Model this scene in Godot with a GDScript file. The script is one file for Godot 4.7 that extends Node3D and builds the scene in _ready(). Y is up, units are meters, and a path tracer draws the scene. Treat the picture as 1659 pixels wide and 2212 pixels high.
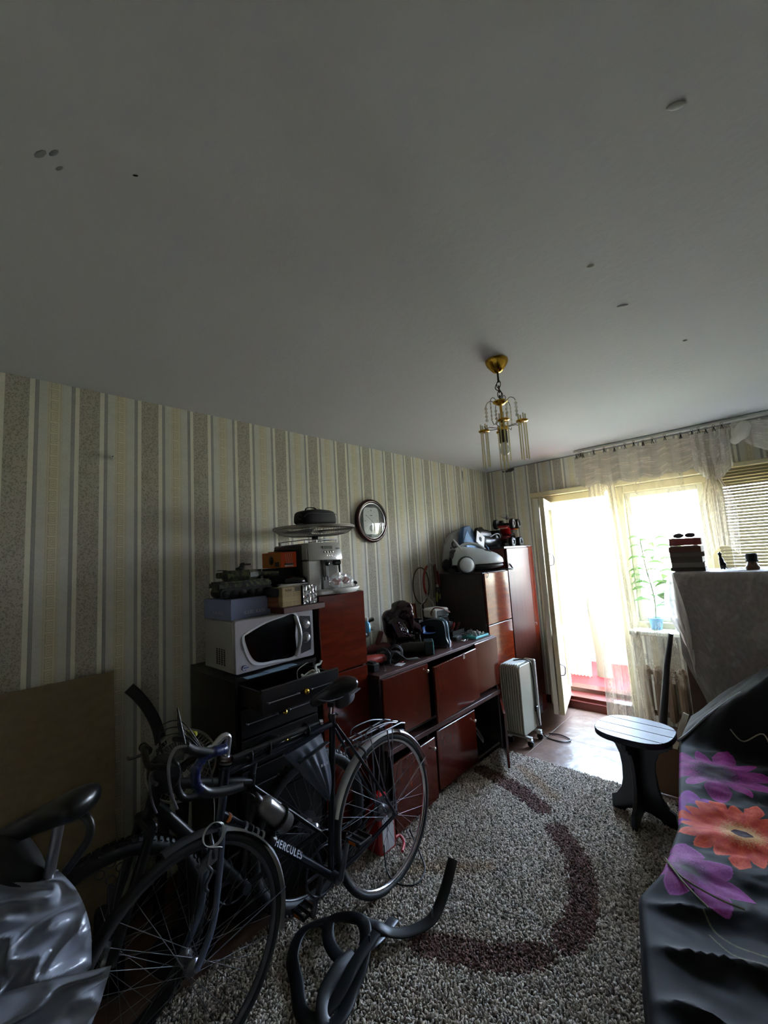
extends Node3D
# ---------------------------------------------------------------- materials
var M := {}
var rng := RandomNumberGenerator.new()
var used := {}

func mat(key: String, c: Color, rough := 0.6, metal := 0.0) -> StandardMaterial3D:
	if M.has(key):
		return M[key]
	var m := StandardMaterial3D.new()
	m.albedo_color = c
	m.roughness = rough
	m.metallic = metal
	M[key] = m
	return m

func noise(seed_: int, freq: float, oct := 3) -> FastNoiseLite:
	var n := FastNoiseLite.new()
	n.seed = seed_
	n.frequency = freq
	n.fractal_octaves = oct
	n.noise_type = FastNoiseLite.TYPE_SIMPLEX_SMOOTH
	return n

func make_tex(w: int, h: int, f: Callable, alpha := false) -> ImageTexture:
	var n := 4 if alpha else 3
	var d := PackedByteArray()
	d.resize(w * h * n)
	var k := 0
	for y in h:
		for x in w:
			var c: Color = f.call(x, y)
			d[k] = int(clampf(c.r, 0, 1) * 255.0)
			d[k + 1] = int(clampf(c.g, 0, 1) * 255.0)
			d[k + 2] = int(clampf(c.b, 0, 1) * 255.0)
			if alpha:
				d[k + 3] = int(clampf(c.a, 0, 1) * 255.0)
			k += n
	var im := Image.create_from_data(w, h, false, Image.FORMAT_RGBA8 if alpha else Image.FORMAT_RGB8, d)
	im.generate_mipmaps()
	return ImageTexture.create_from_image(im)

func tri_mat(key: String, t: Texture2D, scale: Vector3, rough := 0.5, world := false, tint := Color.WHITE) -> StandardMaterial3D:
	var m := mat(key, tint, rough)
	m.albedo_texture = t
	m.uv1_triplanar = true
	m.uv1_world_triplanar = world
	m.uv1_scale = scale
	m.texture_repeat = true
	return m

# ---------------------------------------------------------------- mesh helpers
func S() -> SurfaceTool:
	var st := SurfaceTool.new()
	st.begin(Mesh.PRIMITIVE_TRIANGLES)
	return st

func tri(st: SurfaceTool, a: Vector3, b: Vector3, c: Vector3, sm := -1, ua := Vector2.ZERO, ub := Vector2.ZERO, uc := Vector2.ZERO):
	# counter-clockwise seen from outside; written clockwise for Godot
	st.set_smooth_group(sm)
	st.set_uv(ua); st.add_vertex(a)
	st.set_smooth_group(sm)
	st.set_uv(uc); st.add_vertex(c)
	st.set_smooth_group(sm)
	st.set_uv(ub); st.add_vertex(b)

func quad(st: SurfaceTool, a: Vector3, b: Vector3, c: Vector3, d: Vector3, sm := -1):
	tri(st, a, b, c, sm, Vector2(0, 1), Vector2(1, 1), Vector2(1, 0))
	tri(st, a, c, d, sm, Vector2(0, 1), Vector2(1, 0), Vector2(0, 0))

func face(st: SurfaceTool, pts: Array, mid: Vector3, sm := -1):
	# a convex polygon turned outward from mid
	var n: Vector3 = (pts[1] - pts[0]).cross(pts[2] - pts[0])
	if n.dot(pts[0] - mid) < 0:
		pts = pts.duplicate()
		pts.reverse()
	for i in range(1, pts.size() - 1):
		tri(st, pts[0], pts[i], pts[i + 1], sm)

func bx(st: SurfaceTool, c: Vector3, s: Vector3, bev := 0.0, b := Basis.IDENTITY):
	var h := s * 0.5
	if bev <= 0.0:
		var p := []
		for i in 8:
			p.append(c + b * Vector3(h.x * (1 if i & 1 else -1), h.y * (1 if i & 2 else -1), h.z * (1 if i & 4 else -1)))
		for q in [[0, 1, 3, 2], [4, 5, 7, 6], [0, 1, 5, 4], [2, 3, 7, 6], [0, 2, 6, 4], [1, 3, 7, 5]]:
			face(st, [p[q[0]], p[q[1]], p[q[2]], p[q[3]]], c)
		return
	bev = minf(bev, minf(h.x, minf(h.y, h.z)) * 0.95)
	var P := {}
	for sx in [-1, 1]:
		for sy in [-1, 1]:
			for sz in [-1, 1]:
				P[[sx, sy, sz, 0]] = c + b * Vector3(sx * h.x, sy * (h.y - bev), sz * (h.z - bev))
				P[[sx, sy, sz, 1]] = c + b * Vector3(sx * (h.x - bev), sy * h.y, sz * (h.z - bev))
				P[[sx, sy, sz, 2]] = c + b * Vector3(sx * (h.x - bev), sy * (h.y - bev), sz * h.z)
				face(st, [P[[sx, sy, sz, 0]], P[[sx, sy, sz, 1]], P[[sx, sy, sz, 2]]], c)
	for s1 in [-1, 1]:
		face(st, [P[[s1, -1, -1, 0]], P[[s1, 1, -1, 0]], P[[s1, 1, 1, 0]], P[[s1, -1, 1, 0]]], c)
		face(st, [P[[-1, s1, -1, 1]], P[[1, s1, -1, 1]], P[[1, s1, 1, 1]], P[[-1, s1, 1, 1]]], c)
		face(st, [P[[-1, -1, s1, 2]], P[[1, -1, s1, 2]], P[[1, 1, s1, 2]], P[[-1, 1, s1, 2]]], c)
		for s2 in [-1, 1]:
			face(st, [P[[s1, s2, -1, 0]], P[[s1, s2, 1, 0]], P[[s1, s2, 1, 1]], P[[s1, s2, -1, 1]]], c)
			face(st, [P[[s1, -1, s2, 0]], P[[s1, 1, s2, 0]], P[[s1, 1, s2, 2]], P[[s1, -1, s2, 2]]], c)
			face(st, [P[[-1, s1, s2, 1]], P[[1, s1, s2, 1]], P[[1, s1, s2, 2]], P[[-1, s1, s2, 2]]], c)

func grid(st: SurfaceTool, nu: int, nv: int, f: Callable, wrap_u := false, sm := 0):
	# f(u, v) -> point; outward = du x dv
	var p := []
	for j in nv + 1:
		var row := []
		for i in nu + 1:
			if wrap_u and i == nu:
				row.append(row[0])
			else:
				row.append(f.call(float(i) / nu, float(j) / nv))
		p.append(row)
	for j in nv:
		for i in nu:
			var a: Vector3 = p[j][i]
			var b: Vector3 = p[j][i + 1]
			var c: Vector3 = p[j + 1][i + 1]
			var d: Vector3 = p[j + 1][i]
			var ua := Vector2(float(i) / nu, 1.0 - float(j) / nv)
			var uc := Vector2(float(i + 1) / nu, 1.0 - float(j + 1) / nv)
			if a != b:
				tri(st, a, b, c, sm, ua, Vector2(uc.x, ua.y), uc)
			if c != d:
				tri(st, a, c, d, sm, ua, uc, Vector2(ua.x, uc.y))

func lathe(st: SurfaceTool, prof: Array, seg := 20, xf := Transform3D.IDENTITY, sm := 0):
	# prof: Vector2(radius, height) from bottom to top along y
	for k in prof.size() - 1:
		var a: Vector2 = prof[k]
		var b: Vector2 = prof[k + 1]
		for i in seg:
			var t0 := TAU * i / seg
			var t1 := TAU * ((i + 1) % seg) / seg
			var q := []
			for w in [[a, t0], [a, t1], [b, t1], [b, t0]]:
				q.append(xf * Vector3(w[0].x * cos(w[1]), w[0].y, -w[0].x * sin(w[1])))
			if a.x > 1e-6:
				tri(st, q[0], q[1], q[2], sm)
			if b.x > 1e-6:
				tri(st, q[0], q[2], q[3], sm)

func ell(st: SurfaceTool, c: Vector3, r: Vector3, b := Basis.IDENTITY, seg := 16, rings := 10):
	grid(st, seg, rings, func(u, v):
		var t: float = TAU * u
		var p: float = PI * (v - 0.5)
		if v <= 0.0 or v >= 1.0:
			return c + b * Vector3(0, r.y * signf(v - 0.5), 0)
		return c + b * Vector3(r.x * cos(p) * cos(t), r.y * sin(p), -r.z * cos(p) * sin(t)), true)

func spline(pts: Array, n := 6, closed := false) -> Array:
	var o := []
	var m := pts.size()
	for i in (m if closed else m - 1):
		var p1: Vector3 = pts[i]
		var p2: Vector3 = pts[(i + 1) % m]
		var p0: Vector3 = pts[(i - 1 + m) % m] if closed or i > 0 else p1
		var p3: Vector3 = pts[(i + 2) % m] if closed or i + 2 < m else p2
		for k in n:
			o.append(p1.cubic_interpolate(p2, p0, p3, float(k) / n))
	if not closed:
		o.append(pts[m - 1])
	return o

func tube(st: SurfaceTool, pts: Array, r, sides := 8, closed := false, flat := Vector2.ONE, up0 := Vector3.ZERO):
	# r: a number or one per point; flat squashes the section along its two axes
	var n := pts.size()
	var rings := []
	var t0: Vector3 = (pts[1] - pts[0]).normalized()
	var nn := up0
	if nn == Vector3.ZERO:
		nn = Vector3.UP if absf(t0.y) < 0.9 else Vector3.RIGHT
	nn = (nn - t0 * nn.dot(t0)).normalized()
	for i in n:
		var t: Vector3
		if closed:
			t = pts[(i + 1) % n] - pts[(i - 1 + n) % n]
		else:
			t = pts[mini(i + 1, n - 1)] - pts[maxi(i - 1, 0)]
		t = t.normalized()
		nn = nn - t * nn.dot(t)
		nn = nn.normalized() if nn.length() > 1e-5 else t.cross(Vector3.RIGHT).normalized()
		var bb := t.cross(nn)
		var rr: float = r[i] if r is Array else r
		var ring := []
		for k in sides:
			var a := TAU * k / sides
			ring.append(pts[i] + nn * cos(a) * rr * flat.x + bb * sin(a) * rr * flat.y)
		rings.append(ring)
	for i in (n if closed else n - 1):
		var A: Array = rings[i]
		var B: Array = rings[(i + 1) % n]
		var off := 0
		if closed and i == n - 1:   # the frame may have turned: match the nearest corner
			var best := 1e9
			for k in sides:
				var dd: float = A[0].distance_to(B[k])
				if dd < best:
					best = dd
					off = k
		for k in sides:
			var k2 := (k + 1) % sides
			var b1: Vector3 = B[(k + off) % sides]
			var b2: Vector3 = B[(k2 + off) % sides]
			tri(st, A[k], A[k2], b2, 0)
			tri(st, A[k], b2, b1, 0)
	if not closed:
		for e in [0, n - 1]:
			for k in range(1, sides - 1):
				if e == 0:
					tri(st, rings[e][0], rings[e][k + 1], rings[e][k], -1)
				else:
					tri(st, rings[e][0], rings[e][k], rings[e][k + 1], -1)

func rod(st: SurfaceTool, a: Vector3, b: Vector3, r: float, sides := 8):
	tube(st, [a, b], r, sides)

func arc_pts(c: Vector3, R: float, a0: float, a1: float, n: int, ax: Vector3, ay: Vector3) -> Array:
	var o := []
	for i in n + 1:
		var t := lerpf(a0, a1, float(i) / n)
		o.append(c + ax * R * cos(t) + ay * R * sin(t))
	return o

func ring(st: SurfaceTool, c: Vector3, R: float, r: float, ax: Vector3, ay: Vector3, seg := 32, sides := 8, flat := Vector2.ONE):
	var p := arc_pts(c, R, 0, TAU, seg, ax, ay)
	p.pop_back()
	tube(st, p, r, sides, true, flat, ax.cross(ay))

func prism(st: SurfaceTool, poly: Array, z0: float, z1: float, xf := Transform3D.IDENTITY, bev := 0.0, sm := -1):
	# poly (Vector2) extruded along local z
	var p := PackedVector2Array(poly)
	if Geometry2D.is_polygon_clockwise(p):
		p.reverse()
	var n := p.size()
	var q := PackedVector2Array()
	for i in n:
		var e0 := (p[i] - p[(i - 1 + n) % n]).normalized()
		var e1 := (p[(i + 1) % n] - p[i]).normalized()
		var nrm := Vector2(-(e0 + e1).y, (e0 + e1).x).normalized()
		q.append(p[i] + nrm * bev)
	var idx := Geometry2D.triangulate_polygon(q)
	for k in range(0, idx.size(), 3):
		var a := q[idx[k]]
		var b := q[idx[k + 1]]
		var c := q[idx[k + 2]]
		if (b - a).cross(c - a) < 0:
			var t := b
			b = c
			c = t
		tri(st, xf * Vector3(a.x, a.y, z1), xf * Vector3(b.x, b.y, z1), xf * Vector3(c.x, c.y, z1), -1, a, b, c)
		tri(st, xf * Vector3(a.x, a.y, z0), xf * Vector3(c.x, c.y, z0), xf * Vector3(b.x, b.y, z0), -1, a, c, b)
	var lay := [[p, z0 + bev], [p, z1 - bev]]
	if bev > 0.0:
		lay = [[q, z0], [p, z0 + bev], [p, z1 - bev], [q, z1]]
	for k in lay.size() - 1:
		for i in n:
			var j := (i + 1) % n
			var a := Vector3(lay[k][0][i].x, lay[k][0][i].y, lay[k][1])
			var b := Vector3(lay[k][0][j].x, lay[k][0][j].y, lay[k][1])
			var c := Vector3(lay[k + 1][0][j].x, lay[k + 1][0][j].y, lay[k + 1][1])
			var d := Vector3(lay[k + 1][0][i].x, lay[k + 1][0][i].y, lay[k + 1][1])
			tri(st, xf * a, xf * b, xf * c, sm)
			tri(st, xf * a, xf * c, xf * d, sm)

func rrect(x0: float, y0: float, x1: float, y1: float, r: float, n := 4) -> Array:
	var o := []
	for c in [[x1 - r, y1 - r, 0.0], [x0 + r, y1 - r, 90.0], [x0 + r, y0 + r, 180.0], [x1 - r, y0 + r, 270.0]]:
		for i in n + 1:
			var t := deg_to_rad(c[2] + 90.0 * i / n)
			o.append(Vector2(c[0] + r * cos(t), c[1] + r * sin(t)))
	return o

# ---------------------------------------------------------------- scene objects
func numbered(called: String) -> String:
	if not used.has(called):
		used[called] = 0
		return called
	used[called] += 1
	return "%s_%03d" % [called, used[called]]

func tag(o: Node, label := "", category := "", group := "", kind := "") -> Node:
	if label: o.set_meta("label", label)
	if category: o.set_meta("category", category)
	if group: o.set_meta("group", group)
	if kind: o.set_meta("kind", kind)
	return o

func thing(called: String, label: String, category: String, at := Vector3.ZERO, turn := 0.0, group := "") -> Node3D:
	var o := Node3D.new()
	o.name = numbered(called)
	add_child(o)
	o.position = at
	o.rotation.y = turn
	tag(o, label, category, group)
	return o

func obj(called: String, st: SurfaceTool, m: Material, parent: Node = null) -> MeshInstance3D:
	st.generate_normals()
	var me := st.commit()
	return inst(called, me, m, parent)

func inst(called: String, me: Mesh, m: Material, parent: Node = null) -> MeshInstance3D:
	var o := MeshInstance3D.new()
	o.mesh = me
	o.material_override = m
	if parent == null:
		o.name = numbered(called)
		add_child(o)
	else:
		o.name = called
		parent.add_child(o, true)
	return o

func struct(called: String, st: SurfaceTool, m: Material, parent: Node = null) -> MeshInstance3D:
	var o := obj(called, st, m, parent)
	if parent == null:
		o.set_meta("kind", "structure")
	return o

func dup(root: Node3D, at: Vector3, turn: float, label := "", group := "") -> Node3D:
	var r: Node3D = root.duplicate()
	r.name = numbered(str(root.name).rstrip("0123456789").rstrip("_"))
	add_child(r)
	r.position = at
	r.rotation.y = turn
	if label: r.set_meta("label", label)
	if group: r.set_meta("group", group)
	return r

func text(called: String, s: String, size: float, m: Material, parent: Node, xf: Transform3D, font := "Droid Sans", bold := false, depth := 0.0006) -> MeshInstance3D:
	var f := SystemFont.new()
	f.font_names = PackedStringArray([font])
	f.font_weight = 700 if bold else 400
	var t := TextMesh.new()
	t.text = s
	t.font = f
	t.font_size = 32
	t.pixel_size = size / 32.0
	t.depth = depth
	t.curve_step = 2.0
	var o := inst(called, t, m, parent)
	o.transform = xf
	return o

func T3(x: float, y: float, z: float, ry := 0.0, rx := 0.0, rz := 0.0) -> Transform3D:
	return Transform3D(Basis.from_euler(Vector3(deg_to_rad(rx), deg_to_rad(ry), deg_to_rad(rz))), Vector3(x, y, z))

func align_y(a: Vector3, b: Vector3) -> Transform3D:
	# a frame at a whose y runs to b
	var y := (b - a).normalized()
	var x := y.cross(Vector3.FORWARD if absf(y.z) < 0.9 else Vector3.RIGHT).normalized()
	return Transform3D(Basis(x, y, x.cross(y)), a)

func blobs(st: SurfaceTool, prims: Array, cell: float, k := 0.02):
	# prims: [a, b, ra, rb] tapered capsules joined by a smooth minimum, meshed as surface nets
	var lo := Vector3(1e9, 1e9, 1e9)
	var hi := -lo
	for p in prims:
		var r: float = maxf(p[2], p[3]) + k
		for e in [p[0], p[1]]:
			lo = lo.min(e - Vector3(r, r, r))
			hi = hi.max(e + Vector3(r, r, r))
	lo -= Vector3(cell, cell, cell) * 2
	var n := Vector3i(((hi - lo) / cell).ceil()) + Vector3i(3, 3, 3)
	var F := PackedFloat32Array()
	F.resize(n.x * n.y * n.z)
	F.fill(1.0)
	for p in prims:
		var a: Vector3 = p[0]
		var ab: Vector3 = p[1] - a
		var r0: float = p[2]
		var r1: float = p[3]
		var L2: float = maxf(ab.length_squared(), 1e-9)
		var pad: float = maxf(r0, r1) + k * 2.0 + cell * 2.0
		var i0 := Vector3i((((a.min(p[1]) - Vector3(pad, pad, pad)) - lo) / cell).floor()).clamp(Vector3i.ZERO, n - Vector3i.ONE)
		var i1 := Vector3i((((a.max(p[1]) + Vector3(pad, pad, pad)) - lo) / cell).ceil()).clamp(Vector3i.ZERO, n - Vector3i.ONE)
		for z in range(i0.z, i1.z + 1):
			for y in range(i0.y, i1.y + 1):
				for x in range(i0.x, i1.x + 1):
					var q := lo + Vector3(x, y, z) * cell
					var t := clampf((q - a).dot(ab) / L2, 0.0, 1.0)
					var d := q.distance_to(a + ab * t) - lerpf(r0, r1, t)
					var id := (z * n.y + y) * n.x + x
					var o := F[id]
					var h := maxf(k - absf(o - d), 0.0) / k
					F[id] = minf(o, d) - h * h * k * 0.25
	var V := {}
	var offs := [0, 1, n.x, n.x + 1, n.x * n.y, n.x * n.y + 1, n.x * n.y + n.x, n.x * n.y + n.x + 1]
	var edges := [[0, 1], [2, 3], [4, 5], [6, 7], [0, 2], [1, 3], [4, 6], [5, 7], [0, 4], [1, 5], [2, 6], [3, 7]]
	for z in n.z - 1:
		for y in n.y - 1:
			for x in n.x - 1:
				var id := (z * n.y + y) * n.x + x
				var neg := 0
				for o in offs:
					if F[id + o] < 0.0:
						neg += 1
				if neg == 0 or neg == 8:
					continue
				var s := Vector3.ZERO
				var c := 0
				for e in edges:
					var fa := F[id + offs[e[0]]]
					var fb := F[id + offs[e[1]]]
					if (fa < 0.0) != (fb < 0.0):
						var t := fa / (fa - fb)
						var pa := Vector3(e[0] & 1, (e[0] >> 1) & 1, (e[0] >> 2) & 1)
						var pb := Vector3(e[1] & 1, (e[1] >> 1) & 1, (e[1] >> 2) & 1)
						s += pa.lerp(pb, t)
						c += 1
				V[id] = lo + (Vector3(x, y, z) + s / c) * cell
	var ax := [1, n.x, n.x * n.y]
	for id in V:
		for a in 3:
			var d1: int = ax[(a + 1) % 3]
			var d2: int = ax[(a + 2) % 3]
			if (F[id] < 0.0) == (F[id + ax[a]] < 0.0):
				continue
			if V.has(id - d1) and V.has(id - d2) and V.has(id - d1 - d2):
				var q := [V[id], V[id - d1], V[id - d1 - d2], V[id - d2]]
				if F[id] < 0.0:
					tri(st, q[0], q[1], q[2], 0)
					tri(st, q[0], q[2], q[3], 0)
				else:
					tri(st, q[0], q[2], q[1], 0)
					tri(st, q[0], q[3], q[2], 0)

func coil(c: Vector3, R: float, turns: int, rise: float, ax: Vector3, ay: Vector3, wob := 0.15) -> Array:
	var o := []
	var nrm := ax.cross(ay)
	for i in turns * 14:
		var t := TAU * i / 14.0
		var rr := R * (1.0 + wob * sin(t * 0.37 + c.x * 40.0))
		o.append(c + ax * rr * cos(t) + ay * rr * sin(t) + nrm * rise * (float(i) / 14.0))
	return o

# ---------------------------------------------------------------- setting
func wallpaper() -> ImageTexture:
	var n1 := noise(3, 0.035, 3)
	var n2 := noise(9, 0.11, 2)
	var n3 := noise(21, 0.006, 3)
	var sw := {}
	var r := RandomNumberGenerator.new()
	r.seed = 5
	# little swirls of the patterned band, kept in a mask
	var W := 540
	var H := 1072
	var mask := PackedByteArray()
	mask.resize(170 * H)
	for k in 620:
		var cx := r.randf_range(4, 164)
		var cy := r.randf_range(0, H)
		var rad := r.randf_range(3.0, 8.0)
		var a0 := r.randf() * TAU
		var span := r.randf_range(1.6, 3.6)
		if k % 5 == 0:
			rad = 2.2
			span = TAU
		var st := int(rad * span * 1.6) + 2
		for i in st:
			var a := a0 + span * i / st
			var w := 2.2 * sin(PI * (i + 0.5) / st) + 0.6
			for dx in range(-2, 3):
				for dy in range(-2, 3):
					if dx * dx + dy * dy <= w * w:
						var x := int(cx + rad * cos(a)) + dx
						var y := posmod(int(cy + rad * sin(a)) + dy, H)
						if x >= 0 and x < 168:
							mask[y * 170 + x] = 1
	var key := ["1111111110", "1000000010", "1011111010", "1010001010", "1010101010", "1010111010", "1010000010", "1011111110", "1000000000", "1111111111"]
	return make_tex(W, H, func(x, y):
		var m: float = x * 0.5        # millimetres across the 270 mm repeat
		var c := Color(0.64, 0.63, 0.59)
		var g: float = n2.get_noise_2d(x * 3.0, y * 0.25) * 0.035 + n1.get_noise_2d(x, y) * 0.02 + n3.get_noise_2d(x, y) * 0.02
		if m < 84.0:
			c = Color(0.55, 0.53, 0.485)
			c = c.lightened(clampf(n2.get_noise_2d(x * 4.0, y * 4.0) * 0.14, 0, 0.1))
			if mask[y * 170 + int(x)] == 1:
				c = Color(0.44, 0.42, 0.37)
		elif m < 103.0:
			c = Color(0.70, 0.69, 0.64)
		elif m < 117.5:
			c = Color(0.50, 0.495, 0.48)
			if m < 104.5 or m > 116.0:
				c = Color(0.42, 0.415, 0.40)
		elif m < 147.0:
			c = Color(0.645, 0.638, 0.605)
		elif m < 161.0:
			c = Color(0.655, 0.635, 0.565) if int(m - 147.0) % 7 < 5 else Color(0.59, 0.57, 0.505)
		elif m < 192.0:
			c = Color(0.675, 0.65, 0.565)
			var ky := int(fmod(y * 0.5, 53.6) / 53.6 * 12.0)
			var kx := int((m - 162.5) / 2.8)
			if kx >= 0 and kx < 10 and ky < 10 and key[ky][kx] == "1":
				c = Color(0.60, 0.57, 0.49)
		elif m < 205.0:
			c = Color(0.655, 0.635, 0.565) if int(m - 192.0) % 7 < 5 else Color(0.59, 0.57, 0.505)
		elif m < 238.0:
			c = Color(0.645, 0.638, 0.605)
		elif m < 253.0:
			c = Color(0.50, 0.495, 0.48)
			if m < 239.5 or m > 251.5:
				c = Color(0.42, 0.415, 0.40)
		else:
			c = Color(0.70, 0.69, 0.64)
		return Color(c.r * 1.27 + g, c.g * 1.27 + g, c.b * 1.27 + g))

func wood_tex(seed_: int, dark: Color, light: Color, stretch: float, along_x: bool, fine := 0.25) -> ImageTexture:
	var a := noise(seed_, 0.012, 4)
	var b := noise(seed_ + 7, 0.09, 2)
	return make_tex(512, 512, func(x, y):
		var u: float = x if along_x else y
		var v: float = y if along_x else x
		var t: float = a.get_noise_2d(u * stretch, v * 2.2) * 0.55 + 0.5 + b.get_noise_2d(u * stretch * 0.6, v * 3.0) * fine
		t += 0.10 * sin(v * 0.11 + a.get_noise_2d(u * stretch, v * 0.3) * 9.0)
		return dark.lerp(light, clampf(t, 0, 1)))

func materials():
	var wp := tri_mat("wallpaper", wallpaper(), Vector3(1.0 / 0.272, 1.0 / 0.536, 1.0 / 0.272), 0.85, true)
	wp.uv1_offset = Vector3(0.0, 0.0, 0.605)
	wp.uv1_triplanar_sharpness = 8.0
	var nt := NoiseTexture2D.new()
	nt.width = 256; nt.height = 256; nt.seamless = true
	nt.noise = noise(4, 0.05, 4)
	nt.as_normal_map = true
	nt.bump_strength = 3.0
	var ce := mat("ceiling", Color(0.80, 0.80, 0.81), 0.8)
	ce.normal_enabled = true
	ce.normal_texture = nt
	ce.normal_scale = 0.12
	ce.uv1_triplanar = true
	ce.uv1_scale = Vector3(2, 2, 2)
	tri_mat("mahogany", wood_tex(11, Color(0.27, 0.075, 0.038), Color(0.39, 0.135, 0.065), 0.2, true, 0.15), Vector3(1.6, 1.6, 1.6), 0.16)
	tri_mat("mahogany_upright", wood_tex(23, Color(0.272, 0.087, 0.05), Color(0.302, 0.10, 0.058), 0.2, false, 0.08), Vector3(1.4, 1.4, 1.4), 0.14)
	tri_mat("redwood", wood_tex(31, Color(0.36, 0.11, 0.045), Color(0.53, 0.20, 0.085), 0.25, true, 0.2), Vector3(2.2, 2.2, 2.2), 0.15)
	tri_mat("board_edge", wood_tex(43, Color(0.16, 0.07, 0.055), Color(0.34, 0.19, 0.15), 0.2, true), Vector3(2, 2, 2), 0.5)
	tri_mat("floor_paint", wood_tex(57, Color(0.36, 0.27, 0.22), Color(0.43, 0.335, 0.28), 0.6, false, 0.3), Vector3(0.9, 0.9, 0.9), 0.3)
	tri_mat("black_wood", wood_tex(61, Color(0.02, 0.018, 0.017), Color(0.06, 0.052, 0.05), 0.3, true), Vector3(2, 2, 2), 0.35)
	tri_mat("dark_side", wood_tex(67, Color(0.17, 0.135, 0.13), Color(0.23, 0.185, 0.175), 0.5, false), Vector3(1.5, 1.5, 1.5), 0.45)
	var fw := noise(19, 0.02, 4)
	var wave := NoiseTexture2D.new()
	wave.width = 256; wave.height = 256; wave.seamless = true
	wave.noise = fw
	wave.as_normal_map = true
	wave.bump_strength = 4.0
	M.floor_paint.normal_enabled = true
	M.floor_paint.normal_texture = wave
	M.floor_paint.normal_scale = 0.25
	tri_mat("hardboard", wood_tex(71, Color(0.44, 0.385, 0.285), Color(0.50, 0.44, 0.335), 1.0, true), Vector3(1.5, 1.5, 1.5), 0.75)
	mat("white_paint", Color(0.86, 0.84, 0.76), 0.4)
	mat("cream_paint", Color(0.80, 0.75, 0.60), 0.45)
	mat("threshold", Color(0.32, 0.10, 0.07), 0.25)
	mat("chrome", Color(0.80, 0.80, 0.82), 0.18, 1.0)
	mat("steel", Color(0.55, 0.55, 0.57), 0.35, 1.0)
	mat("dull_steel", Color(0.36, 0.36, 0.38), 0.45, 1.0)
	mat("spoke_steel", Color(0.42, 0.42, 0.44), 0.35, 0.9)
	mat("brass", Color(0.85, 0.66, 0.25), 0.2, 1.0)
	mat("black_plastic", Color(0.022, 0.022, 0.024), 0.35)
	mat("black_matte", Color(0.03, 0.03, 0.032), 0.75)
	mat("rubber", Color(0.035, 0.035, 0.037), 0.6)
	mat("grey_plastic", Color(0.30, 0.31, 0.32), 0.5)
	mat("white_plastic", Color(0.80, 0.80, 0.78), 0.4)
	mat("silver_plastic", Color(0.60, 0.60, 0.60), 0.38, 0.3)
	mat("red_plastic", Color(0.62, 0.05, 0.04), 0.35)
	mat("dark_red_plastic", Color(0.30, 0.05, 0.04), 0.4)
	mat("blue_plastic", Color(0.10, 0.26, 0.45), 0.4)
	mat("teal_plastic", Color(0.04, 0.17, 0.20), 0.4)
	mat("teal_light", Color(0.25, 0.62, 0.62), 0.4)
	mat("yellow_plastic", Color(0.85, 0.62, 0.05), 0.4)
	mat("paper", Color(0.78, 0.75, 0.68), 0.8)
	mat("white_card", Color(0.75, 0.74, 0.74), 0.7)
	mat("dark_void", Color(0.012, 0.011, 0.01), 0.8)
	var gl := mat("pane", Color(0.9, 0.96, 0.95, 0.06), 0.02)
	gl.transparency = BaseMaterial3D.TRANSPARENCY_ALPHA
	var cf := mat("clear_film", Color(0.9, 0.92, 0.95, 0.22), 0.08)
	cf.transparency = BaseMaterial3D.TRANSPARENCY_ALPHA
	cf.cull_mode = BaseMaterial3D.CULL_DISABLED

const XL := -2.4
const ZB := -4.36
const XR := 0.95
const ZF := 1.1
const HC := 2.5

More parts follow.
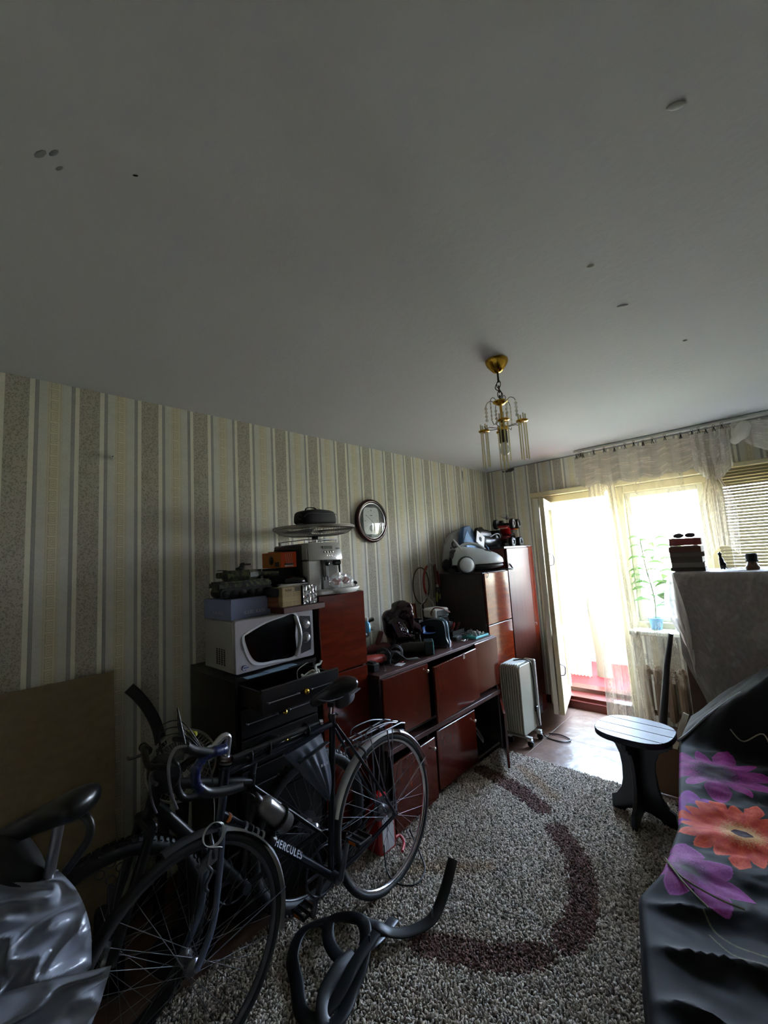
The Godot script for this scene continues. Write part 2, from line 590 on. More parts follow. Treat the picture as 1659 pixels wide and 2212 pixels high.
func room():
	var st := S()
	bx(st, Vector3(XL - 0.1, HC / 2, (ZB + ZF) / 2), Vector3(0.2, HC + 0.4, ZF - ZB + 0.8))
	var wl := struct("wall_left", st, M.wallpaper)
	st = S()
	prism(st, [Vector2(0, 0), Vector2(0.012, -0.02), Vector2(0.010, -0.09), Vector2(0.004, -0.14), Vector2(0.0, -0.06)], 0, 0.0008, T3(XL, 2.47, -3.83, 90))
	obj("paper_tear", st, mat("tear", Color(0.20, 0.17, 0.15), 0.9), wl)
	st = S()
	bx(st, Vector3(XR + 0.1, HC / 2, (ZB + ZF) / 2), Vector3(0.2, HC + 0.4, ZF - ZB + 0.8))
	struct("wall_right", st, M.wallpaper)
	st = S()
	bx(st, Vector3((XL + XR) / 2, HC / 2, ZF + 0.1), Vector3(XR - XL, HC + 0.4, 0.2))
	struct("wall_front", st, M.wallpaper)
	st = S()
	var zc := ZB - 0.15
	bx(st, Vector3((XL - 1.80) / 2, HC / 2, zc), Vector3(-1.80 - XL, HC, 0.3))
	bx(st, Vector3((-1.80 + 0.62) / 2, (2.12 + HC) / 2, zc), Vector3(2.42, HC - 2.12, 0.3))
	bx(st, Vector3((-1.10 + 0.62) / 2, 0.39, zc), Vector3(1.72, 0.78, 0.3))
	bx(st, Vector3((0.62 + XR) / 2, HC / 2, zc), Vector3(XR - 0.62, HC, 0.3))
	var wb := struct("wall_back", st, M.wallpaper)
	for s in [[-2.10, 2.475, 0.045, 0.022], [-2.14, 2.468, 0.03, 0.014], [-2.19, 2.47, 0.012, 0.012]]:
		st = S()
		ell(st, Vector3(s[0], s[1], ZB + 0.0003), Vector3(s[2], s[3], 0.0012), Basis(Vector3.BACK, 0.1), 9, 6)
		obj("damp_stain", st, mat("stain", Color(0.28, 0.26, 0.25), 0.9), wb)
	st = S()
	bx(st, Vector3((XL + XR) / 2, HC + 0.1, (ZB + ZF) / 2 - 0.1), Vector3(XR - XL + 0.4, 0.2, ZF - ZB + 0.6))
	var cl := struct("ceiling", st, M.ceiling)
	# scuffs and flaked spots on the whitewash
	st = S()
	for s in [[-0.052, -1.032, 0.020], [-0.335, -1.776, 0.022], [-0.347, -1.434, 0.012], [-0.21, -2.324, 0.010]]:
		ell(st, Vector3(s[0], HC - 0.001, s[1]), Vector3(s[2], 0.004, s[2] * 0.45), Basis(Vector3.UP, 0.6), 10, 6)
	obj("flaked_spot", st, mat("flake", Color(0.78, 0.78, 0.77), 0.8), cl)
	st = S()
	for s in [[-0.981, -0.276, 0.006]]:
		ell(st, Vector3(s[0], HC - 0.0005, s[1]), Vector3(s[2], 0.0015, s[2] * 0.4), Basis(Vector3.UP, 0.9), 10, 6)
	obj("dark_scuff", st, mat("scuff", Color(0.22, 0.21, 0.21), 0.9), cl)
	st = S()
	for s in [[-1.062, -0.115, 0.020], [-1.04, -0.135, 0.016], [-1.075, -0.150, 0.012]]:
		ell(st, Vector3(s[0], HC + 0.0002, s[1]), Vector3(s[2], 0.0007, s[2] * 0.35), Basis(Vector3.UP, 0.4), 8, 6)
	tag(obj("faint_smudge", st, mat("smudge", Color(0.60, 0.60, 0.60), 0.9), cl), "", "", "", "stuff")
	# floor: big painted sheets, each its own piece, over a slab
	st = S()
	bx(st, Vector3((XL + XR) / 2, -0.13, (ZB + ZF) / 2), Vector3(XR - XL + 0.4, 0.2, ZF - ZB + 0.6))
	var fl := struct("floor", st, M.dark_void)
	var xs := [XL, -1.62, -0.40, XR]
	var zs := [ZB, -3.62, -2.40, -1.18, ZF]
	for i in 3:
		for j in 4:
			st = S()
			bx(st, Vector3((xs[i] + xs[i + 1]) / 2, -0.015, (zs[j] + zs[j + 1]) / 2), Vector3(xs[i + 1] - xs[i] - 0.001, 0.03, zs[j + 1] - zs[j] - 0.001), 0.001)
			obj("floor_sheet", st, M.floor_paint, fl)
	var pg := thing("wall_plug", "small white screw plug sticking out of the striped wallpaper", "wall plug", Vector3(XL, 2.17, -0.57), PI / 2)
	st = S()
	tube(st, [Vector3(0, 0, 0.0), Vector3(0, 0, 0.018), Vector3(0.002, -0.001, 0.026)], [0.008, 0.009, 0.006], 10)
	obj("plug_body", st, M.white_plastic, pg)
	st = S()
	rod(st, Vector3(0, 0, 0.02), Vector3(0.0, 0, 0.036), 0.003, 6)
	obj("screw_shank", st, M.dull_steel, pg)
	# skirting along the left wall and beside the balcony door
	st = S()
	bx(st, Vector3(XL + 0.009, 0.04, (ZB + ZF) / 2), Vector3(0.018, 0.08, ZF - ZB), 0.004)
	struct("baseboard_left", st, mat("skirting", Color(0.30, 0.17, 0.11), 0.4))
	st = S()
	bx(st, Vector3((XL - 1.88) / 2, 0.04, ZB + 0.009), Vector3(-1.88 - XL, 0.08, 0.018), 0.004)
	struct("baseboard_back", st, M.skirting)
	# ceiling cove line over the window wall
	st = S()
	tube(st, [Vector3(XL, HC - 0.005, ZB + 0.006), Vector3(XR, HC - 0.005, ZB + 0.006)], 0.006, 6)
	struct("trim_1", st, mat("cove", Color(0.55, 0.55, 0.55), 0.8))

	# door frame and window frame
	var zf := -4.46
	st = S()
	bx(st, Vector3(-1.77, 1.06, zf), Vector3(0.07, 2.12, 0.16), 0.006)
	bx(st, Vector3(-1.46, 2.085, zf), Vector3(0.56, 0.07, 0.16), 0.006)
	bx(st, Vector3(-1.085, 1.06, zf), Vector3(0.13, 2.12, 0.16), 0.008)
	var door := struct("door_1", st, M.cream_paint)
	st = S()
	bx(st, Vector3(-1.845, 1.06, ZB + 0.01), Vector3(0.075, 2.12, 0.02), 0.004)
	obj("side_casing", st, M.cream_paint, door)
	st = S()
	bx(st, Vector3(-0.62, 2.145, ZB + 0.02), Vector3(2.54, 0.05, 0.06), 0.004)
	obj("head_board", st, M.cream_paint, door)
	# threshold: two painted steps
	st = S()
	prism(st, [Vector2(0, 0), Vector2(0.30, 0), Vector2(0.30, 0.155), Vector2(0.16, 0.155), Vector2(0.155, 0.12), Vector2(0.03, 0.105), Vector2(0.028, 0.075), Vector2(0.0, 0.07)], -0.30, 0.30, T3(-1.455, 0, ZB + 0.02, 90), 0.004)
	var thr := struct("trim_2", st, M.threshold)
	# leaf of the balcony door, swung into the room
	var leaf := Node3D.new()
	leaf.name = "door_leaf"
	door.add_child(leaf, true)
	leaf.position = Vector3(-1.745, 0, -4.40)
	leaf.rotation.y = deg_to_rad(-75.7)
	for side in [0, 1]:
		var z0: float = -0.024 if side == 0 else 0.026
		var lf := S()
		bx(lf, Vector3(0.04, 1.075, z0), Vector3(0.075, 1.95, 0.042), 0.004)
		bx(lf, Vector3(0.545, 1.075, z0), Vector3(0.075, 1.95, 0.042), 0.004)
		bx(lf, Vector3(0.292, 2.01, z0), Vector3(0.44, 0.08, 0.042), 0.004)
		bx(lf, Vector3(0.292, 0.75, z0), Vector3(0.44, 0.09, 0.042), 0.004)
		bx(lf, Vector3(0.292, 0.16, z0), Vector3(0.44, 0.12, 0.042), 0.004)
		bx(lf, Vector3(0.292, 0.45, z0), Vector3(0.44, 0.5, 0.018))
		obj("leaf_frame", lf, M.cream_paint if side == 0 else M.white_paint, leaf)
		lf = S()
		bx(lf, Vector3(0.292, 1.38, z0), Vector3(0.43, 1.2, 0.004))
		obj("pane", lf, M.pane, leaf)
	st = S()
	tube(st, spline([Vector3(0.57, 0.44, -0.03), Vector3(0.575, 0.45, -0.075), Vector3(0.575, 0.52, -0.08), Vector3(0.57, 0.54, -0.03)]), 0.005, 6)
	tube(st, spline([Vector3(0.57, 1.42, -0.03), Vector3(0.575, 1.43, -0.075), Vector3(0.575, 1.51, -0.08), Vector3(0.57, 1.53, -0.03)]), 0.005, 6)
	obj("pull_handle", st, M.steel, leaf)

	st = S()
	bx(st, Vector3(-0.2, 2.085, zf), Vector3(1.64, 0.07, 0.16), 0.006)
	bx(st, Vector3(-0.2, 0.83, zf), Vector3(1.64, 0.08, 0.16), 0.006)
	bx(st, Vector3(-0.38, 1.45, zf), Vector3(0.085, 1.2, 0.16), 0.006)
	bx(st, Vector3(0.585, 1.45, zf), Vector3(0.07, 1.2, 0.16), 0.006)
	var win := struct("window_1", st, M.cream_paint)
	for s in [[-1.02, -0.4225], [-0.3375, 0.55]]:
		var c: float = (s[0] + s[1]) / 2
		var hw: float = (s[1] - s[0]) / 2
		st = S()
		for e in [-1, 1]:
			bx(st, Vector3(c + e * (hw - 0.022), 1.46, zf), Vector3(0.044, 1.18, 0.05), 0.004)
			bx(st, Vector3(c, 1.46 + e * 0.568, zf), Vector3(hw * 2 - 0.09, 0.044, 0.05), 0.004)
		obj("sash", st, M.white_paint, win)
		st = S()
		bx(st, Vector3(c, 1.46, zf), Vector3(hw * 2 - 0.08, 1.1, 0.004))
		obj("pane", st, M.pane, win)
	st = S()
	bx(st, Vector3(-0.22, 0.80, ZB + 0.06), Vector3(1.68, 0.035, 0.24), 0.006)
	obj("sill", st, M.white_paint, win)

	# balcony beyond the door
	st = S()
	bx(st, Vector3(-0.6, 0.03, -5.25), Vector3(3.2, 0.12, 1.18), 0.005)
	struct("floor_balcony", st, mat("red_cover", Color(0.50, 0.035, 0.04), 0.5))
	st = S()
	bx(st, Vector3(-0.6, 0.55, -5.86), Vector3(3.2, 1.1, 0.06), 0.005)
	struct("wall_balcony", st, mat("parapet", Color(0.72, 0.72, 0.66), 0.7))
	st = S()
	bx(st, Vector3(-2.12, 1.2, -5.28), Vector3(0.08, 2.5, 1.2))
	struct("wall_balcony_side", st, M.parapet)

# ---------------------------------------------------------------- furniture
const LW := PI / 2      # things along the left wall: their own +z faces the room

func knob(parent: Node, at: Vector3, r := 0.011):
	var st := S()
	lathe(st, [Vector2(0.004, 0), Vector2(0.0045, 0.012), Vector2(r, 0.016), Vector2(r, 0.024), Vector2(0.004, 0.028), Vector2(0, 0.028)], 12, Transform3D(Basis(Vector3.RIGHT, PI / 2), at))
	obj("knob", st, mat("knob_metal", Color(0.72, 0.68, 0.6), 0.3, 0.9), parent)

func panel(called: String, c: Vector3, s: Vector3, m: Material, parent: Node, bev := 0.002, turn := 0.0, roll := 0.0) -> MeshInstance3D:
	var st := S()
	bx(st, Vector3.ZERO, s, bev)
	var o := obj(called, st, m, parent)
	o.position = c
	o.rotation = Vector3(0, turn, roll)
	return o

func carcass(parent: Node, w: float, h: float, d: float, shelves: Array, side_m: Material, top_m: Material):
	# open-fronted case: front plane z = 0, runs back to -d
	var st := S()
	for s in [-1, 1]:
		bx(st, Vector3(s * (w / 2 - 0.009), h / 2, -d / 2 - 0.004), Vector3(0.018, h - 0.04, d - 0.008), 0.001)
	bx(st, Vector3(0, h / 2, -d + 0.004), Vector3(w - 0.04, h - 0.05, 0.006))
	for y in shelves:
		bx(st, Vector3(0, y, -d / 2 - 0.01), Vector3(w - 0.037, 0.018, d - 0.03), 0.001)
	obj("carcass", st, side_m, parent)
	panel("top_board", Vector3(0, h - 0.01, -d / 2), Vector3(w, 0.02, d), top_m, parent)

func furniture():
	# black chest
	var t := thing("chest_of_drawers", "black wooden chest with pulled-out top drawer under the microwave", "chest", Vector3(-1.88, 0, -1.175), LW)
	carcass(t, 0.46, 1.075, 0.50, [0.03, 0.80, 0.66, 0.52], M.black_wood, M.black_wood)
	var ys := [[0.94, 1.055, 0.185], [0.805, 0.935, 0.0], [0.67, 0.80, 0.0], [0.525, 0.665, 0.0], [0.04, 0.52, 0.0]]
	for k in ys.size():
		var yy: Array = ys[k]
		var hh: float = yy[1] - yy[0]
		var cy: float = (yy[0] + yy[1]) / 2
		var zz: float = yy[2]
		var dr := Node3D.new()
		dr.name = "drawer"
		t.add_child(dr, true)
		dr.position = Vector3(0.0, cy, zz)
		panel("drawer_front", Vector3(0, 0, 0.008), Vector3(0.43, hh - 0.005, 0.018), M.black_wood, dr, 0.003)
		if k == 0:
			var st := S()
			for s in [-1, 1]:
				bx(st, Vector3(s * 0.195, -0.005, -0.2), Vector3(0.012, hh - 0.03, 0.40), 0.001)
			bx(st, Vector3(0, -hh / 2 + 0.018, -0.2), Vector3(0.39, 0.006, 0.4))
			bx(st, Vector3(0, -0.005, -0.395), Vector3(0.39, hh - 0.03, 0.01))
			obj("drawer_box", st, mat("drawer_side", Color(0.13, 0.11, 0.10), 0.6), dr)
		if k < 4:
			var st := S()
			for s in [-1, 1]:
				rod(st, Vector3(s * 0.035, 0.0, 0.032), Vector3(s * 0.19, 0.0, 0.032), 0.0028, 8)
				for e in [0.035, 0.19]:
					ell(st, Vector3(s * e, 0, 0.032), Vector3(0.005, 0.005, 0.005), Basis.IDENTITY, 8, 6)
					rod(st, Vector3(s * e, 0, 0.015), Vector3(s * e, 0, 0.032), 0.003, 6)
			obj("handle_rod", st, M.steel, dr)
			st = S()
			lathe(st, [Vector2(0.005, 0), Vector2(0.005, 0.010), Vector2(0.013, 0.018), Vector2(0.014, 0.026), Vector2(0.009, 0.034), Vector2(0, 0.036)], 14, Transform3D(Basis(Vector3.RIGHT, PI / 2), Vector3(0, 0, 0.016)))
			obj("knob", st, M.brass, dr)

	# tall cabinet beside it
	t = thing("tall_cabinet", "narrow polished reddish brown cabinet carrying the coffee machine, two doors high", "cabinet", Vector3(-1.90, 0, -1.612), LW)
	carcass(t, 0.35, 1.395, 0.48, [0.03, 0.5, 0.96], M.dark_side, M.dark_side)
	panel("door", Vector3(0, 1.178, 0.009), Vector3(0.346, 0.43, 0.018), M.mahogany, t, 0.003)
	panel("door", Vector3(0, 0.50, 0.009), Vector3(0.346, 0.91, 0.018), M.mahogany, t, 0.003)

	# long low cabinet
	t = thing("low_cabinet", "long low reddish brown cabinet with sagging doors and cluttered dusty top", "cabinet", Vector3(-1.80, 0, -2.48), LW)
	carcass(t, 1.37, 0.893, 0.575, [0.05, 0.50], M.dark_side, M.board_edge)
	panel("middle_board", Vector3(0, 0.455, -0.27), Vector3(1.33, 0.03, 0.58), M.board_edge, t)
	for xx in [-0.23, 0.30]:
		panel("divider", Vector3(xx, 0.25, -0.3), Vector3(0.016, 0.38, 0.53), M.dark_side, t, 0.001)
	var d := panel("door", Vector3(-0.462, 0.70, 0.010), Vector3(0.436, 0.345, 0.018), M.mahogany_upright, t, 0.003)
	knob(d, Vector3(0.185, 0.135, 0.009))
	d = panel("door", Vector3(0.062, 0.672, 0.030), Vector3(0.555, 0.36, 0.018), M.mahogany_upright, t, 0.003, 0.03, 0.022)
	var st := S()
	bx(st, Vector3(0.10, 0.165, 0.0095), Vector3(0.022, 0.04, 0.001))
	obj("tape_strip", st, mat("tape", Color(0.45, 0.40, 0.37), 0.3), d)
	d = panel("door", Vector3(0.512, 0.70, 0.010), Vector3(0.335, 0.37, 0.018), M.mahogany_upright, t, 0.003)
	d = panel("door", Vector3(-0.455, 0.225, 0.036), Vector3(0.44, 0.37, 0.018), M.mahogany_upright, t, 0.003, 0.07)
	knob(d, Vector3(0.18, 0.13, 0.009))
	d = panel("door", Vector3(0.035, 0.245, 0.010), Vector3(0.47, 0.365, 0.018), M.mahogany_upright, t, 0.003)
	knob(d, Vector3(0.2, 0.12, 0.009))
	# third lower door hangs open, seen edge on
	d = panel("door", Vector3(0.505, 0.235, 0.115), Vector3(0.40, 0.37, 0.018), M.mahogany_upright, t, 0.003, deg_to_rad(33))

	# medium cabinet near the corner
	t = thing("corner_cabinet", "tall reddish cabinet with dark side panel standing beside the wardrobe", "cabinet", Vector3(-1.87, 0, -3.385), LW)
	carcass(t, 0.42, 1.405, 0.51, [0.03, 0.97], M.dark_side, M.dark_side)
	panel("door", Vector3(0, 1.182, 0.009), Vector3(0.416, 0.43, 0.018), M.redwood, t, 0.003)
	panel("door", Vector3(0, 0.49, 0.009), Vector3(0.416, 0.94, 0.018), M.redwood, t, 0.003)
	# paper leftovers stuck on the side
	st = S()
	for r_ in [[-0.45, 1.0, 0.13, 0.26], [-0.40, 0.98, 0.08, 0.2], [-0.33, 0.95, 0.09, 0.12]]:
		bx(st, Vector3(-0.2108, r_[1], r_[0]), Vector3(0.0006, r_[3], r_[2]))
	obj("stuck_paper", st, mat("dusty_film", Color(0.20, 0.17, 0.165), 0.5), t)

	# wardrobe
	t = thing("wardrobe", "tall polished brown wardrobe in the corner with toy cars on top", "wardrobe", Vector3(-1.87, 0, -3.89), LW)
	carcass(t, 0.58, 1.62, 0.51, [0.05], M.mahogany, M.dark_side)
	panel("door", Vector3(-0.055, 0.84, 0.009), Vector3(0.455, 1.52, 0.018), tri_mat("plain_veneer", wood_tex(81, Color(0.25, 0.11, 0.07), Color(0.33, 0.155, 0.10), 0.2, false, 0.08), Vector3(1.3, 1.3, 1.3), 0.38), t, 0.003)
	M.plain_veneer.metallic_specular = 0.3
	panel("side_strip", Vector3(0.235, 0.81, 0.006), Vector3(0.10, 1.60, 0.012), M.mahogany, t, 0.003)
	panel("plinth", Vector3(0, 0.035, 0.0), Vector3(0.57, 0.07, 0.016), M.dark_side, t, 0.002)
	st = S()
	tube(st, spline([Vector3(0.15, 0.86, 0.018), Vector3(0.15, 0.862, 0.04), Vector3(0.155, 0.85, 0.046), Vector3(0.15, 0.835, 0.044)]), 0.003, 6)
	obj("key", st, M.steel, t)

# ---------------------------------------------------------------- on the chest and the tall cabinet
func V2s(a: Array, sx: float, sy: float, ox: float, oy: float) -> Array:
	var o := []
	for k in range(0, a.size(), 2):
		o.append(Vector2(ox + a[k] * sx, oy + a[k + 1] * sy))
	return o

func smooth2(pts: Array, n := 5) -> Array:
	var q := []
	for p in pts:
		q.append(Vector3(p.x, p.y, 0))
	var o := []
	for p in spline(q, n, true):
		o.append(Vector2(p.x, p.y))
	return o

func microwave():
	var t := thing("microwave", "silver microwave oven with dark curved door window standing on the black chest", "microwave", Vector3(-1.90, 1.075, -1.178), LW)
	var W := 0.45
	var st := S()
	bx(st, Vector3(0, 0.134, -0.165), Vector3(W, 0.244, 0.31), 0.006)
	obj("body", st, mat("micro_body", Color(0.56, 0.55, 0.53), 0.45, 0.1), t)
	st = S()
	prism(st, rrect(-W / 2, 0.012, W / 2, 0.256, 0.012), -0.012, 0.008, Transform3D.IDENTITY, 0.003)
	var fr := obj("front_panel", st, mat("micro_front", Color(0.60, 0.58, 0.60), 0.4, 0.15), t)
	st = S()
	prism(st, smooth2(V2s([0.075, 0.66, 0.13, 0.76, 0.35, 0.90, 0.56, 0.96, 0.76, 0.97, 0.765, 0.5, 0.75, 0.055, 0.45, 0.05, 0.27, 0.07, 0.17, 0.16, 0.11, 0.37], W, 0.244, -W / 2, 0.012)), 0.006, 0.011, Transform3D.IDENTITY, 0.002)
	obj("bezel", st, mat("micro_bezel", Color(0.78, 0.78, 0.80), 0.3, 0.2), t)
	st = S()
	prism(st, smooth2(V2s([0.105, 0.66, 0.15, 0.73, 0.36, 0.865, 0.56, 0.925, 0.735, 0.94, 0.735, 0.5, 0.72, 0.11, 0.45, 0.105, 0.29, 0.125, 0.205, 0.21, 0.145, 0.40], W, 0.244, -W / 2, 0.012)), 0.009, 0.0125, Transform3D.IDENTITY, 0.001)
	obj("door_window", st, mat("dark_glass", Color(0.012, 0.012, 0.014), 0.12), t)
	st = S()
	prism(st, V2s([0.81, 0.90, 0.955, 0.86, 0.965, 0.5, 0.95, 0.14, 0.81, 0.10], W, 0.244, -W / 2, 0.012), 0.006, 0.0105, Transform3D.IDENTITY, 0.001)
	obj("control_panel", st, M.black_plastic, t)
	for v in [0.70, 0.42]:
		st = S()
		var c := Vector3(-W / 2 + 0.882 * W, 0.012 + v * 0.244, 0.0105)
		lathe(st, [Vector2(0.021, 0), Vector2(0.019, 0.014), Vector2(0.017, 0.017), Vector2(0, 0.017)], 24, Transform3D(Basis(Vector3.RIGHT, PI / 2), c))
		bx(st, c + Vector3(0, 0, 0.018), Vector3(0.007, 0.034, 0.008), 0.002, Basis(Vector3.BACK, 1.3 if v > 0.5 else -0.3))
		obj("dial", st, M.silver_plastic, t)
		st = S()
		ring(st, c + Vector3(0, 0, 0.0005), 0.026, 0.0008, Vector3.RIGHT, Vector3.UP, 28, 5)
		obj("dial_scale", st, mat("grey_print", Color(0.5, 0.5, 0.52), 0.5), t)
	st = S()
	var hp := []
	for i in 15:
		var v := i / 14.0
		hp.append(Vector3(-W / 2 + W * (0.735 + 0.035 * sin(PI * v)), 0.032 + 0.205 * v, 0.014 + 0.018 * sin(PI * v)))
	tube(st, hp, 0.012, 10, false, Vector2(0.9, 0.9))
	obj("handle", st, M.silver_plastic, t)
	st = S()
	for cxx in 4:
		for r in 8:
			bx(st, Vector3(-W / 2 - 0.0004, 0.045 + r * 0.0098, -0.10 - cxx * 0.026), Vector3(0.001, 0.0065, 0.013))
	tag(obj("vent_slots", st, M.dark_void, t), "", "", "", "stuff")
	st = S()
	for x in [-0.18, 0.18]:
		for z in [-0.05, -0.27]:
			bx(st, Vector3(x, 0.006, z), Vector3(0.03, 0.012, 0.03), 0.002)
	tag(obj("foot", st, M.black_plastic, t), "", "", "", "stuff")
	st = S()
	var c2 := Vector3(-W / 2 + 0.045, 0.035, 0.009)
	tube(st, arc_pts(c2, 0.012, 0.7, 5.4, 16, Vector3.RIGHT, Vector3.UP), 0.0012, 5)
	obj("emblem", st, mat("emblem_blue", Color(0.18, 0.22, 0.5), 0.5), t)
	st = S()
	bx(st, c2 + Vector3(0.008, 0, 0), Vector3(0.026, 0.005, 0.0008))
	obj("emblem_bar", st, M.emblem_blue, t)

func tank():
	var n := noise(14, 0.035, 2)
	var camo := tri_mat("camouflage", make_tex(128, 128, func(x, y):
		var v: float = n.get_noise_2d(x * 1.6, y * 1.6)
		return Color(0.34, 0.36, 0.20) if v > 0.22 else (Color(0.09, 0.10, 0.07) if v < -0.08 else Color(0.20, 0.215, 0.15))), Vector3(5, 5, 5), 0.6)
	var t := thing("toy_tank", "dark green camouflaged toy tank lying on the blue grey shoe box", "toy tank", Vector3(-2.06, 1.430, -1.085), LW - 0.14)
	var st := S()
	prism(st, [Vector2(-0.125, 0.03), Vector2(0.09, 0.03), Vector2(0.135, 0.055), Vector2(0.105, 0.076), Vector2(-0.12, 0.076), Vector2(-0.135, 0.055)], -0.05, 0.05, Transform3D.IDENTITY, 0.003)
	bx(st, Vector3(-0.01, 0.074, 0.0), Vector3(0.235, 0.008, 0.15), 0.002)
	obj("hull", st, camo, t)
	for s in [-1, 1]:
		st = S()
		prism(st, rrect(-0.13, 0.0, 0.125, 0.052, 0.025, 5), s * 0.062 - 0.014, s * 0.062 + 0.014, Transform3D.IDENTITY, 0.002)
		for i in 26:
			bx(st, Vector3(-0.105 + i * 0.0082, 0.001, s * 0.062), Vector3(0.004, 0.003, 0.03))
		obj("track", st, M.rubber, t)
		for i in 6:
			st = S()
			lathe(st, [Vector2(0.017, 0), Vector2(0.017, 0.006), Vector2(0.012, 0.008), Vector2(0.006, 0.012), Vector2(0, 0.012)], 14, Transform3D(Basis(Vector3.RIGHT, PI / 2 * s), Vector3(-0.105 + i * 0.04, 0.022, s * 0.0755)))
			obj("road_wheel", st, mat("wheel_green", Color(0.06, 0.065, 0.05), 0.7), t)
		st = S()
		bx(st, Vector3(-0.01, 0.06, s * 0.077), Vector3(0.25, 0.022, 0.003), 0.001)
		obj("side_skirt", st, camo, t)
	st = S()
	prism(st, [Vector2(-0.085, -0.05), Vector2(0.02, -0.058), Vector2(0.075, -0.02), Vector2(0.075, 0.02), Vector2(0.02, 0.058), Vector2(-0.085, 0.05)], 0.0, 0.038, Transform3D(Basis(Vector3.RIGHT, -PI / 2), Vector3(0, 0.078, 0)), 0.01)
	bx(st, Vector3(-0.098, 0.10, 0), Vector3(0.03, 0.022, 0.09), 0.004)
	var tur := obj("turret", st, camo, t)
	st = S()
	tube(st, [Vector3(0.06, 0.098, 0), Vector3(0.09, 0.097, 0), Vector3(0.10, 0.097, 0), Vector3(0.14, 0.095, 0), Vector3(0.142, 0.095, 0), Vector3(0.165, 0.094, 0), Vector3(0.19, 0.093, 0)], [0.013, 0.012, 0.009, 0.009, 0.011, 0.009, 0.008], 12)
	obj("gun_barrel", st, camo, tur)
	st = S()
	lathe(st, [Vector2(0.018, 0.114), Vector2(0.018, 0.124), Vector2(0.012, 0.127), Vector2(0, 0.127)], 14, Transform3D(Basis.IDENTITY, Vector3(-0.02, 0, 0.02)))
	lathe(st, [Vector2(0.014, 0.114), Vector2(0.014, 0.130), Vector2(0, 0.132)], 12, Transform3D(Basis.IDENTITY, Vector3(0.005, 0, -0.024)))
	bx(st, Vector3(0.012, 0.136, 0.018), Vector3(0.05, 0.006, 0.007), 0.001)
	bx(st, Vector3(-0.01, 0.132, 0.018), Vector3(0.012, 0.016, 0.012), 0.002)
	bx(st, Vector3(0.01, 0.137, -0.02), Vector3(0.02, 0.012, 0.016), 0.003)
	obj("hatch", st, mat("wheel_dark", Color(0.05, 0.05, 0.04), 0.6), tur)
	st = S()
	for i in 5:
		rod(st, Vector3(-0.09 - 0.004 * i, 0.118, -0.045), Vector3(-0.09 - 0.004 * i, 0.118, 0.045), 0.0015, 5)
	obj("basket", st, M.wheel_dark, tur)
	st = S()
	tube(st, spline([Vector3(-0.16, 0.07, 0.085), Vector3(-0.13, 0.071, 0.084), Vector3(0.0, 0.071, 0.083)], 4), 0.002, 5)
	obj("tow_cable", st, M.wheel_dark, t)
	tur.position.y = -0.02
	tur.scale = Vector3(1.0, 1.28, 1.0)
	t.scale = Vector3.ONE * 1.06

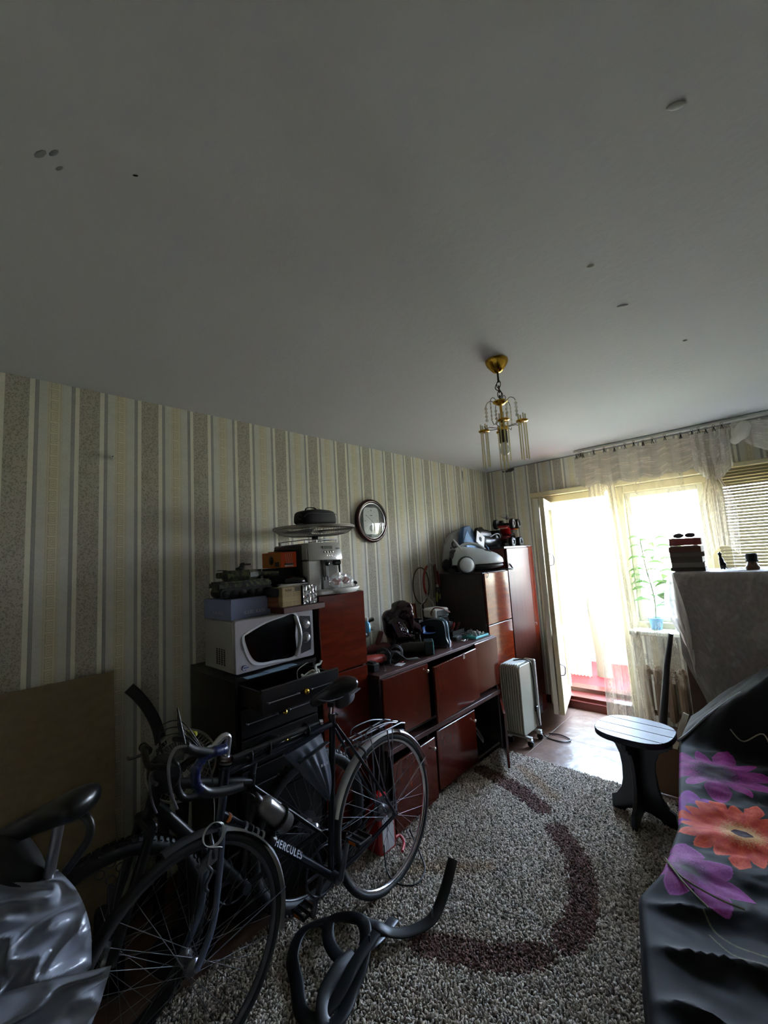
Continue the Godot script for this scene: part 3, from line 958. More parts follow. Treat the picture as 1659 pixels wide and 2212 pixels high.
func chest_top():
	microwave()
	# shoe box
	var t := thing("shoe_box", "blue grey cardboard shoe box lying on top of the microwave", "box", Vector3(-1.935, 1.332, -1.065), LW + 0.06)
	var card := mat("box_blue", Color(0.40, 0.43, 0.53), 0.75)
	var st := S()
	for s in [-1, 1]:
		bx(st, Vector3(s * 0.109, 0.049, -0.13), Vector3(0.003, 0.096, 0.255), 0.001)
	bx(st, Vector3(0, 0.049, -0.0015), Vector3(0.2215, 0.098, 0.003), 0.001)
	bx(st, Vector3(0, 0.049, -0.259), Vector3(0.2215, 0.096, 0.003), 0.001)
	bx(st, Vector3(0, 0.0015, -0.13), Vector3(0.22, 0.003, 0.256))
	bx(st, Vector3(0, 0.094, -0.13), Vector3(0.215, 0.003, 0.252))
	var o := obj("cardboard_sides", st, card, t)
	st = S()
	bx(st, Vector3(-0.109, 0.086, -0.004), Vector3(0.0045, 0.024, 0.002))
	obj("torn_slit", st, M.dark_void, o)
	text("lettering", "KARL KANI", 0.021, mat("print_pale", Color(0.60, 0.62, 0.70), 0.7), t, T3(0.018, 0.028, 0.0002), "Droid Serif", true)
	text("lettering", "KARL KANI", 0.016, M.print_pale, t, T3(-0.1107, 0.032, -0.12, -90), "Droid Serif", true)
	tank()
	# varnished board on the microwave
	t = thing("wooden_board", "brown veneered shelf board laid across the right top of the microwave", "board", Vector3(-1.85, 1.332, -1.325), LW)
	panel("board", Vector3(0, 0.016, -0.11), Vector3(0.26, 0.03, 0.22), M.board_edge, t, 0.002)
	# newspaper wrapped box
	t = thing("paper_box", "small cream box wrapped in newsprint standing on the brown board", "box", Vector3(-1.865, 1.364, -1.255), LW)
	var ntx := noise(8, 0.2, 2)
	var news := tri_mat("newsprint", make_tex(128, 128, func(x, y):
		var line: bool = int(y) % 7 < 3 and ntx.get_noise_2d(x * 3.0, int(y / 7.0) * 40.0) > -0.15 and y > 34 and x % 64 > 5
		return Color(0.42, 0.36, 0.26) if line else Color(0.60, 0.52, 0.37)), Vector3(11, 11, 11), 0.8)
	panel("carton", Vector3(0, 0.051, -0.045), Vector3(0.118, 0.10, 0.09), news, t, 0.003)
	st = S()
	for k in 5:
		bx(st, Vector3(-0.036 + k * 0.008, 0.085 - 0.002 * (k % 2), 0.0003), Vector3(0.005, 0.012 - 0.003 * (k % 2), 0.0006))
	tag(obj("headline", st, mat("print_brown", Color(0.30, 0.24, 0.15), 0.8), t), "", "", "", "stuff")
	st = S()
	bx(st, Vector3(0.035, 0.086, 0.0003), Vector3(0.034, 0.022, 0.0006))
	obj("picture", st, mat("print_grey", Color(0.33, 0.29, 0.23), 0.8), t)
	st = S()
	grid(st, 6, 4, func(u, v): return Vector3(-0.062 + 0.13 * u, 0.1015 + 0.006 * sin(u * 9.0) * sin(v * 5.0) + 0.002, 0.004 - 0.10 * v))
	obj("paper_flap", st, M.paper, t)
	# cling film box
	t = thing("film_wrapped_box", "black square box in crinkled clear film beside the newsprint box", "box", Vector3(-1.862, 1.364, -1.366), LW)
	panel("carton", Vector3(0, 0.051, -0.045), Vector3(0.086, 0.098, 0.085), M.black_plastic, t, 0.002)
	st = S()
	grid(st, 14, 14, func(u, v): return Vector3(-0.044 + 0.088 * u, 0.003 + 0.097 * v, 0.0012 + 0.0035 * absf(sin(u * 13.0 + v * 7.0 + sin(v * 12.0))) * absf(cos(v * 9.0 - u * 4.0))), false, -1)
	obj("film", st, mat("shiny_film", Color(0.75, 0.75, 0.77), 0.12, 0.9), t)
	M.shiny_film.transparency = BaseMaterial3D.TRANSPARENCY_ALPHA
	M.shiny_film.albedo_color.a = 0.35
	# round wooden box with a black tin on it
	t = thing("round_box", "low round orange wooden box half hidden behind the newsprint box", "box", Vector3(-1.955, 1.364, -1.215))
	st = S()
	lathe(st, [Vector2(0, 0), Vector2(0.058, 0), Vector2(0.060, 0.003), Vector2(0.060, 0.024), Vector2(0.0575, 0.026), Vector2(0.060, 0.028), Vector2(0.060, 0.052), Vector2(0.056, 0.055), Vector2(0, 0.055)], 30)
	obj("rounded_side", st, mat("orange_wood", Color(0.42, 0.21, 0.07), 0.5), t)
	t = thing("black_tin", "flat black round tin on top of the round orange box", "tin", Vector3(-1.955, 1.4195, -1.215))
	st = S()
	lathe(st, [Vector2(0, 0), Vector2(0.062, 0), Vector2(0.066, 0.004), Vector2(0.066, 0.034), Vector2(0.062, 0.040), Vector2(0.02, 0.043), Vector2(0, 0.043)], 30)
	obj("tin_body", st, M.black_plastic, t)
	# dark boxes behind
	t = thing("speaker_box", "black box with white label strip between the toy tank and orange box", "box", Vector3(-2.155, 1.332, -1.20), LW)
	panel("cabinet", Vector3(0, 0.116, -0.05), Vector3(0.125, 0.23, 0.10), M.black_matte, t, 0.004)
	st = S()
	bx(st, Vector3(0.054, 0.15, 0.001), Vector3(0.014, 0.09, 0.002))
	bx(st, Vector3(0.054, 0.215, 0.001), Vector3(0.008, 0.025, 0.002))
	obj("label_strip", st, M.white_card, t)
	t = thing("grey_carton", "dark grey carton holding up the orange and yellow box", "box", Vector3(-2.045, 1.364, -1.335), LW)
	panel("carton", Vector3(0, 0.10, -0.09), Vector3(0.115, 0.197, 0.17), mat("slate_card", Color(0.10, 0.105, 0.12), 0.7), t, 0.003)
	st = S()
	bx(st, Vector3(-0.045, 0.05, 0.001), Vector3(0.03, 0.05, 0.002))
	obj("blue_label", st, M.blue_plastic, t)
	# orange box
	t = thing("orange_box", "orange and yellow printed carton atop the dark grey carton by the coffee machine", "box", Vector3(-2.0, 1.563, -1.335), LW)
	panel("carton", Vector3(0, 0.044, -0.10), Vector3(0.10, 0.086, 0.20), mat("carton_orange", Color(0.80, 0.26, 0.05), 0.55), t, 0.002)
	st = S()
	bx(st, Vector3(-0.0504, 0.044, -0.10), Vector3(0.0008, 0.08, 0.19))
	var side := obj("yellow_side", st, mat("carton_yellow", Color(0.62, 0.36, 0.05), 0.55), t)
	st = S()
	lathe(st, [Vector2(0.0, 0), Vector2(0.024, 0.0), Vector2(0.024, 0.0008), Vector2(0, 0.0008)], 20, Transform3D(Basis(Vector3.BACK, PI / 2), Vector3(-0.0505, 0.042, -0.10)))
	obj("picture", st, mat("print_slate", Color(0.16, 0.19, 0.20), 0.5), side)
	st = S()
	bx(st, Vector3(-0.0506, 0.02, -0.042), Vector3(0.001, 0.026, 0.04))
	obj("dark_patch", st, M.black_plastic, side)
	st = S()
	bx(st, Vector3(-0.002, 0.019, 0.0004), Vector3(0.06, 0.009, 0.0008))
	obj("print_block", st, M.print_slate, t)
	st = S()
	bx(st, Vector3(0.0, 0.010, 0.0004), Vector3(0.055, 0.008, 0.0008))
	obj("white_block", st, M.white_card, t)
	st = S()
	for k in 4:
		tube(st, spline([Vector3(-0.022 + k * 0.013, 0.082, 0.001), Vector3(-0.018 + k * 0.012, 0.05, 0.0014), Vector3(-0.012 + k * 0.011, 0.02, 0.001)], 4), 0.0013, 4)
	obj("tape_crease", st, M.white_card, t)
	# things lying on the orange box
	t = thing("black_case", "flat black folded case lying on the orange and yellow carton", "case", Vector3(-2.03, 1.652, -1.34))
	st = S()
	grid(st, 16, 8, func(u, v):
		var a: float = TAU * u
		var p: float = PI * (v - 0.5)
		return Vector3(0.055 * cos(a) * cos(p), 0.008 + 0.008 * sin(p), -0.075 * sin(a) * cos(p)), true)
	obj("soft_shell", st, M.black_matte, t)
	t = thing("paper_leaf", "yellowed folded paper lying on the orange and yellow carton", "paper", Vector3(-2.10, 1.6505, -1.33))
	st = S()
	bx(st, Vector3(0.0, 0.003, 0.02), Vector3(0.07, 0.005, 0.05), 0.001)
	obj("folded_sheet", st, mat("yellow_paper", Color(0.60, 0.57, 0.40), 0.8), t)
	# black cap on a white tray
	t = thing("white_tray", "thin white plastic lid under the black bowl behind the small boxes", "lid", Vector3(-1.99, 1.466, -1.36))
	st = S()
	prism(st, rrect(-0.05, -0.085, 0.05, 0.085, 0.012), 0, 0.008, Transform3D(Basis(Vector3.RIGHT, -PI / 2), Vector3.ZERO), 0.002)
	obj("lid_plate", st, M.white_plastic, t)
	t = thing("black_bowl", "glossy black upturned bowl resting on the white plastic lid", "bowl", Vector3(-1.98, 1.4745, -1.355))
	st = S()
	lathe(st, [Vector2(0.0, 0), Vector2(0.068, 0.0), Vector2(0.072, 0.006), Vector2(0.066, 0.022), Vector2(0.05, 0.036), Vector2(0.026, 0.044), Vector2(0, 0.046)], 26, Transform3D(Basis.from_scale(Vector3(0.7, 1, 1.1)), Vector3.ZERO))
	obj("dome", st, mat("gloss_black", Color(0.015, 0.015, 0.016), 0.15), t)
	# newspapers under the microwave edge
	t = thing("newspaper", "folded bluish newspaper sticking out beneath the microwave front", "newspaper", Vector3(-1.86, 1.0755, -1.11), LW)
	st = S()
	bx(st, Vector3(-0.03, 0.002, 0.022), Vector3(0.22, 0.003, 0.04), 0.001)
	bx(st, Vector3(0.05, 0.0045, 0.014), Vector3(0.17, 0.002, 0.05), 0.0005, Basis(Vector3.UP, 0.06))
	obj("sheets", st, mat("news_blue", Color(0.42, 0.52, 0.60), 0.6), t)
	# tangle of white cable in the open drawer
	t = thing("white_cable", "tangled white cable heaped in the open top drawer", "cable", Vector3(-1.74, 0.958, -1.26))
	st = S()
	var pts := []
	var r := RandomNumberGenerator.new()
	r.seed = 12
	for i in 26:
		var a := i * 1.15
		pts.append(Vector3(0.05 * cos(a) * (0.5 + 0.5 * r.randf()), 0.055 + 0.04 * r.randf(), 0.055 * sin(a) * (0.5 + 0.5 * r.randf())))
	tube(st, spline(pts, 5), 0.0045, 6)
	tube(st, spline([Vector3(-0.03, 0.05, 0.05), Vector3(-0.02, 0.11, 0.06), Vector3(-0.01, 0.135, 0.02), Vector3(0, 0.14, 0.01)]), 0.002, 5)
	tube(st, spline([Vector3(0, 0.08, -0.04), Vector3(0.0, 0.115, -0.035), Vector3(0.0, 0.12, -0.06), Vector3(0.0, 0.135, -0.07)]), [0.006, 0.006, 0.006, 0.006, 0.006, 0.006, 0.006, 0.006, 0.006, 0.006, 0.006, 0.006, 0.006, 0.006, 0.006, 0.006, 0.006, 0.008, 0.008], 6)
	obj("cord", st, M.white_plastic, t)
	st = S()
	bx(st, Vector3(0.03, 0.05, 0.03), Vector3(0.05, 0.03, 0.04), 0.006, Basis(Vector3.UP, 0.5))
	obj("adapter", st, M.white_plastic, t)
	t = thing("drawer_clutter", "dark tools and leads filling the open top drawer of the black chest", "tools", Vector3(-1.76, 0.958, -1.10))
	st = S()
	bx(st, Vector3(0, 0.015, 0.06), Vector3(0.10, 0.03, 0.08), 0.006, Basis(Vector3.UP, 0.4))
	obj("black_block", st, M.black_matte, t)
	st = S()
	tube(st, spline([Vector3(0.05, 0.02, 0.1), Vector3(0.07, 0.05, 0.05), Vector3(0.03, 0.07, 0.0), Vector3(0.06, 0.05, -0.06), Vector3(0.0, 0.04, -0.09)]), 0.006, 6)
	obj("dark_lead", st, M.rubber, t)

func cabinet_top():
	# coffee machine
	var t := thing("coffee_machine", "silver automatic coffee machine with button rows standing on the tall cabinet", "coffee machine", Vector3(-1.93, 1.395, -1.533), LW)
	var st := S()
	bx(st, Vector3(0, 0.155, -0.20), Vector3(0.24, 0.286, 0.30), 0.008)
	obj("body", st, mat("espresso_side", Color(0.17, 0.165, 0.16), 0.45), t)
	st = S()
	grid(st, 12, 8, func(u, v):
		var x: float = lerpf(-0.118, 0.118, u)
		return Vector3(x * (1.0 + 0.03 * (1 - v)), 0.198 + 0.102 * v, 0.012 - 0.03 * v * v + 0.016 * (1.0 - pow(absf(u * 2 - 1), 2.5))))
	bx(st, Vector3(0, 0.25, -0.045), Vector3(0.238, 0.098, 0.07), 0.004)
	grid(st, 12, 1, func(u, v): return Vector3(lerpf(-0.1215, 0.1215, u), 0.198, lerpf(-0.05, 0.012 + 0.016 * (1.0 - pow(absf(u * 2 - 1), 2.5)), v)), false, -1)
	obj("head", st, mat("espresso_silver", Color(0.62, 0.61, 0.59), 0.35, 0.2), t)
	st = S()
	bx(st, Vector3(-0.075, 0.11, -0.03), Vector3(0.088, 0.18, 0.06), 0.006)
	bx(st, Vector3(0.07, 0.11, -0.05), Vector3(0.10, 0.18, 0.03), 0.004, Basis(Vector3.UP, -0.2))
	obj("lower_front", st, M.espresso_silver, t)
	st = S()
	bx(st, Vector3(-0.002, 0.145, 0.004), Vector3(0.034, 0.10, 0.03), 0.01)
	tube(st, [Vector3(-0.012, 0.10, 0.01), Vector3(-0.013, 0.08, 0.012)], 0.006, 10)
	tube(st, [Vector3(0.010, 0.10, 0.01), Vector3(0.011, 0.08, 0.012)], 0.006, 10)
	var sp := obj("spout", st, mat("spout_grey", Color(0.42, 0.42, 0.42), 0.3, 0.3), t)
	st = S()
	lathe(st, [Vector2(0.013, 0), Vector2(0.013, 0.012), Vector2(0.009, 0.015), Vector2(0, 0.015)], 16, Transform3D(Basis(Vector3.RIGHT, PI / 2), Vector3(-0.002, 0.175, 0.018)))
	obj("cap", st, M.gloss_black, sp)
	st = S()
	bx(st, Vector3(0.088, 0.178, 0.0), Vector3(0.055, 0.03, 0.03), 0.008)
	tube(st, [Vector3(0.10, 0.17, 0.006), Vector3(0.102, 0.14, 0.010), Vector3(0.095, 0.085, 0.016)], [0.008, 0.008, 0.005], 10)
	obj("steam_wand", st, M.gloss_black, t)
	st = S()
	prism(st, rrect(-0.028, 0.262, 0.044, 0.278, 0.002), 0.0, 0.0185, T3(0, 0, 0.0), 0.0005)
	obj("display", st, mat("lcd", Color(0.30, 0.31, 0.30), 0.2), t)
	for k in 7:
		var px: float = (-0.018 + k * 0.0195) if k < 4 else (-0.005 + (k - 4) * 0.0175)
		var py: float = 0.243 if k < 4 else 0.222
		st = S()
		lathe(st, [Vector2(0.0075, 0), Vector2(0.0072, 0.005), Vector2(0.005, 0.007), Vector2(0, 0.007)], 14, Transform3D(Basis(Vector3.RIGHT, PI / 2), Vector3(px, py, 0.0195)))
		obj("button", st, mat("button_silver", Color(0.72, 0.72, 0.70), 0.25, 0.5), t)
	for x in [-0.052, 0.062]:
		st = S()
		rod(st, Vector3(x, 0.20, 0.026), Vector3(x * 0.85, 0.296, -0.004), 0.0008, 5)
		obj("panel_seam", st, M.slate_card, t)
	st = S()
	prism(st, rrect(0.078, 0.257, 0.104, 0.267, 0.002), 0.0, 0.0145, T3(0, 0, 0.0), 0.0005)
	obj("badge", st, M.spout_grey, t)
	st = S()
	tube(st, [Vector3(-0.115, 0.318, -0.30), Vector3(-0.115, 0.318, -0.02), Vector3(0.112, 0.318, -0.02), Vector3(0.112, 0.318, -0.30)], 0.0028, 6)
	for p in [Vector3(-0.115, 0.3, -0.29), Vector3(-0.115, 0.3, -0.16), Vector3(-0.115, 0.3, -0.03), Vector3(-0.04, 0.3, -0.02), Vector3(0.11, 0.3, -0.02), Vector3(0.112, 0.3, -0.2)]:
		rod(st, p - Vector3(0, 0.004, 0), p + Vector3(0, 0.018, 0), 0.0025, 6)
	obj("cup_rail", st, M.steel, t)
	st = S()
	bx(st, Vector3(-0.10, 0.292, -0.29), Vector3(0.03, 0.045, 0.03), 0.003)
	obj("water_lid", st, M.white_plastic, t)
	st = S()
	prism(st, rrect(-0.12, -0.02, 0.125, 0.075, 0.03), 0.004, 0.030, Transform3D(Basis(Vector3.RIGHT, PI / 2) , Vector3(0, 0.034, 0)), 0.006)
	obj("drip_tray", st, M.espresso_silver, t)
	# plate in front of the machine
	t = thing("white_dish", "white oblong plastic dish jutting over the tall cabinet edge", "dish", Vector3(-1.86, 1.398, -1.62), LW)
	st = S()
	lathe(st, [Vector2(0, 0.0), Vector2(0.085, 0.0), Vector2(0.115, 0.028), Vector2(0.112, 0.029), Vector2(0.083, 0.004), Vector2(0, 0.004)], 30, Transform3D(Basis.from_scale(Vector3(0.95, 1, 0.33)), Vector3(0.0, 0.001, 0)))
	obj("shallow_bowl", st, M.white_plastic, t)
	t = thing("spoon_handle", "dark spoon with round bowl resting on the white dish", "spoon", Vector3(-1.85, 1.428, -1.69), LW)
	st = S()
	ell(st, Vector3(0.0, 0.022, 0), Vector3(0.013, 0.007, 0.013), Basis(Vector3.RIGHT, 0.7))
	tube(st, [Vector3(0, 0.018, 0), Vector3(0.02, 0.008, -0.02), Vector3(0.045, 0.001, -0.05)], 0.0028, 6)
	obj("spoon", st, mat("dark_spoon", Color(0.12, 0.06, 0.06), 0.2, 0.5), t)
	# bag with tinted sunglasses
	t = thing("sunglasses", "brown tinted sunglasses in a clear bag before the coffee machine", "sunglasses", Vector3(-1.86, 1.455, -1.59), LW)
	for s in [-1, 1]:
		st = S()
		ell(st, Vector3(s * 0.034, 0.012, 0.0), Vector3(0.030, 0.022, 0.006), Basis(Vector3.RIGHT, -0.35), 18, 10)
		obj("lens", st, mat("tint_lens", Color(0.45, 0.20, 0.12), 0.1), t)
	st = S()
	tube(st, spline([Vector3(-0.066, 0.02, -0.004), Vector3(-0.03, 0.034, 0.002), Vector3(0, 0.02, 0.002), Vector3(0.03, 0.034, 0.002), Vector3(0.066, 0.02, -0.004)]), 0.002, 6)
	tube(st, [Vector3(-0.066, 0.02, -0.004), Vector3(-0.06, 0.01, -0.05)], 0.002, 6)
	tube(st, [Vector3(0.066, 0.02, -0.004), Vector3(0.03, 0.01, -0.04)], 0.002, 6)
	obj("frame", st, mat("red_frame", Color(0.35, 0.08, 0.06), 0.3), t)
	t = thing("clear_bag", "crumpled clear plastic bag wrapped round the tinted sunglasses", "plastic bag", Vector3(-1.86, 1.432, -1.59), LW)
	st = S()
	var n := noise(33, 9.0, 3)
	grid(st, 28, 16, func(u, v):
		var a: float = TAU * u
		var p: float = PI * (v - 0.5)
		var d := Vector3(cos(a) * cos(p), sin(p), -sin(a) * cos(p))
		var k: float = 1.0 + 0.35 * n.get_noise_3d(d.x, d.y, d.z)
		return Vector3(0.085 * d.x, 0.034 + 0.04 * d.y, 0.032 * d.z) * k, true, -1)
	obj("film", st, M.clear_film, t)
	# standing fan grille used as a shelf
	t = thing("fan_head", "white wire fan head with dark blue blades lying flat above coffee machine", "fan", Vector3(-2.12, 1.72, -1.61))
	st = S()
	rod(st, Vector3(0, 0, 0), Vector3(0, 0.03, 0), 0.018, 14)
	rod(st, Vector3(0.03, 0.0, 0.0), Vector3(0.03, 0.03, 0.0), 0.008, 8)
	obj("hub_neck", st, M.black_plastic, t)
	st = S()
	lathe(st, [Vector2(0, 0.022), Vector2(0.05, 0.022), Vector2(0.055, 0.03), Vector2(0.05, 0.036), Vector2(0, 0.036)], 24)
	obj("motor_plate", st, M.grey_plastic, t)
	for k in 4:
		st = S()
		var b := Basis(Vector3.UP, k * PI / 2 + 0.3)
		grid(st, 6, 6, func(u, v):
			var rr: float = lerpf(0.03, 0.20, v)
			var a: float = (u - 0.5) * (1.0 + 0.35 * v)
			return b * Vector3(rr * cos(a), 0.052 + 0.018 * (u - 0.5), -rr * sin(a)))
		obj("blade", st, mat("blade_blue", Color(0.05, 0.06, 0.18), 0.3), t)
	st = S()
	for rr in [[0.252, 0.078, 0.004], [0.252, 0.070, 0.004], [0.09, 0.088, 0.002], [0.17, 0.086, 0.0016], [0.12, 0.026, 0.0016], [0.2, 0.036, 0.0016]]:
		ring(st, Vector3(0, rr[1], 0), rr[0], rr[2], Vector3.RIGHT, Vector3.BACK, 56, 5)
	obj("grille_ring", st, mat("grille_white", Color(0.62, 0.60, 0.56), 0.4), t)
	st = S()
	for k in 90:
		var a := TAU * k / 90.0
		var d := Vector3(cos(a), 0, sin(a))
		tube(st, [d * 0.05 + Vector3(0, 0.026, 0), d * 0.15 + Vector3(0, 0.027, 0), d * 0.215 + Vector3(0, 0.040, 0), d * 0.252 + Vector3(0, 0.072, 0)], 0.0011, 4)
		tube(st, [d * 0.05 + Vector3(0, 0.089, 0), d * 0.18 + Vector3(0, 0.086, 0), d * 0.252 + Vector3(0, 0.077, 0)], 0.0011, 4)
	tag(obj("grille_wires", st, M.grille_white, t), "", "", "", "stuff")
	# camera bag
	t = thing("black_bag", "small black padded camera bag lying on the flat fan head", "bag", Vector3(-2.10, 1.811, -1.607), LW)
	st = S()
	grid(st, 24, 12, func(u, v):
		var a: float = TAU * u
		var p: float = PI * (v - 0.5)
		var sx: float = signf(cos(a)) * pow(absf(cos(a)), 0.45)
		var sz: float = signf(sin(a)) * pow(absf(sin(a)), 0.5)
		var cp: float = pow(maxf(cos(p), 0.0), 0.35)
		var sy: float = signf(sin(p)) * pow(absf(sin(p)), 0.5)
		return Vector3(0.132 * sx * cp * (1.0 - 0.05 * sy), 0.046 + 0.046 * sy + 0.006 * (1 - sx * sx) * maxf(sy, 0), -0.075 * sz * cp), true)
	var body := obj("pouch", st, M.black_matte, t)
	st = S()
	tube(st, spline([Vector3(-0.128, 0.045, 0.06), Vector3(-0.10, 0.065, 0.074), Vector3(0, 0.066, 0.079), Vector3(0.10, 0.068, 0.074), Vector3(0.13, 0.062, 0.055)]), 0.002, 6)
	obj("piping", st, M.grey_plastic, body)
	st = S()
	tube(st, spline([Vector3(-0.09, 0.088, 0.02), Vector3(-0.075, 0.106, 0.02), Vector3(-0.02, 0.108, 0.015), Vector3(0.005, 0.092, 0.01)]), 0.006, 6, false, Vector2(0.4, 1.4))
	obj("carry_handle", st, M.black_matte, body)
	st = S()
	ring(st, Vector3(-0.137, 0.045, 0.03), 0.014, 0.003, Vector3.UP, Vector3.BACK, 16, 6)
	tube(st, [Vector3(-0.13, 0.005, 0.05), Vector3(-0.16, 0.003, 0.03)], 0.003, 5)
	obj("strap_ring", st, M.black_plastic, body)

func clock():
	var t := thing("wall_clock", "round wall clock with dark red rim hanging on striped wallpaper", "clock", Vector3(-2.4, 1.885, -2.385), LW)
	var st := S()
	lathe(st, [Vector2(0.135, 0.0), Vector2(0.172, 0.004), Vector2(0.178, 0.016), Vector2(0.174, 0.032), Vector2(0.160, 0.040), Vector2(0.146, 0.034), Vector2(0.143, 0.022), Vector2(0.135, 0.02)], 56, Transform3D(Basis(Vector3.RIGHT, PI / 2), Vector3.ZERO))
	obj("rim", st, mat("clock_red", Color(0.20, 0.025, 0.03), 0.18), t)
	st = S()
	lathe(st, [Vector2(0.1455, 0.030), Vector2(0.1455, 0.034), Vector2(0.1395, 0.0345), Vector2(0.138, 0.028)], 56, Transform3D(Basis(Vector3.RIGHT, PI / 2), Vector3.ZERO))
	obj("bright_ring", st, M.chrome, t)
	st = S()
	lathe(st, [Vector2(0, 0.016), Vector2(0.144, 0.016), Vector2(0.144, 0.018), Vector2(0, 0.018)], 48, Transform3D(Basis(Vector3.RIGHT, PI / 2), Vector3.ZERO))
	obj("dial", st, mat("dial_grey", Color(0.34, 0.35, 0.36), 0.4), t)
	st = S()
	prism(st, smooth2([Vector2(-0.075, -0.10), Vector2(0, -0.107), Vector2(0.075, -0.10), Vector2(0.088, 0.0), Vector2(0.075, 0.10), Vector2(0, 0.107), Vector2(-0.075, 0.10), Vector2(-0.088, 0)], 4), 0.018, 0.020)
	var pl := obj("dial_plate", st, mat("dial_white", Color(0.74, 0.75, 0.74), 0.5), t)
	for k in 12:
		var a := TAU * k / 12.0
		st = S()
		var w: float = 0.005 if k % 3 == 0 else 0.002
		bx(st, Vector3(0.068 * sin(a), 0.085 * cos(a), 0.0203), Vector3(w, 0.010, 0.0008), 0, Basis(Vector3.BACK, -a))
		obj("hour_mark", st, M.slate_card, pl)
	text("numeral", "12", 0.014, M.slate_card, pl, T3(0, 0.086, 0.0206), "Droid Serif")
	st = S()
	bx(st, Vector3(0, 0.045, 0.0203), Vector3(0.026, 0.005, 0.0008))
	obj("name_mark", st, M.slate_card, pl)
	st = S()
	lathe(st, [Vector2(0, 0.0195), Vector2(0.025, 0.0195), Vector2(0.025, 0.0212), Vector2(0, 0.0212)], 24, Transform3D(Basis(Vector3.RIGHT, PI / 2), Vector3(0, -0.058, 0)))
	obj("lower_emblem", st, mat("emblem_grey", Color(0.40, 0.41, 0.43), 0.4), pl)
	for h in [[0.085, 0.0020, 0.92, 0.0235], [0.045, 0.0032, -2.25, 0.0225]]:
		st = S()
		bx(st, Vector3(0, h[0] / 2 - 0.006, 0), Vector3(h[1], h[0], 0.0009), 0)
		var o := obj("hand", st, M.black_plastic, t)
		o.position = Vector3(0, 0, h[3])
		o.rotation.z = h[2]
	st = S()
	bx(st, Vector3(0, -0.028, 0.0245), Vector3(0.0012, 0.07, 0.0006), 0)
	obj("second_hand", st, M.grey_plastic, t)
	st = S()
	lathe(st, [Vector2(0.1395, 0.030), Vector2(0.11, 0.036), Vector2(0.07, 0.040), Vector2(0, 0.042)], 40, Transform3D(Basis(Vector3.RIGHT, PI / 2), Vector3.ZERO))
	obj("glass", st, M.pane, t)

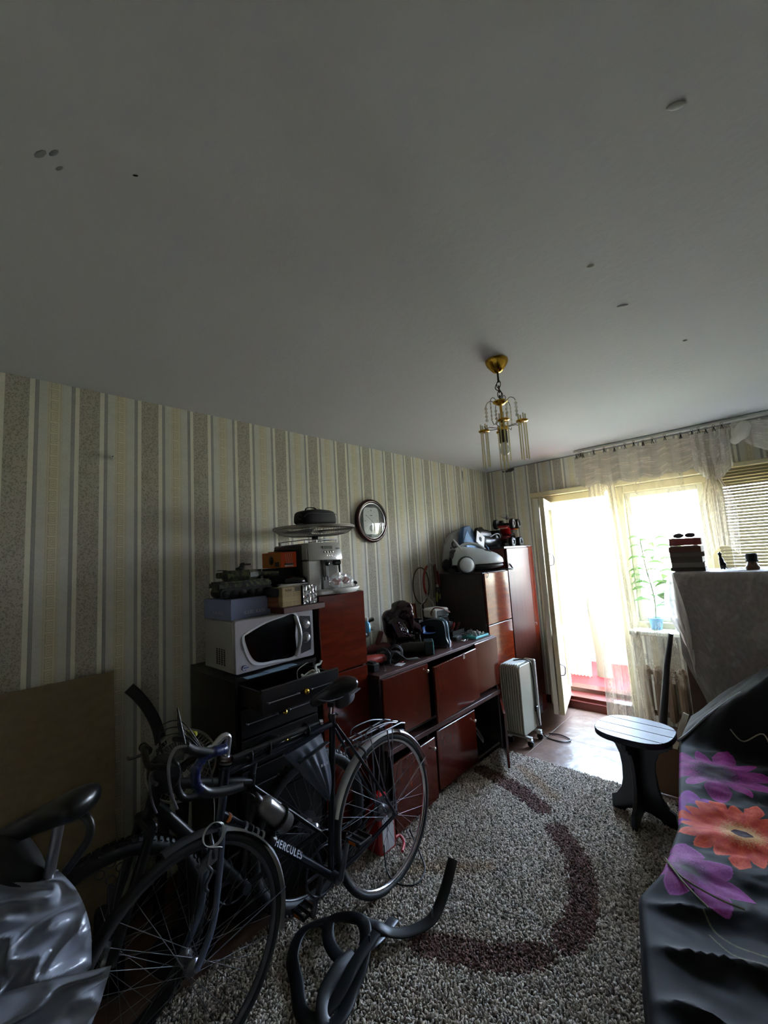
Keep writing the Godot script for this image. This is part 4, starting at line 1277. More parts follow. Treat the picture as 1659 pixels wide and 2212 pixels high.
func chandelier():
	var t := thing("chandelier", "small brass chandelier with glass rods and beads hanging from the ceiling", "chandelier", Vector3(-0.89, 2.5, -1.806))
	var st := S()
	var prof := [Vector2(0.050, 0.0), Vector2(0.050, -0.012), Vector2(0.043, -0.028), Vector2(0.029, -0.047), Vector2(0.017, -0.061), Vector2(0.006, -0.064)]
	for k in prof.size() - 1:
		for i in 48:
			var q := []
			for w in [[k, i], [k, i + 1], [k + 1, i + 1], [k + 1, i]]:
				var a: float = TAU * (w[1] % 48) / 48.0
				var rr: float = prof[w[0]].x * (1.0 + (0.07 if w[1] % 2 == 0 else -0.02))
				q.append(Vector3(rr * cos(a), prof[w[0]].y, -rr * sin(a)))
			tri(st, q[0], q[2], q[1], 0)
			tri(st, q[0], q[3], q[2], 0)
	obj("ceiling_cup", st, M.brass, t)
	st = S()
	rod(st, Vector3(0, -0.06, 0), Vector3(0, -0.112, 0), 0.005, 8)
	tube(st, spline([Vector3(0.004, -0.10, 0), Vector3(-0.014, -0.14, 0.01), Vector3(0.012, -0.17, -0.006), Vector3(-0.002, -0.205, 0)]), 0.0022, 5)
	obj("wire", st, mat("dark_brass", Color(0.25, 0.18, 0.08), 0.4, 0.8), t)
	for k in 4:
		st = S()
		var ax := Vector3(1, 0, 0.3) if k % 2 == 0 else Vector3(0.3, 0, 1)
		var p := []
		for i in 16:
			var a := TAU * i / 16.0
			p.append(Vector3(0, -0.122 - k * 0.024, 0) + ax.normalized() * 0.012 * cos(a) + Vector3.UP * 0.018 * sin(a))
		tube(st, p, 0.0022, 5, true)
		obj("chain_link", st, M.dark_brass, t)
	st = S()
	lathe(st, [Vector2(0, -0.225), Vector2(0.012, -0.225), Vector2(0.034, -0.212), Vector2(0.036, -0.207), Vector2(0.018, -0.200), Vector2(0.006, -0.195), Vector2(0, -0.195)], 24)
	obj("top_plate", st, M.brass, t)
	st = S()
	rod(st, Vector3(0, -0.22, 0), Vector3(0, -0.345, 0), 0.006, 10)
	obj("stem", st, M.brass, t)
	for k in 6:
		var a := TAU * k / 6.0 + 0.3
		var d := Vector3(cos(a), 0, -sin(a))
		st = S()
		tube(st, spline([d * 0.03 + Vector3(0, -0.207, 0), d * 0.045 + Vector3(0, -0.196, 0), d * 0.062 + Vector3(0, -0.203, 0), d * 0.07 + Vector3(0, -0.218, 0)]), 0.0016, 5)
		var hk := obj("hook", st, M.dark_brass, t)
		var nb := 4 if k % 3 != 1 else 5
		for j in nb:
			st = S()
			var c := d * 0.07 + Vector3(0, -0.229 - j * 0.0195, 0)
			ell(st, c, Vector3(0.0078, 0.0078, 0.004), Basis(Vector3.UP, a + 0.6), 8, 6)
			obj("glass_bead", st, mat("bead_glass", Color(0.93, 0.92, 0.86, 0.55), 0.05), hk)
			st = S()
			ring(st, c + Vector3(0, 0.0098, 0), 0.0026, 0.0006, Vector3.UP, d, 8, 4)
			obj("bead_pin", st, M.dark_brass, hk)
	M.bead_glass.transparency = BaseMaterial3D.TRANSPARENCY_ALPHA
	st = S()
	lathe(st, [Vector2(0, -0.352), Vector2(0.022, -0.350), Vector2(0.026, -0.340), Vector2(0.020, -0.330), Vector2(0.008, -0.322), Vector2(0, -0.322)], 20)
	obj("hub", st, M.brass, t)
	st = S()
	rod(st, Vector3(0, -0.35, 0), Vector3(0, -0.41, 0), 0.019, 16)
	obj("lamp_socket", st, mat("socket_brown", Color(0.15, 0.12, 0.09), 0.5), t)
	st = S()
	lathe(st, [Vector2(0, -0.470), Vector2(0.012, -0.4675), Vector2(0.021, -0.459), Vector2(0.0245, -0.446), Vector2(0.022, -0.432), Vector2(0.014, -0.418), Vector2(0.012, -0.408)], 20)
	obj("bulb", st, mat("bulb_glass", Color(0.85, 0.86, 0.86, 0.35), 0.05), t)
	M.bulb_glass.transparency = BaseMaterial3D.TRANSPARENCY_ALPHA
	for k in 6:
		var a := TAU * k / 6.0
		var d := Vector3(cos(a), 0, -sin(a))
		var e := Vector3(-d.z, 0, d.x)
		var y := -0.336
		st = S()
		if k % 3 != 1:
			tube(st, [d * 0.02 + Vector3(0, y, 0), d * 0.075 + Vector3(0, y + 0.004, 0)], 0.0018, 5)
			var arm := obj("arm", st, M.dark_brass, t)
			st = S()
			var c := d * 0.098 + Vector3(0, y + 0.006, 0)
			lathe(st, [Vector2(0, -0.003), Vector2(0.024, -0.003), Vector2(0.027, 0.0), Vector2(0.027, 0.004), Vector2(0.023, 0.006), Vector2(0, 0.006)], 22, Transform3D(Basis.IDENTITY, c))
			obj("rod_holder", st, M.brass, arm)
			for q in 4:
				st = S()
				var b := PI / 4 + q * PI / 2 + k
				var o := c + Vector3(cos(b), 0, sin(b)) * 0.0165
				rod(st, o + Vector3(0, 0.034, 0), o - Vector3(0, 0.178 + 0.004 * ((q * 3 + k) % 3), 0), 0.0035, 8)
				obj("glass_rod", st, mat("rod_glass", Color(0.88, 0.84, 0.62, 0.5), 0.05, 0.0), arm)
		for s in [-1, 1]:
			if true:
				var f: Vector3 = (d * 0.9 + e * 0.45 * s).normalized()
				if k % 3 == 1:
					tube(st, [f * 0.02 + Vector3(0, y, 0), f * 0.06 + Vector3(0, y + 0.008, 0), f * 0.076 + Vector3(0, y + 0.002, 0), f * 0.085 + Vector3(0, y + 0.016, 0)], 0.0016, 5)
		if k % 3 == 1:
			obj("bare_arm", st, M.dark_brass, t)
	M.rod_glass.transparency = BaseMaterial3D.TRANSPARENCY_ALPHA

# ---------------------------------------------------------------- clutter on the low cabinet (top at 0.893)
func gear(parent: Node, c: Vector3, r: float, h: float, m: Material, called := "cog"):
	var st := S()
	var p := []
	for i in 36:
		var a := TAU * i / 36.0
		var q := r if i % 2 == 0 else r * 0.9
		p.append(Vector2(q * cos(a), q * sin(a)))
	prism(st, p, 0, h, Transform3D(Basis(Vector3.UP, 0.9) * Basis(Vector3.RIGHT, -0.25), c), 0.001)
	obj(called, st, m, parent)

func low_cabinet_top():
	var Y := 0.8935
	# charger
	var t := thing("charger", "small black block charger on front left corner of the low cabinet", "charger", Vector3(-1.875, Y, -1.85), LW)
	panel("casing", Vector3(0, 0.026, -0.035), Vector3(0.055, 0.05, 0.075), M.black_plastic, t, 0.006)
	panel("slot_rail", Vector3(-0.005, 0.056, -0.035), Vector3(0.03, 0.012, 0.05), M.black_plastic, t, 0.002)
	var st := S()
	tube(st, spline([Vector3(0.02, 0.01, -0.002), Vector3(0.03, 0.006, 0.03), Vector3(0.06, 0.004, 0.02), Vector3(0.10, 0.02, -0.04)]), 0.0018, 5)
	obj("lead", st, M.grey_plastic, t)
	# red angle grinder
	t = thing("angle_grinder", "red angle grinder lying behind the black charger with coiled cable", "grinder", Vector3(-1.985, Y, -1.93), LW)
	st = S()
	tube(st, [Vector3(-0.10, 0.045, 0), Vector3(-0.07, 0.045, 0), Vector3(-0.02, 0.046, 0.005), Vector3(0.05, 0.042, 0.012), Vector3(0.085, 0.038, 0.016), Vector3(0.10, 0.037, 0.017)], [0.026, 0.034, 0.033, 0.030, 0.026, 0.014], 16)
	var o := obj("motor_housing", st, mat("tool_red", Color(0.55, 0.10, 0.06), 0.35), t)
	st = S()
	for k in 4:
		bx(st, Vector3(0.062, 0.05 - 0.008 * k, 0.041), Vector3(0.028, 0.003, 0.003), 0, Basis(Vector3.BACK, -0.06))
	tag(obj("vent_slots", st, M.dark_void, o), "", "", "", "stuff")
	st = S()
	lathe(st, [Vector2(0, -0.02), Vector2(0.035, -0.02), Vector2(0.05, 0.0), Vector2(0.05, 0.01), Vector2(0.02, 0.025), Vector2(0, 0.025)], 20, Transform3D(Basis(Vector3.BACK, 0.3), Vector3(-0.12, 0.055, 0)))
	obj("gear_head", st, M.dull_steel, t)
	st = S()
	tube(st, spline(coil(Vector3(0.10, 0.05, 0.01), 0.048, 4, 0.008, Vector3(0.25, 0, 0.97), Vector3.UP), 2), 0.0038, 6)
	obj("cable", st, M.rubber, t)
	# dark red drill behind
	t = thing("red_drill", "dark red drill with upright grip lying behind the red grinder", "drill", Vector3(-2.19, Y, -2.16), LW)
	st = S()
	tube(st, [Vector3(-0.10, 0.045, 0), Vector3(-0.04, 0.05, 0.0), Vector3(0.06, 0.05, 0.03), Vector3(0.10, 0.045, 0.04)], [0.018, 0.034, 0.034, 0.028], 14)
	obj("motor_housing", st, M.dark_red_plastic, t)
	st = S()
	bx(st, Vector3(0.025, 0.115, 0.02), Vector3(0.034, 0.11, 0.034), 0.008, Basis(Vector3.BACK, -0.5))
	obj("grip", st, M.dark_red_plastic, t)
	st = S()
	lathe(st, [Vector2(0, 0), Vector2(0.018, 0), Vector2(0.016, 0.03), Vector2(0.008, 0.045), Vector2(0, 0.045)], 14, align_y(Vector3(-0.10, 0.045, 0), Vector3(-0.16, 0.043, 0)))
	obj("chuck", st, M.steel, t)
	# black power tool with cable
	t = thing("rotary_tool", "black rotary tool with loops of dark cable between the grinder and the drill", "power tool", Vector3(-1.99, Y, -2.08), LW)
	st = S()
	tube(st, [Vector3(-0.04, 0.04, -0.05), Vector3(-0.01, 0.04, -0.01), Vector3(0.05, 0.038, 0.04), Vector3(0.075, 0.035, 0.06)], [0.022, 0.03, 0.028, 0.016], 14)
	obj("motor_housing", st, mat("tool_grey", Color(0.10, 0.10, 0.105), 0.4), t)
	st = S()
	tube(st, spline(coil(Vector3(0.01, 0.055, 0.05), 0.05, 3, 0.01, Vector3(0.8, 0.1, 0.5), Vector3(0, 1, 0)), 2), 0.0042, 6)
	tube(st, spline(coil(Vector3(0.09, 0.045, 0.02), 0.042, 2, 0.01, Vector3(0.6, 0, -0.8), Vector3(0, 1, 0)), 2), 0.0036, 6)
	obj("cable", st, M.rubber, t)
	t = thing("plug_lead", "grey mains plug on dark lead lying at the cabinet edge", "plug", Vector3(-1.85, Y, -2.18), LW)
	st = S()
	tube(st, [Vector3(-0.045, 0.018, -0.03), Vector3(-0.02, 0.014, -0.012), Vector3(0.012, 0.012, 0.008), Vector3(0.02, 0.012, 0.012)], [0.004, 0.006, 0.011, 0.009], 12)
	obj("plug_body", st, mat("plug_grey", Color(0.48, 0.48, 0.48), 0.5), t)
	for k in 2:
		st = S()
		rod(st, Vector3(0.016, 0.012, 0.014 - k * 0.012), Vector3(0.035, 0.010, 0.024 - k * 0.012), 0.0024, 6)
		obj("pin", st, M.steel, t)
	st = S()
	tube(st, spline([Vector3(-0.045, 0.018, -0.03), Vector3(-0.08, 0.05, -0.05), Vector3(-0.12, 0.075, -0.06), Vector3(-0.17, 0.03, -0.06), Vector3(-0.19, 0.006, -0.03)]), 0.0038, 6)
	obj("lead", st, M.rubber, t)
	t = thing("paper_tag", "small grey card label lying flat under the dark cable loops", "card", Vector3(-1.87, Y, -2.06), LW + 0.3)
	panel("card_sheet", Vector3(0, 0.0014, 0), Vector3(0.07, 0.0015, 0.05), M.white_card, t, 0)
	panel("red_patch", Vector3(0.05, 0.004, -0.01), Vector3(0.03, 0.006, 0.015), M.red_plastic, t, 0.001)
	# black cased tool with teal rim
	t = thing("planer", "black power tool with teal edged square end at the cabinet front", "power tool", Vector3(-1.93, Y, -2.33), deg_to_rad(42))
	st = S()
	tube(st, [Vector3(-0.13, 0.042, 0), Vector3(-0.12, 0.042, 0), Vector3(-0.05, 0.045, 0), Vector3(0.04, 0.045, 0)], [0.026, 0.038, 0.043, 0.043], 20)
	obj("barrel", st, M.black_plastic, t)
	st = S()
	prism(st, rrect(-0.05, 0.002, 0.045, 0.10, 0.012), -0.03, 0.03, T3(0.07, 0, 0, 90), 0.004)
	obj("end_block", st, mat("teal_dark", Color(0.03, 0.10, 0.115), 0.35), t)
	st = S()
	var rp := []
	for q in rrect(-0.047, 0.004, 0.042, 0.098, 0.012):
		rp.append(Vector3(0.101, q.y, -q.x))
	tube(st, rp, 0.0025, 6, true)
	obj("rim", st, M.teal_light, t)
	st = S()
	tube(st, spline([Vector3(-0.03, 0.088, 0.0), Vector3(-0.02, 0.07, 0.036), Vector3(-0.015, 0.03, 0.044), Vector3(-0.03, 0.004, 0.03)]), 0.003, 6)
	obj("strap", st, M.rubber, t)
	# jigsaw
	t = thing("jigsaw", "upright teal and black jigsaw with closed handle beside the dark statue", "jigsaw", Vector3(-2.0, Y, -2.58), deg_to_rad(15))
	st = S()
	var prof := smooth2([Vector2(-0.12, 0.03), Vector2(-0.13, 0.10), Vector2(-0.10, 0.165), Vector2(-0.02, 0.20), Vector2(0.07, 0.205), Vector2(0.115, 0.18), Vector2(0.125, 0.08), Vector2(0.13, 0.025), Vector2(0.0, 0.02)], 4)
	var hole := smooth2([Vector2(-0.06, 0.105), Vector2(-0.055, 0.15), Vector2(0.0, 0.162), Vector2(0.055, 0.15), Vector2(0.05, 0.115), Vector2(0.0, 0.10)], 4)
	var cs := CSGCombiner3D.new()
	cs.name = "body"
	t.add_child(cs, true)
	var c1 := CSGPolygon3D.new()
	c1.name = "outer"
	c1.polygon = PackedVector2Array(prof)
	c1.depth = 0.06
	c1.material = M.teal_dark
	cs.add_child(c1)
	var c3 := CSGPolygon3D.new()
	c3.name = "opening"
	c3.operation = CSGShape3D.OPERATION_SUBTRACTION
	c3.polygon = PackedVector2Array(hole)
	c3.depth = 0.1
	c3.position.z = 0.02
	c3.material = M.blue_plastic
	cs.add_child(c3)
	cs.position.z = 0.03
	st = S()
	tube(st, spline([Vector3(0.07, 0.206, 0.0), Vector3(0.117, 0.18, 0.0), Vector3(0.127, 0.08, 0), Vector3(0.134, 0.02, 0)]), 0.014, 10, false, Vector2(1.0, 0.6))
	obj("front_strip", st, mat("pale_blue_metal", Color(0.45, 0.56, 0.66), 0.3, 0.5), t)
	st = S()
	bx(st, Vector3(0.02, 0.007, 0), Vector3(0.22, 0.006, 0.07), 0.001)
	bx(st, Vector3(0.13, 0.018, 0), Vector3(0.03, 0.03, 0.03), 0.003)
	obj("sole_plate", st, M.steel, t)
	t = thing("small_books", "two small red and white booklets stacked beside the jigsaw sole", "booklets", Vector3(-1.90, Y, -2.63), LW - 0.2)
	panel("booklet", Vector3(0, 0.011, -0.02), Vector3(0.085, 0.020, 0.06), mat("pink_card", Color(0.60, 0.33, 0.33), 0.6), t, 0.002)
	panel("booklet", Vector3(0.004, 0.030, -0.022), Vector3(0.08, 0.016, 0.055), M.white_card, t, 0.002)
	# statue
	statue()
	# picture frame
	t = thing("picture_frame", "small wooden picture frame with beige sheet leaning on wallpaper behind the statue", "picture frame", Vector3(-2.345, Y, -2.735), LW)
	var fr := Node3D.new()
	fr.name = "frame_assembly"
	t.add_child(fr, true)
	fr.rotation.x = -0.08
	for s in [-1, 1]:
		panel("frame_side", Vector3(s * 0.105, 0.14, 0), Vector3(0.018, 0.28, 0.014), M.mahogany, fr, 0.002)
	panel("frame_top", Vector3(0, 0.272, 0), Vector3(0.19, 0.018, 0.014), M.mahogany, fr, 0.002)
	panel("frame_bottom", Vector3(0, 0.009, 0), Vector3(0.19, 0.018, 0.014), M.mahogany, fr, 0.002)
	panel("picture_sheet", Vector3(0, 0.14, -0.003), Vector3(0.192, 0.245, 0.003), mat("beige_sheet", Color(0.66, 0.54, 0.40), 0.7), fr, 0)
	# wire hoop
	t = thing("wire_hoop", "thin curved metal wire bow standing between frame and rackets", "wire", Vector3(-2.27, Y, -2.86))
	st = S()
	tube(st, spline([Vector3(0, 0.0, 0.03), Vector3(0.0, 0.13, 0.06), Vector3(0, 0.25, 0.055), Vector3(0, 0.31, 0.0), Vector3(0, 0.335, -0.06), Vector3(0, 0.30, -0.10)]), 0.003, 6)
	tube(st, [Vector3(0, 0.25, 0.05), Vector3(0.05, 0.17, 0.0), Vector3(0.09, 0.11, -0.03)], 0.004, 6)
	tube(st, spline([Vector3(0, 0.335, -0.06), Vector3(0.01, 0.31, -0.04), Vector3(0.01, 0.33, -0.02), Vector3(0.0, 0.30, -0.01)]), 0.003, 5)
	obj("bent_wire", st, M.steel, t)
	# little dark bowl
	t = thing("dark_bowl", "dark square bowl standing between the statue and the mini cooler", "bowl", Vector3(-2.17, Y, -2.60))
	st = S()
	prism(st, rrect(-0.05, -0.05, 0.05, 0.05, 0.015), 0, 0.11, Transform3D(Basis(Vector3.RIGHT, -PI / 2), Vector3.ZERO), 0.004)
	obj("plinth_block", st, M.black_matte, t)
	st = S()
	lathe(st, [Vector2(0, 0.11), Vector2(0.035, 0.11), Vector2(0.06, 0.135), Vector2(0.066, 0.19), Vector2(0.060, 0.19), Vector2(0.052, 0.14), Vector2(0, 0.125)], 8, Transform3D(Basis(Vector3.UP, PI / 8), Vector3.ZERO), -1)
	obj("bowl_cup", st, M.black_wood, t)
	# mini air cooler
	t = thing("mini_cooler", "white and black mini air cooler with brown leather carry strap", "air cooler", Vector3(-2.05, Y, -2.80), LW - 0.25)
	panel("base_body", Vector3(0, 0.09, -0.075), Vector3(0.15, 0.18, 0.15), M.black_plastic, t, 0.01)
	panel("top_body", Vector3(0, 0.217, -0.075), Vector3(0.154, 0.075, 0.154), M.white_plastic, t, 0.012)
	st = S()
	prism(st, rrect(-0.055, 0.185, 0.065, 0.24, 0.012), -0.001, 0.003, T3(0, 0, 0.0015), 0.001)
	obj("recess", st, M.grey_plastic, t)
	for k in 5:
		st = S()
		lathe(st, [Vector2(0.007, 0), Vector2(0.007, 0.003), Vector2(0, 0.003)], 10, Transform3D(Basis(Vector3.RIGHT, PI / 2), Vector3(-0.035 + k * 0.02, 0.194, 0.0045)))
		obj("button", st, M.dark_void, t)
	st = S()
	for k in 5:
		ring(st, Vector3(0.008, 0.095, 0.001), 0.06 - k * 0.011, 0.0014, Vector3.RIGHT, Vector3.UP, 32, 5)
	obj("grille", st, mat("grille_black", Color(0.06, 0.06, 0.065), 0.3), t)
	st = S()
	for k in 24:
		var a := TAU * k / 24.0
		var d := Vector3(cos(a), sin(a), 0)
		var e := Vector3(-sin(a), cos(a), 0)
		tube(st, [Vector3(0.008, 0.095, 0.001) + d * 0.012, Vector3(0.008, 0.095, 0.001) + d * 0.035 + e * 0.008, Vector3(0.008, 0.095, 0.001) + d * 0.06 + e * 0.022], 0.0009, 4)
	tag(obj("grille_vane", st, M.grille_black, t), "", "", "", "stuff")
	st = S()
	tube(st, spline([Vector3(-0.079, 0.20, -0.04), Vector3(-0.083, 0.228, -0.035), Vector3(-0.055, 0.262, -0.02), Vector3(0.0, 0.252, 0.012), Vector3(0.06, 0.222, 0.02), Vector3(0.088, 0.225, -0.02), Vector3(0.079, 0.235, -0.06)]), 0.008, 8, false, Vector2(0.25, 1.0))
	obj("carry_strap", st, mat("leather", Color(0.33, 0.14, 0.09), 0.5), t)
	# rackets
	racket()
	# tray of hardware
	t = thing("hardware_tray", "pale teal tray heaped with small metal parts on cabinet corner", "tray", Vector3(-1.93, Y, -3.04), LW)
	st = S()
	bx(st, Vector3(0, 0.004, 0), Vector3(0.20, 0.006, 0.18), 0.002)
	for s in [-1, 1]:
		bx(st, Vector3(s * 0.099, 0.011, 0), Vector3(0.005, 0.016, 0.18), 0.002)
		bx(st, Vector3(0, 0.011, s * 0.089), Vector3(0.20, 0.016, 0.005), 0.002)
	obj("tray_base", st, mat("teal_tray", Color(0.30, 0.66, 0.66), 0.35), t)
	for k in 2:
		var g := thing("white_gear", ["white toothed plastic gear leaning at left in the teal tray", "white toothed plastic gear leaning at right in the teal tray"][k], "gear", Vector3(-1.875, Y + 0.022, -2.985 - k * 0.046), LW, "white gears in the teal tray")
		gear(g, Vector3(0, 0.012, 0), 0.025, 0.007, M.white_plastic, "toothed_wheel")
		st = S()
		ring(st, Vector3(0, 0.012, 0.008), 0.015, 0.0016, Vector3(0.62, 0, -0.78), Vector3(0.19, 0.97, 0.15), 20, 5)
		obj("spoke_ring", st, M.grey_plastic, g)
	var r := RandomNumberGenerator.new()
	r.seed = 40
	for k in 26:
		var called: String = ["bolt", "spacer", "bracket", "terminal"][k % 4]
		var pos := Vector3(-1.93 + r.randf_range(-0.075, 0.06), Y + 0.009 + 0.018 * r.randf(), -3.04 + r.randf_range(-0.085, 0.075))
		var p := thing(called, "small loose metal " + called + " among the parts in the teal tray", called, pos, r.randf() * TAU, "loose " + called + "s in the teal tray")
		st = S()
		if k % 4 == 0:
			rod(st, Vector3(-0.018, 0.006, 0), Vector3(0.016, 0.010, 0), 0.004, 8)
			rod(st, Vector3(0.014, 0.010, 0), Vector3(0.021, 0.011, 0), 0.008, 6)
		elif k % 4 == 1:
			lathe(st, [Vector2(0.004, 0), Vector2(0.011, 0), Vector2(0.011, 0.012), Vector2(0.004, 0.012), Vector2(0.004, 0)], 14)
		elif k % 4 == 2:
			prism(st, [Vector2(-0.015, 0), Vector2(0.015, 0), Vector2(0.015, 0.004), Vector2(-0.011, 0.004), Vector2(-0.011, 0.022), Vector2(-0.015, 0.022)], -0.007, 0.007, Transform3D.IDENTITY, 0.0005)
		else:
			bx(st, Vector3(0, 0.007, 0), Vector3(0.02, 0.014, 0.014), 0.002)
			rod(st, Vector3(0.008, 0.008, 0), Vector3(0.024, 0.012, 0.004), 0.0025, 6)
		obj("piece", st, [M.steel, M.dull_steel, M.white_plastic, M.dull_steel][(k * 7) % 4], p)
	# black organiser
	t = thing("organiser_box", "black open organiser box crammed with tools beside the mini cooler", "box", Vector3(-2.08, Y, -2.95), LW)
	st = S()
	bx(st, Vector3(0, 0.003, 0), Vector3(0.17, 0.006, 0.15))
	for s in [-1, 1]:
		bx(st, Vector3(s * 0.083, 0.032, 0), Vector3(0.004, 0.06, 0.15), 0.001)
		bx(st, Vector3(0, 0.032, s * 0.073), Vector3(0.17, 0.06, 0.004), 0.001)
	obj("tub", st, M.black_plastic, t)
	for k in 9:
		var p := thing(["pliers", "screwdriver", "spanner"][k % 3], ["red handled pliers poking up out of the black organiser box" if k == 3 else "dark pliers poking up out of the black organiser box", "red handled screwdriver poking up out of the black organiser box" if k == 4 else "grey handled screwdriver poking up out of the black organiser box", "steel spanner poking up out of the black organiser box"][k % 3], ["pliers", "screwdriver", "spanner"][k % 3], Vector3(-2.08 + r.randf_range(-0.05, 0.05), Y + 0.012, -2.95 + r.randf_range(-0.06, 0.06)), r.randf() * TAU, ["pliers in the black organiser", "screwdrivers in the black organiser", "spanners in the black organiser"][k % 3])
		st = S()
		var tip := Vector3(0.05, 0.085 + 0.025 * r.randf(), 0.0)
		if k % 3 == 0:
			tube(st, spline([Vector3.ZERO, Vector3(0.02, 0.045, 0.012), tip + Vector3(0, 0, 0.014)]), 0.006, 6)
			tube(st, spline([Vector3.ZERO, Vector3(0.02, 0.045, -0.012), tip + Vector3(0, 0, -0.014)]), 0.006, 6)
			obj("handles", st, M.dark_red_plastic if k == 3 else M.black_plastic, p)
		elif k % 3 == 1:
			rod(st, Vector3.ZERO, tip * 0.55, 0.003, 6)
			obj("shaft", st, M.steel, p)
			st = S()
			tube(st, [tip * 0.5, tip * 0.55, tip * 0.9, tip], [0.006, 0.009, 0.010, 0.006], 8)
			obj("grip", st, M.red_plastic if k == 4 else M.grey_plastic, p)
		else:
			tube(st, [Vector3.ZERO, tip], 0.006, 6, false, Vector2(1, 0.5))
			ring(st, tip * 1.08, 0.008, 0.004, Vector3.RIGHT, Vector3.UP, 12, 6)
			obj("bar", st, M.steel, p)
	t = thing("control_box", "dark grey handset lying in front of the organiser box", "handset", Vector3(-1.97, Y, -2.87), LW + 0.1)
	st = S()
	prism(st, rrect(-0.05, -0.025, 0.05, 0.025, 0.014), 0.0, 0.03, Transform3D(Basis(Vector3.RIGHT, -PI / 2), Vector3(0, 0.001, 0)), 0.006)
	obj("shell", st, M.tool_grey, t)
	for k in 7:
		var p := thing("loose_screw", "small bright screw in the loose heap near the cabinet front edge", "screw", Vector3(-1.885 + r.randf_range(-0.025, 0.025), Y + 0.004, -2.835 + r.randf_range(-0.035, 0.035)), r.randf() * TAU, "loose screws on the low cabinet")
		st = S()
		rod(st, Vector3(-0.012, 0.0, 0), Vector3(0.012, 0.006, 0), 0.003, 6)
		rod(st, Vector3(0.010, 0.0055, 0), Vector3(0.016, 0.007, 0), 0.007, 8)
		obj("screw_body", st, M.chrome, p)
	# things by the tall cabinet
	t = thing("dark_case", "dark case standing on the low cabinet against the striped wall", "case", Vector3(-2.22, Y, -1.97), LW)
	panel("case_body", Vector3(0, 0.07, -0.05), Vector3(0.20, 0.14, 0.13), M.black_matte, t, 0.01)
	t = thing("binoculars", "black binoculars with pale eyepiece rings resting on the dark case", "binoculars", Vector3(-2.20, Y + 0.141, -2.0), LW)
	for s in [0, 1]:
		st = S()
		tube(st, [Vector3(-0.09, 0.028, -0.035 + s * 0.06), Vector3(0.03, 0.026, -0.03 + s * 0.06), Vector3(0.07, 0.024, -0.028 + s * 0.06), Vector3(0.09 - s * 0.03, 0.024, -0.027 + s * 0.06)], [0.026, 0.026, 0.02, 0.021], 16)
		obj("barrel", st, M.black_plastic, t)
		st = S()
		ring(st, Vector3(0.0905 - s * 0.03, 0.024, -0.027 + s * 0.06), 0.014, 0.005, Vector3.UP, Vector3.BACK, 20, 6)
		obj("eyepiece_ring", st, M.white_plastic, t)
	st = S()
	bx(st, Vector3(-0.02, 0.03, 0), Vector3(0.05, 0.014, 0.05), 0.003)
	obj("bridge", st, M.silver_plastic, t)
	t = thing("torch", "long black tube torch leaning across the binoculars toward the wall", "torch", Vector3(-2.24, Y + 0.20, -2.03), LW)
	st = S()
	tube(st, [Vector3(-0.05, 0.012, 0.02), Vector3(0.17, 0.035, -0.03), Vector3(0.20, 0.038, -0.037)], [0.014, 0.014, 0.017], 14)
	obj("torch_body", st, M.black_plastic, t)
	t = thing("blue_bottle", "small pale blue bottle with white cap just behind the tall cabinet edge", "bottle", Vector3(-2.13, Y + 0.19, -2.03))
	st = S()
	lathe(st, [Vector2(0, 0), Vector2(0.024, 0), Vector2(0.026, 0.006), Vector2(0.026, 0.055), Vector2(0.012, 0.068), Vector2(0.012, 0.075), Vector2(0, 0.075)], 18)
	obj("bottle_body", st, mat("pale_blue", Color(0.35, 0.62, 0.78), 0.2), t)
	st = S()
	lathe(st, [Vector2(0, 0.075), Vector2(0.014, 0.075), Vector2(0.014, 0.095), Vector2(0, 0.097)], 16)
	obj("bottle_cap", st, M.white_plastic, t)
	t = thing("metal_case", "shiny flat metal case lying on the binoculars", "case", Vector3(-2.16, Y + 0.192, -2.07), LW)
	panel("case_body", Vector3(0.0, 0.008, 0.0), Vector3(0.07, 0.016, 0.045), M.chrome, t, 0.004)

